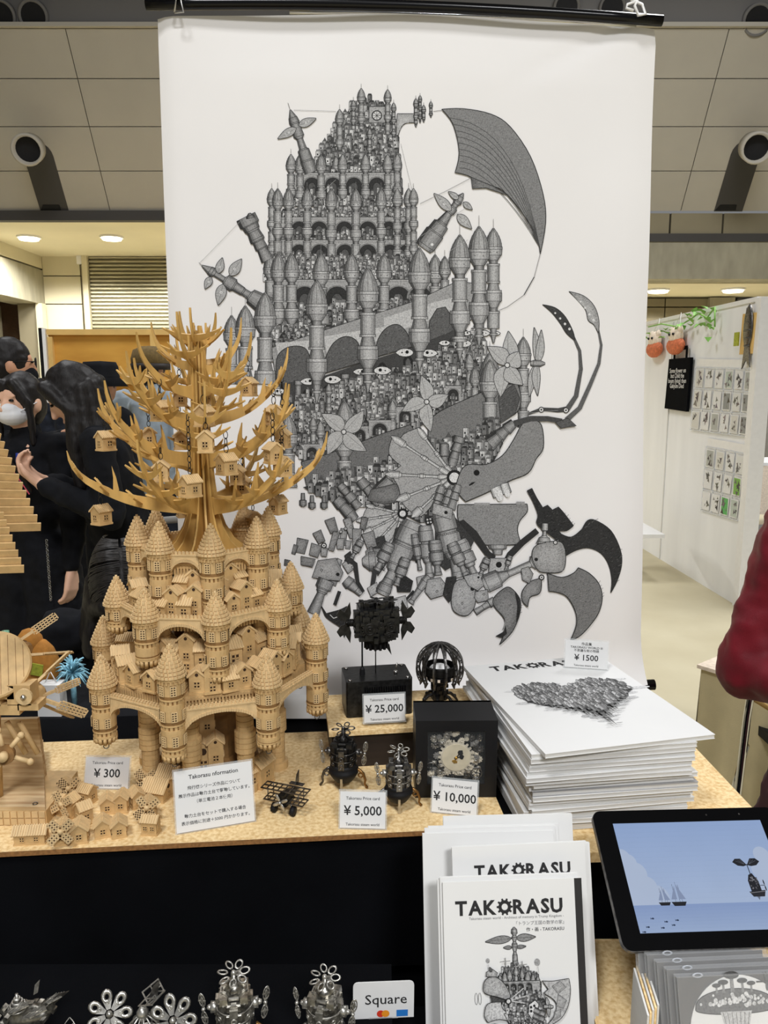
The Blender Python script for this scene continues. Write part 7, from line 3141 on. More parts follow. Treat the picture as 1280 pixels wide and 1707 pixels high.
def paddle(p, q, w, roll, Y):
    """lattice propeller blade from hub pixel p to tip pixel q"""
    a, c = PY(*p, Y[0]) - so, PY(*q, Y[1]) - so
    x = c - a
    L = x.length
    x.normalize()
    up = Vector((0, -1, .2))
    z = (up - x * up.dot(x)).normalized()
    y = z.cross(x)
    y, z = y * cos(roll) + z * sin(roll), z * cos(roll) - y * sin(roll)
    b = MB(frame(a, x, y, z))
    t = .0024
    b.box((L * .18, 0, 0), (L * .40, w * .34, t * 1.6))
    x0 = L * .36
    for yy in (-w * .45, -w * .16, w * .16, w * .45):
        b.box(((x0 + L) / 2, yy, 0), (L - x0 - (.004 if abs(yy) > w * .3 else 0), w * .13, t))
    n = 8
    for k in range(n + 1):
        ww = w if 0 < k < n else w * .8
        b.box((x0 + (L - x0) * k / n, 0, 0), (w * .10, ww, t))
    return b.build('propeller_blade', 'mdf_pale', ship)


paddle((32, 1068), (94, 1026), .0125, .2, (1.12, 1.14))
paddle((46, 1092), (121, 1087), .0125, 1.25, (1.12, 1.13))
paddle((56, 1142), (116, 1086), .012, 1.45, (1.07, 1.09))
paddle((70, 1160), (133, 1135), .0115, .45, (1.08, 1.12))
paddle((72, 1166), (143, 1190), .0155, .1, (1.07, 1.10))
paddle((74, 1176), (120, 1196), .012, .8, (1.09, 1.13))
for c, Y, r in (((40, 1082), 1.13, .014), ((58, 1160), 1.08, .021)):
    p = PY(*c, Y) - so
    d = Vector((.75, -.3, .12)).normalized()
    b = MB(aim(p - d * .012, p + d))
    b.lathe([(r, 0), (r, .010), (r * .8, .012), (r * .8, .018), (r * .45, .024)], 14)
    b.build('propeller_hub', 'mdf_dark' if r < .02 else 'mdf', ship)
p = PY(43, 1157, 1.05) - so
b = MB(T(*p))
for dx, dz, sx_, sz_ in ((-.008, 0, .034, .030), (-.03, .004, .03, .02), (-.034, -.022, .05, .016), (.004, -.018, .03, .010), (-.05, -.006, .03, .02)):
    b.box((dx, .008, dz), (sx_, .026, sz_))
b.build('engine_block', 'mdf', ship)
b = MB(frame(p + Vector((.002, -.0075, 0)), (1, 0, 0), (0, 0, 1), (0, -1, 0)))
b.prism([(.012 * cos(2 * pi * k / 18), .012 * sin(2 * pi * k / 18)) for k in range(18)], 0, .004)
b.build('cover_plate', 'mdf_pale', ship)
b = MB(frame(p + Vector((.002, -.0115, 0)), (1, 0, 0), (0, 0, 1), (0, -1, 0)))
b.lathe([(.0042, 0), (.0035, .003), (0, .0042)], 14, None, True)
b.build('bolt', 'steel', ship)
# upright plank, crank wheel and box base
pl0 = PY(60, 1212, 1.10) - so
b = MB()
qa, qb = PY(22, 1202, 1.16) - so, PY(62, 1198, 1.16) - so
b.add([(qa.x - .12, qa.y, qa.z), (qb.x, qb.y, qb.z), (qb.x + .006, qb.y, .001), (qa.x - .12, qa.y, .001),
       (qa.x - .12, qa.y + .008, qa.z), (qb.x, qb.y + .008, qb.z), (qb.x + .006, qb.y + .008, .001), (qa.x - .12, qa.y + .008, .001)],
      [(0, 1, 2, 3), (7, 6, 5, 4), (0, 4, 5, 1), (1, 5, 6, 2), (2, 6, 7, 3), (3, 7, 4, 0)])
b.build('back_plank', 'plywood', ship)
b = MB()
g0, g1 = PZ(75, 1345, ZB + .03) - so, PZ(72, 1233, ZB + .03) - so
b.add([(g0.x - .16, g0.y, .03), (g0.x, g0.y, .03), (g1.x, g1.y, .03), (g1.x - .16, g1.y, .03), (g0.x - .16, g0.y, .024), (g0.x, g0.y, .024), (g1.x, g1.y, .024), (g1.x - .16, g1.y, .024)],
      [(0, 1, 2, 3), (7, 6, 5, 4), (0, 4, 5, 1), (1, 5, 6, 2), (2, 6, 7, 3), (3, 7, 4, 0)])
b.build('deck_plank', 'plywood', ship)
b = MB()
x0, x1, yf = g0.x - .16, g0.x + .001, g0.y
b.box(((x0 + x1) / 2, yf + .06, .012), (x1 - x0, .12, .0238))
b.build('base_box', 'mdf', ship)
for r_ in range(2):
    for k in range(16):
        b = MB()
        b.box((x1 - .006 - .0105 * k, yf - .0008, .0065 + .0115 * r_), (.0088, .002, .0096))
        b.build('brick', 'mdf_pale', ship)
b = MB()
b.torus(T(g0.x - .018, g0.y + .008, .031), .0035, .0006, 12, 5)
b.build('wire_ring', 'gunmetal', ship)
wc = PY(8, 1258, 1.03) - so
wd = Vector((.25, -1, .15)).normalized()
WMx = aim(wc, wc + wd)
b = MB(WMx)
b.lathe([(.0135, -.006), (.0145, .0), (.0135, .006)], 20)
b.build('crank_hub', 'mdf_dark', ship)
b = MB(WMx)
b.cyl((0, 0, .004), (0, 0, .016), .0075, .0065, 16)
b.build('crank_cap', 'mdf_pale', ship)
for k, (a, l) in enumerate(((1.25, .034), (.18, .036), (-.75, .034), (-2.0, .036), (2.6, .034))):
    b = MB(WMx @ Rz(a + 1.6))
    b.tube([(.008, 0, 0), (l, 0, 0)], .0036, 8)
    b.sphere((l, 0, 0), .0052, 10)
    b.build('crank_spoke', 'mdf_pale', ship)
br0, br1 = PY(18, 1205, 1.08) - so, PY(50, 1256, 1.08) - so
for d in (-.006, .012):
    b = MB()
    b.tube([br0 + Vector((d, 0, .002)), br1 + Vector((d, 0, 0))], .004, 6)
    b.build('brace', 'mdf', ship)
b = MB()
pa = PY(-30, 1230, 1.06) - so
b.cyl((pa.x, pa.y + .03, .03), (pa.x + .01, pa.y + .03, dc.z - .03), .007, None, 12)
b.build('mast', 'mdf', ship)

# oddments behind the cork board on the left
zt_ = .80
bt = thing('back_table', 'low back table behind the display, half hidden, holding bags and soft toys', 'table', (-.82, 1.66, 0))
b = MB()
b.box((0, 0, zt_ - .012), (.62, .30, .024))
b.build('tabletop', 'cloth_black', bt)
for sx in (-.28, .28):
    for sy in (-.12, .12):
        b = MB()
        b.cyl((sx, sy, 0), (sx, sy, zt_ - .024), .012)
        b.build('leg', 'black_matte', bt)
p = PY(60, 1105, 1.60)
t = thing('patched_plush', 'brown plush toy with a green checked patch behind the ship propellers', 'plush', (p.x, 1.62, zt_))
b = MB()
b.sphere((0, 0, .075), (.042, .04, .076), 16)
b.sphere((-.02, 0, .135), (.03, .03, .04), 12)
b.build('body', 'plush_brown', t)
b = MB()
b.box((.010, -.041, .095), (.026, .003, .026), Ry(.2))
b.build('patch', 'patch_green', t)
p = PY(118, 1130, 1.60)
t = thing('tinsel_pompom', 'pale blue tinsel pompom beside the brown plush toy', 'pompom', (p.x, 1.61, zt_))
random.seed(2)
b = MB()
for k in range(70):
    a, e_ = random.uniform(0, 6.28), random.uniform(-.6, 1.3)
    d = Vector((cos(a) * cos(e_), sin(a) * cos(e_), sin(e_)))
    l = random.uniform(.03, .05)
    m = d * l * .6 + Vector((0, 0, .006))
    b.tube([Vector((0, 0, .075)), Vector((0, 0, .075)) + m, Vector((0, 0, .07)) + d * l], [.003, .002, .0008], 4)
b.cyl((0, 0, 0), (0, 0, .075), .006)
o_ = b.build('tinsel', 'cyan_tinsel', t)
o_['kind'] = 'stuff'
p = PY(8, 1045, 1.60)
t = thing('green_bottle', 'small green-white bottle standing behind the hull disc', 'bottle', (p.x, 1.60, zt_))
b = MB()
b.lathe([(.024, 0), (.026, .02), (.026, .10), (.016, .14), (.008, .155), (.008, .175), (.0, .176)], 18, None, True)
b.build('glass_body', 'glass_green', t)
b = MB()
b.lathe([(.0268, .05), (.0268, .09)], 18, None, True)
b.build('label_band', 'white_paper', t)
p = PY(86, 1200, 1.56)
t = thing('paper_bag', 'small white paper bag standing behind the board next to the ship', 'bag', (p.x, 1.57, zt_))
b = MB()
b.box((0, 0, .035), (.05, .035, .07), None, .95)
b.build('bag_body', 'white_paper', t)
b = MB()
b.tube([(-.012, 0, .07), (0, 0, .095), (.012, 0, .07)], .0015, 6)
b.build('handle', 'white_paper', t)
p = PY(330, 1196, 1.5)
t = thing('crumpled_cloth', 'crumpled white cloth lying behind the castle under the banner rod', 'cloth', (-.12, 1.50, .8425))
vs, fs = [], []
for j in range(9):
    for i in range(24):
        x_, y_ = -.34 + .62 * i / 23, -.06 + .12 * j / 8
        vs.append((x_, y_, .004 + .022 * abs(noise.noise(Vector((x_ * 14, y_ * 18, 0)))) * sin(pi * j / 8)))
for j in range(8):
    for i in range(23):
        a = j * 24 + i
        fs.append((a, a + 1, a + 25, a + 24))
b = MB()
b.s = True
b.add(vs, fs)
b.build('fabric', 'white_paper', t)
# ------------------------------------------------------------------ people
def blob(name, caps, mats, parent, voxel=.012, disp=0.0, dscale=9.0, ells=(), smooth=5, cut=None):
    """one continuous body surface: tapered limbs and ellipsoids fused by a voxel remesh"""
    b = MB()
    for p0, r0, p1, r1 in caps:
        p0, p1 = Vector(p0), Vector(p1)
        L = (p1 - p0).length
        n = max(1, int(L / (max(min(r0, r1), .004) * .55)))
        for k in range(n + 1):
            t = k / n
            b.sphere(p0.lerp(p1, t), r0 + (r1 - r0) * t, 10)
    for c, r, M_ in ells:
        b.sphere(c, r, 16, M_)
    me = b.mesh(name, mats)
    o = bpy.data.objects.new(name, me)
    TMP.collection.objects.link(o)
    m = o.modifiers.new('fuse', 'REMESH')
    m.mode = 'VOXEL'
    m.voxel_size = voxel
    m.use_smooth_shade = True
    s = o.modifiers.new('soft', 'SMOOTH')
    s.iterations = smooth
    s.factor = .5
    vl = TMP.view_layers[0]
    vl.update()
    nm = bpy.data.meshes.new_from_object(o.evaluated_get(vl.depsgraph))
    TMP.collection.objects.unlink(o)
    COL.objects.link(o)
    o.modifiers.clear()
    o.data = nm
    bpy.data.meshes.remove(me)
    nm.name = name
    if not nm.materials:
        for q in (mats if isinstance(mats, list) else [mats]):
            nm.materials.append(MATS[q])
    if disp:
        co = []
        for v in nm.vertices:
            c = v.co * dscale
            f = noise.noise(c) + .5 * noise.noise(c * 2.3 + Vector((3, 1, 2)))
            co += (v.co + v.normal * disp * f)[:]
        nm.vertices.foreach_set('co', co)
        nm.update()
    if cut:
        bm = bmesh.new()
        bm.from_mesh(nm)
        bmesh.ops.delete(bm, geom=[v for v in bm.verts if cut(v.co)], context='VERTS')
        bm.to_mesh(nm)
        bm.free()
    for p in nm.polygons:
        p.use_smooth = True
    o.parent = parent
    return o


def hand_caps(w, d, side, palm_n, L=.17, curl=.5, thumb=1):
    """palm, four curled fingers and a thumb; w wrist, d pointing direction, palm_n the way the palm faces"""
    d, n = Vector(d).normalized(), Vector(palm_n).normalized()
    s = d.cross(n).normalized() * thumb
    w = Vector(w)
    caps = []
    for k in range(4):
        q = (k - 1.5) * .019
        kn = w + d * L * .50 + s * -q
        caps.append((w + d * .02 - s * q * .5, .017, kn, .0125))
        fl = L * (.46, .52, .48, .38)[k]
        a1, a2, a3 = curl * .7, curl * 1.6, curl * 2.3
        p1 = kn + (d * cos(a1) + n * sin(a1)) * fl * .45
        p2 = p1 + (d * cos(a2) + n * sin(a2)) * fl * .32
        p3 = p2 + (d * cos(a3) + n * sin(a3)) * fl * .25
        caps += [(kn, .0108, p1, .0095), (p1, .0095, p2, .0085), (p2, .0085, p3, .0075)]
    t0 = w + d * L * .16 + s * .022
    t1 = t0 + (d * .7 + s * .6 + n * .25).normalized() * .038
    t2 = t1 + (d * .9 + s * .15 + n * .45).normalized() * .030
    caps += [(t0, .014, t1, .0115), (t1, .0115, t2, .009)]
    return caps


def person(name, label, x, y, yaw, H, arms, top, bottom, skin='skin', lean=(0, 0), headturn=0.0, nod=0.0, hairstyle='short', seated=False, drop=0.0, voxel=.012, skirt=False, build=1.0, fold=.012, long_coat=False, collar=True, group=None, hairc='hair'):
    """local frame: facing -Y, X to the figure's left as seen from the front's right; arms = ((elbow, wrist, hand dir, palm normal, curl), ...) for -X then +X"""
    t = thing(name, label, 'person', (x, y, 0), yaw)
    k = H / 1.65
    V = lambda a, b_, c: Vector((a * k, b_ * k, c * k))
    hipz = .87 if not seated else .50
    hip = V(0, 0, hipz)
    sh = hip + Vector((lean[0] * k, lean[1] * k, (1.36 - .87 - drop) * k))
    up = (sh - hip).normalized()
    neck = sh + up * .07 * k
    fwd = Vector((sin(headturn), -cos(headturn), 0))
    hd = neck + up * .06 * k + Vector((0, 0, .055 * k)) + fwd * (.02 + .05 * sin(nod)) * k - Vector((0, 0, .03 * k * sin(nod)))
    HM_ = T(*hd) @ Rz(headturn) @ Rx(nod)
    hp = lambda a, b_, c: HM_ @ V(a, b_, c)
    hr = (.074 * k, .094 * k, .112 * k)
    A3 = (Rz(headturn) @ Rx(nod))
    ells = [(hd, hr, A3), (hp(0, -.022, -.052), (.055 * k, .062 * k, .058 * k), A3)]
    caps = [(neck - up * .03 * k, .052 * k, hd - up * .05 * k, .050 * k)]
    for s in (-1, 1):      # ears
        ells.append((hp(s * .076, .012, -.012), (.012 * k, .022 * k, .032 * k), A3))
    caps += [(hp(0, -.090, .006), .009 * k, hp(0, -.104, -.030), .014 * k)]    # nose
    caps += [(hp(-.02, -.086, -.066), .008 * k, hp(.02, -.086, -.066), .008 * k)]   # lips
    ells += [(hp(s * .030, -.080, .026), (.022 * k, .012 * k, .008 * k), A3) for s in (-1, 1)]      # brow
    ells += [((hip * .4 + sh * .6), (.135 * k * build, .088 * k * build, .22 * k), None), (hip, (.135 * k * build, .10 * k * build, .13 * k), None)]
    caps += [(hip, .11 * k, sh - up * .05 * k, .11 * k)]
    clo, sle, trs = [], [], []
    shl = [sh + V(s * .165 * build, 0, -.005) for s in (-1, 1)]
    caps += [(shl[0], .050 * k, shl[1], .050 * k)]
    for s, A in zip((0, 1), arms):
        el, wr = V(*A[0]), V(*A[1])
        caps += [(shl[s], .046 * k, el, .038 * k), (el, .037 * k, wr, .025 * k)]
        caps += hand_caps(wr, A[2], s, A[3], .165 * k, A[4], A[5] if len(A) > 5 else 1)
        e2 = wr + (el - wr).normalized() * .03 * k
        sle += [(shl[s], .066 * k * build, el, .056 * k * build), (el, .056 * k * build, e2, .043 * k)]
    for s in (-1, 1):
        hj = hip + V(s * .085, 0, -.04)
        if seated:
            kn, an = hip + V(s * .12, -.42, .02), V(s * .12, -.44, .09)
        else:
            kn, an = V(s * .09, -.01, .47), V(s * .095, .01, .085)
        caps += [(hj, .078 * k, kn, .052 * k), (kn, .052 * k, an, .036 * k)]
        caps += [(an, .036 * k, an + V(0, -.05, -.045), .034 * k), (an + V(0, -.05, -.045), .034 * k, an + V(0, -.13, -.055), .026 * k)]
        trs += [(hj, .095 * k, kn, .072 * k), (kn, .072 * k, an + V(0, 0, .03), .062 * k)]
    body = blob('body', caps, skin, t, min(voxel, .0062) if voxel <= .0101 else voxel, 0, 9, ells, 3)
    shirt_e = [((hip * .4 + sh * .6), (.158 * k * build, .112 * k * build, .25 * k), None), (hip + V(0, 0, .04), (.158 * k * build, .122 * k * build, .15 * k), None)]
    shirt = sle + [(shl[0], .066 * k, shl[1], .066 * k), (hip, .13 * k * build, sh - up * .06 * k, .122 * k * build)]
    if collar:
        shirt += [(sh + up * .02 * k, .075 * k, sh + up * .055 * k, .066 * k)]
    if long_coat:
        shirt += [(hip + V(s * .07, 0, 0), .13 * k, V(s * .10, 0, .42), .15 * k) for s in (-1, 1)]
    blob('jacket', shirt, top, t, voxel, fold * k, 12, shirt_e, 3)
    if skirt:
        trs += [(hip + V(s * .05, 0, 0), .13 * k, V(s * .12, 0, .35), .17 * k) for s in (-1, 0, 1)]
    blob('trousers' if not skirt else 'skirt', trs + [(hip + V(-.04, 0, -.02), .115 * k, hip + V(.04, 0, -.02), .115 * k)], bottom, t, voxel * 1.2, .008, 9, (), 3)
    for s in (-1, 1):
        an = V(s * .095, .01, .085) if not seated else V(s * .12, -.44, .09)
        blob('shoe', [(an + V(0, .02, -.04), .046 * k, an + V(0, -.14, -.05), .042 * k)], 'black_matte', t, .012, 0, 9, (), 2)
    # eyes
    for s in (-1, 1):
        b = MB()
        b.sphere(hp(s * .032, -.0865, .008)[:], (.013 * k, .007 * k, .006 * k), 10, A3)
        b.build('eye', 'eye_dark', t)
    # hair
    he, hc = [], []
    cutf = None
    if hairstyle in ('short', 'long', 'bun', 'bowed', 'tied'):
        he = [(hp(0, .012, .022), (.084 * k, .100 * k, .108 * k), A3), (hp(0, .04, -.01), (.080 * k, .078 * k, .10 * k), A3)]
        if hairstyle in ('long', 'bowed'):
            for q in range(9):
                a = -1.9 + 3.8 * q / 8 + pi / 2
                c0 = hp(.075 * cos(a), .02 + .08 * sin(a), .0)
                hc.append((c0, .030 * k, c0 + V(.02 * cos(a), .03 * sin(a) + .01, -.16), .034 * k))
                c1 = c0 + V(.02 * cos(a), .03 * sin(a) + .01, -.16)
                if hairstyle == 'long':
                    hc.append((c1, .034 * k, c1 + V(.0, .01, -.17), .022 * k))
            for s in (-1, 1):
                hc.append((hp(s * .045, -.070, .075), .028 * k, hp(s * .086, -.045, -.02), .024 * k))
                hc.append((hp(s * .086, -.045, -.02), .024 * k, hp(s * .092, -.02, -.14), .024 * k))
        if hairstyle == 'bun':
            he.append((hp(0, .085, .075), (.05 * k, .045 * k, .045 * k), A3))
        if hairstyle == 'tied':
            for s in (-1, 1):
                hc.append((hp(s * .03, -.075, .078), .022 * k, hp(s * .078, -.04, -.01), .020 * k))
                hc.append((hp(s * .078, -.04, -.01), .018 * k, hp(s * .082, -.035, -.17), .014 * k))
    if he:
        h = blob('hair', hc, hairc, t, .008, .0035 * k, 30, he, 3)
    return t, HM_, k, V, hp, A3


def arm_down(s, b_=.0, out=.0):
    return ((s * (.215 + out), .02 + b_, 1.08), (s * (.225 + out), -.03 + b_, .84), (0, -.15, -1), (-s, 0, 0), .45)


def arm_phone(s, f=.24):
    return ((s * .23, -.06, 1.10), (s * .06, -f, 1.20), (-s * .4, -.6, .5), (0, .3, .6), .9, -s)


# 1. the man in glasses at the left edge, seen from behind, facing right
p = PY(14, 627, 3.9)
t, HMx, k, V, hp, A3 = person('person', 'man with short dark hair, glasses and black jacket at the left edge', p.x, 3.9, 2.05, 1.71, (arm_down(-1), arm_phone(1)), 'cloth_black', 'cloth_black', 'skin', hairstyle='short')
b = MB()
for s in (-1, 1):
    b.torus(T(*hp(s * .033, -.104, .006)) @ A3 @ Rx(pi / 2), .024, .002, 16, 5)
    b.tube([hp(s * .056, -.100, .010), hp(s * .080, -.03, .010), hp(s * .080, .02, .0)], .0022, 5)
b.tube([hp(-.01, -.106, .008), hp(.01, -.106, .008)], .002, 5)
b.build('glasses', 'black_matte', t)
blob('face_mask', [], 'cloth_black', t, .006, 0, 9, [(hp(0, -.055, -.055), (.062 * k, .060 * k, .050 * k), A3)], 2)
# 2. the girl with the white mask
p = PY(44, 722, 3.05)
t, HMx, k, V, hp, A3 = person('person', 'girl with long dark hair and a white face mask in a black coat', p.x, 3.05, -.25, 1.53, (arm_phone(-1), arm_down(1, -.02, -.01)), 'cloth_black', 'cloth_navy', 'skin_fair', headturn=-.05, nod=.0, hairstyle='tied', voxel=.009, long_coat=True)
blob('face_mask', [], 'mask_white', t, .005, 0, 9, [(hp(0, -.048, -.050), (.064 * k, .066 * k, .048 * k), A3), (hp(0, -.07, -.028), (.05 * k, .045 * k, .03 * k), A3)], 3)
b = MB()
for s in (-1, 1):
    b.tube([hp(s * .06, -.07, -.035), hp(s * .084, .0, .0)], .0018, 5)
b.build('mask_strap', 'mask_white', t)
b = MB()
b.tube([V(.05, -.125, 1.34), V(.06, -.15, 1.2), V(.0, -.15, 1.0), V(-.06, -.15, 1.2), V(-.05, -.125, 1.34)], .006, 6)
b.build('lanyard', 'blue_lanyard', t)
b = MB()
for q in range(24):
    z = .98 - q * .011
    b.torus(T(.16 * k, -.125 * k, z * k) @ Rz(q % 2 * pi / 2) @ Rx(pi / 2), .005, .0012, 8, 5)
b.build('bag_chain', 'steel', t)
# 3. the woman bending over her phone
p = PY(146, 735, 2.80)
t, HMx, k, V, hp, A3 = person('person', 'woman with long loose dark hair in a black coat bending over a pink cased phone', p.x + .12, 2.85, -1.25, 1.58, (arm_phone(-1, .30), arm_phone(1, .30)), 'cloth_black', 'cloth_black', 'skin_fair', lean=(0, -.10), nod=.55, hairstyle='long', voxel=.010, long_coat=True)
hand = t.matrix_basis @ V(0, -.37, 1.22)
ph = thing('smartphone', 'dark smartphone in a pink case held by the woman with loose hair', 'phone', hand, -1.25)
b = MB(Rx(.5))
b.box((0, 0, .02), (.075, .009, .15))
b.build('phone_body', 'black_gloss', ph)
b = MB(Rx(.5))
b.box((0, -.006, .02), (.079, .004, .154))
b.sphere((.03, -.01, .07), .012, 8)
b.sphere((-.02, -.01, .05), .010, 8)
b.build('case', 'pink', ph)
# 4-7. people farther back
p = PY(166, 662, 4.3)
t, HMx, k, V, hp, A3 = person('person', 'visitor in a black bucket hat seen from behind', p.x, 4.3, 2.7, 1.60, (arm_down(-1), arm_phone(1)), 'cloth_black', 'cloth_black', hairstyle='short', voxel=.016)
b = MB(T(*hp(0, .005, .045)) @ A3)
b.lathe([(.150 * k, -.055 * k), (.105 * k, -.005 * k), (.100 * k, .055 * k), (.088 * k, .082 * k), (.0, .088 * k)], 24, None, True)
b.lathe([(.104 * k, -.008 * k), (.106 * k, .004 * k)], 24, None, True)
b.build('bucket_hat', 'cloth_black', t)
p = PY(117, 668, 5.5)
t, HMx, k, V, hp, A3 = person('person', 'visitor in a dark cap half hidden behind the bucket hat', p.x, 5.5, 2.2, 1.58, (arm_down(-1), arm_down(1)), 'cloth_navy', 'cloth_black', hairstyle='short', voxel=.016)
b = MB(T(*hp(0, .005, .04)) @ A3)
b.lathe([(.096 * k, -.02 * k), (.098 * k, .03 * k), (.080 * k, .075 * k), (.0, .088 * k)], 20, None, True)
b.sphere((0, -.12 * k, -.015 * k), (.07 * k, .07 * k, .008 * k), 12)
b.build('cap', 'black_matte', t)
p = PY(250, 650, 4.7)
t, HMx, k, V, hp, A3 = person('person', 'visitor in an olive brown cap and pale blue-grey jacket seen from behind', p.x, 4.7, 2.75, 1.70, (arm_down(-1), arm_phone(1)), 'cloth_blue', 'cloth_navy', hairstyle='short', voxel=.014, build=1.15)
b = MB(T(*hp(0, .005, .04)) @ A3)
b.lathe([(.108 * k, -.03 * k), (.110 * k, .02 * k), (.095 * k, .068 * k), (.05 * k, .088 * k), (.0, .092 * k)], 20, None, True)
b.build('cap_crown', 'cloth_olive', t)
b = MB(T(*hp(0, .005, .04)) @ A3)
b.lathe([(.116 * k, -.045 * k), (.112 * k, -.01 * k)], 20, None, True)
b.build('cap_band', 'dark_brown', t)
p = PY(67, 665, 7.4)
t, HMx, k, V, hp, A3 = person('person', 'distant woman with her hair up wearing a dark top and a pale shoulder strap', p.x, 7.4, 2.9, 1.54, (arm_down(-1), arm_down(1)), 'cloth_navy', 'cloth_black', hairstyle='bun', voxel=.018)
b = MB()
b.tube([V(-.12, .13, 1.38), V(.0, .16, 1.15), V(.16, .14, .95)], .014, 6)
b.build('bag_strap', 'cloth_blue', t)
# 8. the person sitting bowed behind the table
p = PY(192, 955, 2.15)
st_ = thing('stool', 'low dark stool under the bowed seated person', 'stool', (p.x - .075, 2.40, 0), 0)
b = MB()
b.lathe([(.17, .385), (.18, .392), (.18, .41), (.17, .418)], 24)
b.build('seat', 'black_matte', st_)
for q in range(4):
    a = q * pi / 2 + pi / 4
    b = MB()
    b.cyl((.16 * cos(a), .16 * sin(a), 0), (.12 * cos(a), .12 * sin(a), .386), .012)
    b.build('leg', 'gun_dark', st_)
t, HMx, k, V, hp, A3 = person('person', 'dark-haired person in black sitting bowed behind the castle, only the parted crown of hair showing', p.x - .075, 2.40, .35, 1.60,
                              (((-.25, -.14, .60), (-.10, -.36, .56), (.5, -.6, -.2), (0, 0, -1), .6), ((.25, -.14, .60), (.10, -.36, .56), (-.5, -.6, -.2), (0, 0, -1), .6)), 'cloth_black', 'cloth_navy', lean=(0, -.20), nod=1.0, hairstyle='bowed', seated=True, drop=.17, voxel=.011, build=1.1)
random.seed(14)
b = MB()
for q in range(240):      # combed strands falling from the parting
    s = random.choice((-1, 1))
    u = random.uniform(-.8, .9)
    pts = []
    for j in range(6):
        f = j / 5
        a = s * (.05 + 1.75 * f ** .9)
        rr = .104 + .006 * random.random()
        e = u + .35 * f * (u + .25) + .06 * sin(q * 1.7 + f * 3)
        pts.append(hp(sin(a) * .090 * math.sqrt(max(.1, 1 - e * e * .5)) * 1.0, .02 + .112 * e, .022 + cos(a) * .115 * math.sqrt(max(.15, 1 - e * e * .75))))
    b.tube(pts, [.001, .0016, .0018, .0016, .0012, .0006], 4)
o = b.build('hair_strands', 'hair_sheen', t)
o['kind'] = 'stuff'
# 9. the stallholder in maroon on the right, arms folded
px0 = PY(1194, 1120, 1.42)
t, HMx, k, V, hp, A3 = person('person', 'person in a wine red velvet top with folded arms at the right edge', 1.03, 1.55, -.35, 1.46,
                              (((-.285, -.05, 1.00), (-.06, -.215, 1.03), (1, -.1, .1), (0, 1, 0), .3), ((.27, -.06, 1.03), (.03, -.25, 1.08), (-1, -.1, .1), (0, 1, 0), .3, -1)), 'cloth_maroon', 'cloth_wine', 'skin', hairstyle='short', voxel=.010, skirt=True, build=1.16, fold=.015)

# cloth-covered stand, chrome chair and floor things on the right
p = PY(1169, 1112, 2.40)
t = thing('cloth_counter', 'cream cloth covered counter standing behind the maroon sleeve', 'counter', (p.x, 2.40, 0), -.9)
zt_ = PY(1169, 1112, 2.40).z
vs, fs = [], []
n = 26
b = MB()
b.s = True
for side in range(2):
    vs, fs = [], []
    for i in range(n + 1):
        u = .5 * i / n
        for j in range(9):
            z = zt_ * (1 - j / 8)
            w = .012 * sin(i * 1.3 + side) * (j / 8)
            vs.append((u, -w - .01 * j / 8, z) if side == 0 else (-w * .7 - .012 * j / 8, u * .9, z))
    for i in range(n):
        for j in range(8):
            fs.append((i * 9 + j, i * 9 + j + 1, (i + 1) * 9 + j + 1, (i + 1) * 9 + j))
    b.add(vs, fs)
b.build('cloth_sides', 'canvas', t)
b = MB()
b.box((.25, .225, zt_ + .002), (.52, .47, .012))
b.build('cloth_top', 'cream', t)
b = MB()
b.box((.25, .225, zt_ * .49), (.44, .40, zt_ * .96))
b.build('stand_box', 'canvas', t)
p = PY(1232, 1270, 2.0)
t = thing('folding_chair', 'chrome tube folding chair beside the maroon skirt', 'chair', (p.x, 2.0, 0))
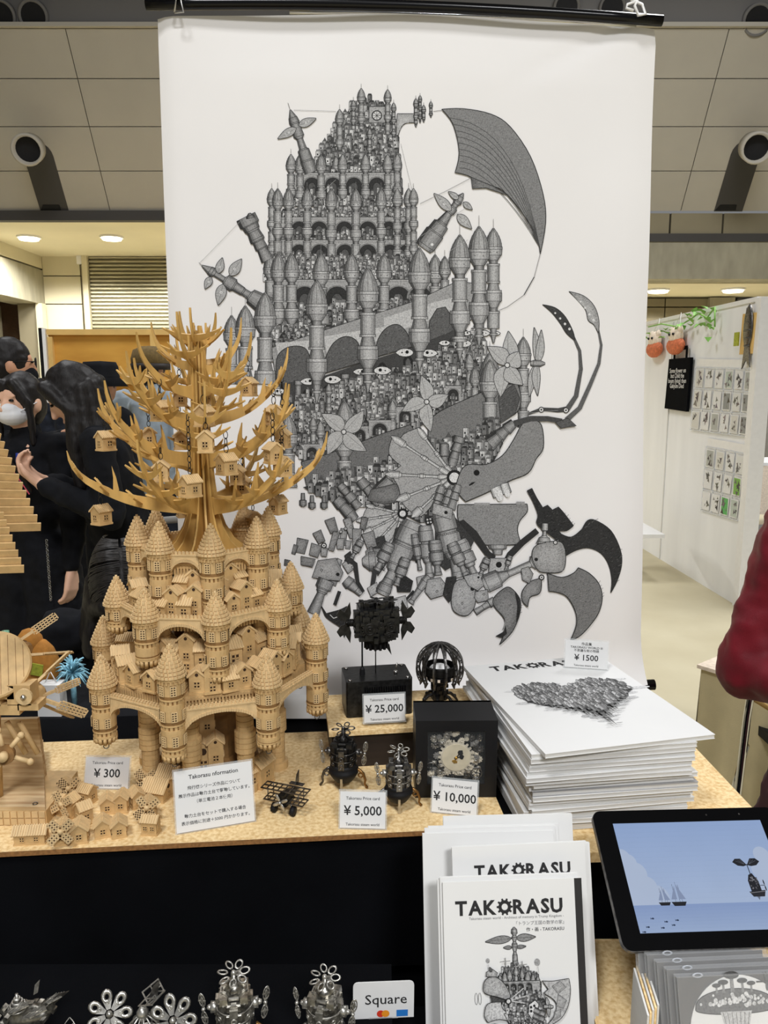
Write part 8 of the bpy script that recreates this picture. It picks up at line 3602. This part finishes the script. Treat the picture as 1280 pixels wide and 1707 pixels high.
for dx in (0, .54):
    b = MB()
    b.tube([(dx + .03, -.0, .82), (dx + .012, .0, .60), (dx - .01, -.02, .30), (dx - .02, -.06, .01)], .0105, 10)
    b.build('frame_tube', 'chrome', t)
    b = MB()
    b.tube([(dx + .03, .03, .50), (dx + .06, .22, .02)], .0095, 10)
    b.build('leg', 'chrome', t)
b = MB()
b.box((.36, .10, .445), (.38, .36, .03))
b.build('seat', 'black_matte', t)
b = MB()
b.box((.38, .0, .74), (.32, .02, .14))
b.build('backrest', 'black_matte', t)
b = MB()
b.tube([(.012, 0, .66), (.10, .03, .60), (.54, .0, .66)], .008, 8)
b.build('cross_tube', 'batten', t)
p = PY(1226, 1345, 1.85)
t = thing('black_bag', 'black bag with a coiled strap on the floor side of the book table', 'bag', (p.x - .02, 1.85, 0))
b = MB()
b.sphere((.05, .0, .21), (.11, .09, .205), 16)
b.build('bag_body', 'cloth_black', t)
b = MB()
b.torus(T(-.01, -.04, .42) @ Rx(.8), .025, .006, 16, 6)
b.torus(T(.03, -.05, .42) @ Rx(.4) @ Ry(.5), .022, .006, 16, 6)
b.build('strap', 'black_gloss', t)

# visitors' gear behind the castle
p = PY(262, 850, 1.85)
t = thing('black_trolley', 'black folding trolley with grey grips and a chrome ring behind the castle turrets', 'trolley', (p.x + .03, 1.88, 0))
for sx in (-.10, .10):
    b = MB()
    b.cyl((sx, 0, .04), (sx * .9, .0, 1.16), .012)
    b.build('upright', 'black_matte', t)
b = MB()
b.box((0, .03, .62), (.24, .12, .80), None, .9)
b.build('bag_body', 'cloth_black', t)
for z in (1.02, 1.10, 1.17):
    b = MB()
    b.cyl((-.05, -.03, z), (.07, -.03, z + .01), .009)
    b.build('grip', 'table_grey', t)
b = MB()
b.torus(T(-.06, -.07, .90) @ Rx(pi / 2), .020, .004, 16, 6)
b.cyl((-.06, -.07, .92), (-.06, -.07, 1.0), .005)
b.build('chrome_ring', 'chrome', t)
for sx in (-.10, .10):
    b = MB()
    b.cyl((sx - .015, .03, .04), (sx + .015, .03, .04), .04, None, 16)
    b.build('wheel', 'black_matte', t)

# ------------------------------------------------------------------ tidy up
bpy.data.objects.remove(_fo)
bpy.data.curves.remove(_fc)
bpy.data.scenes.remove(TMP)
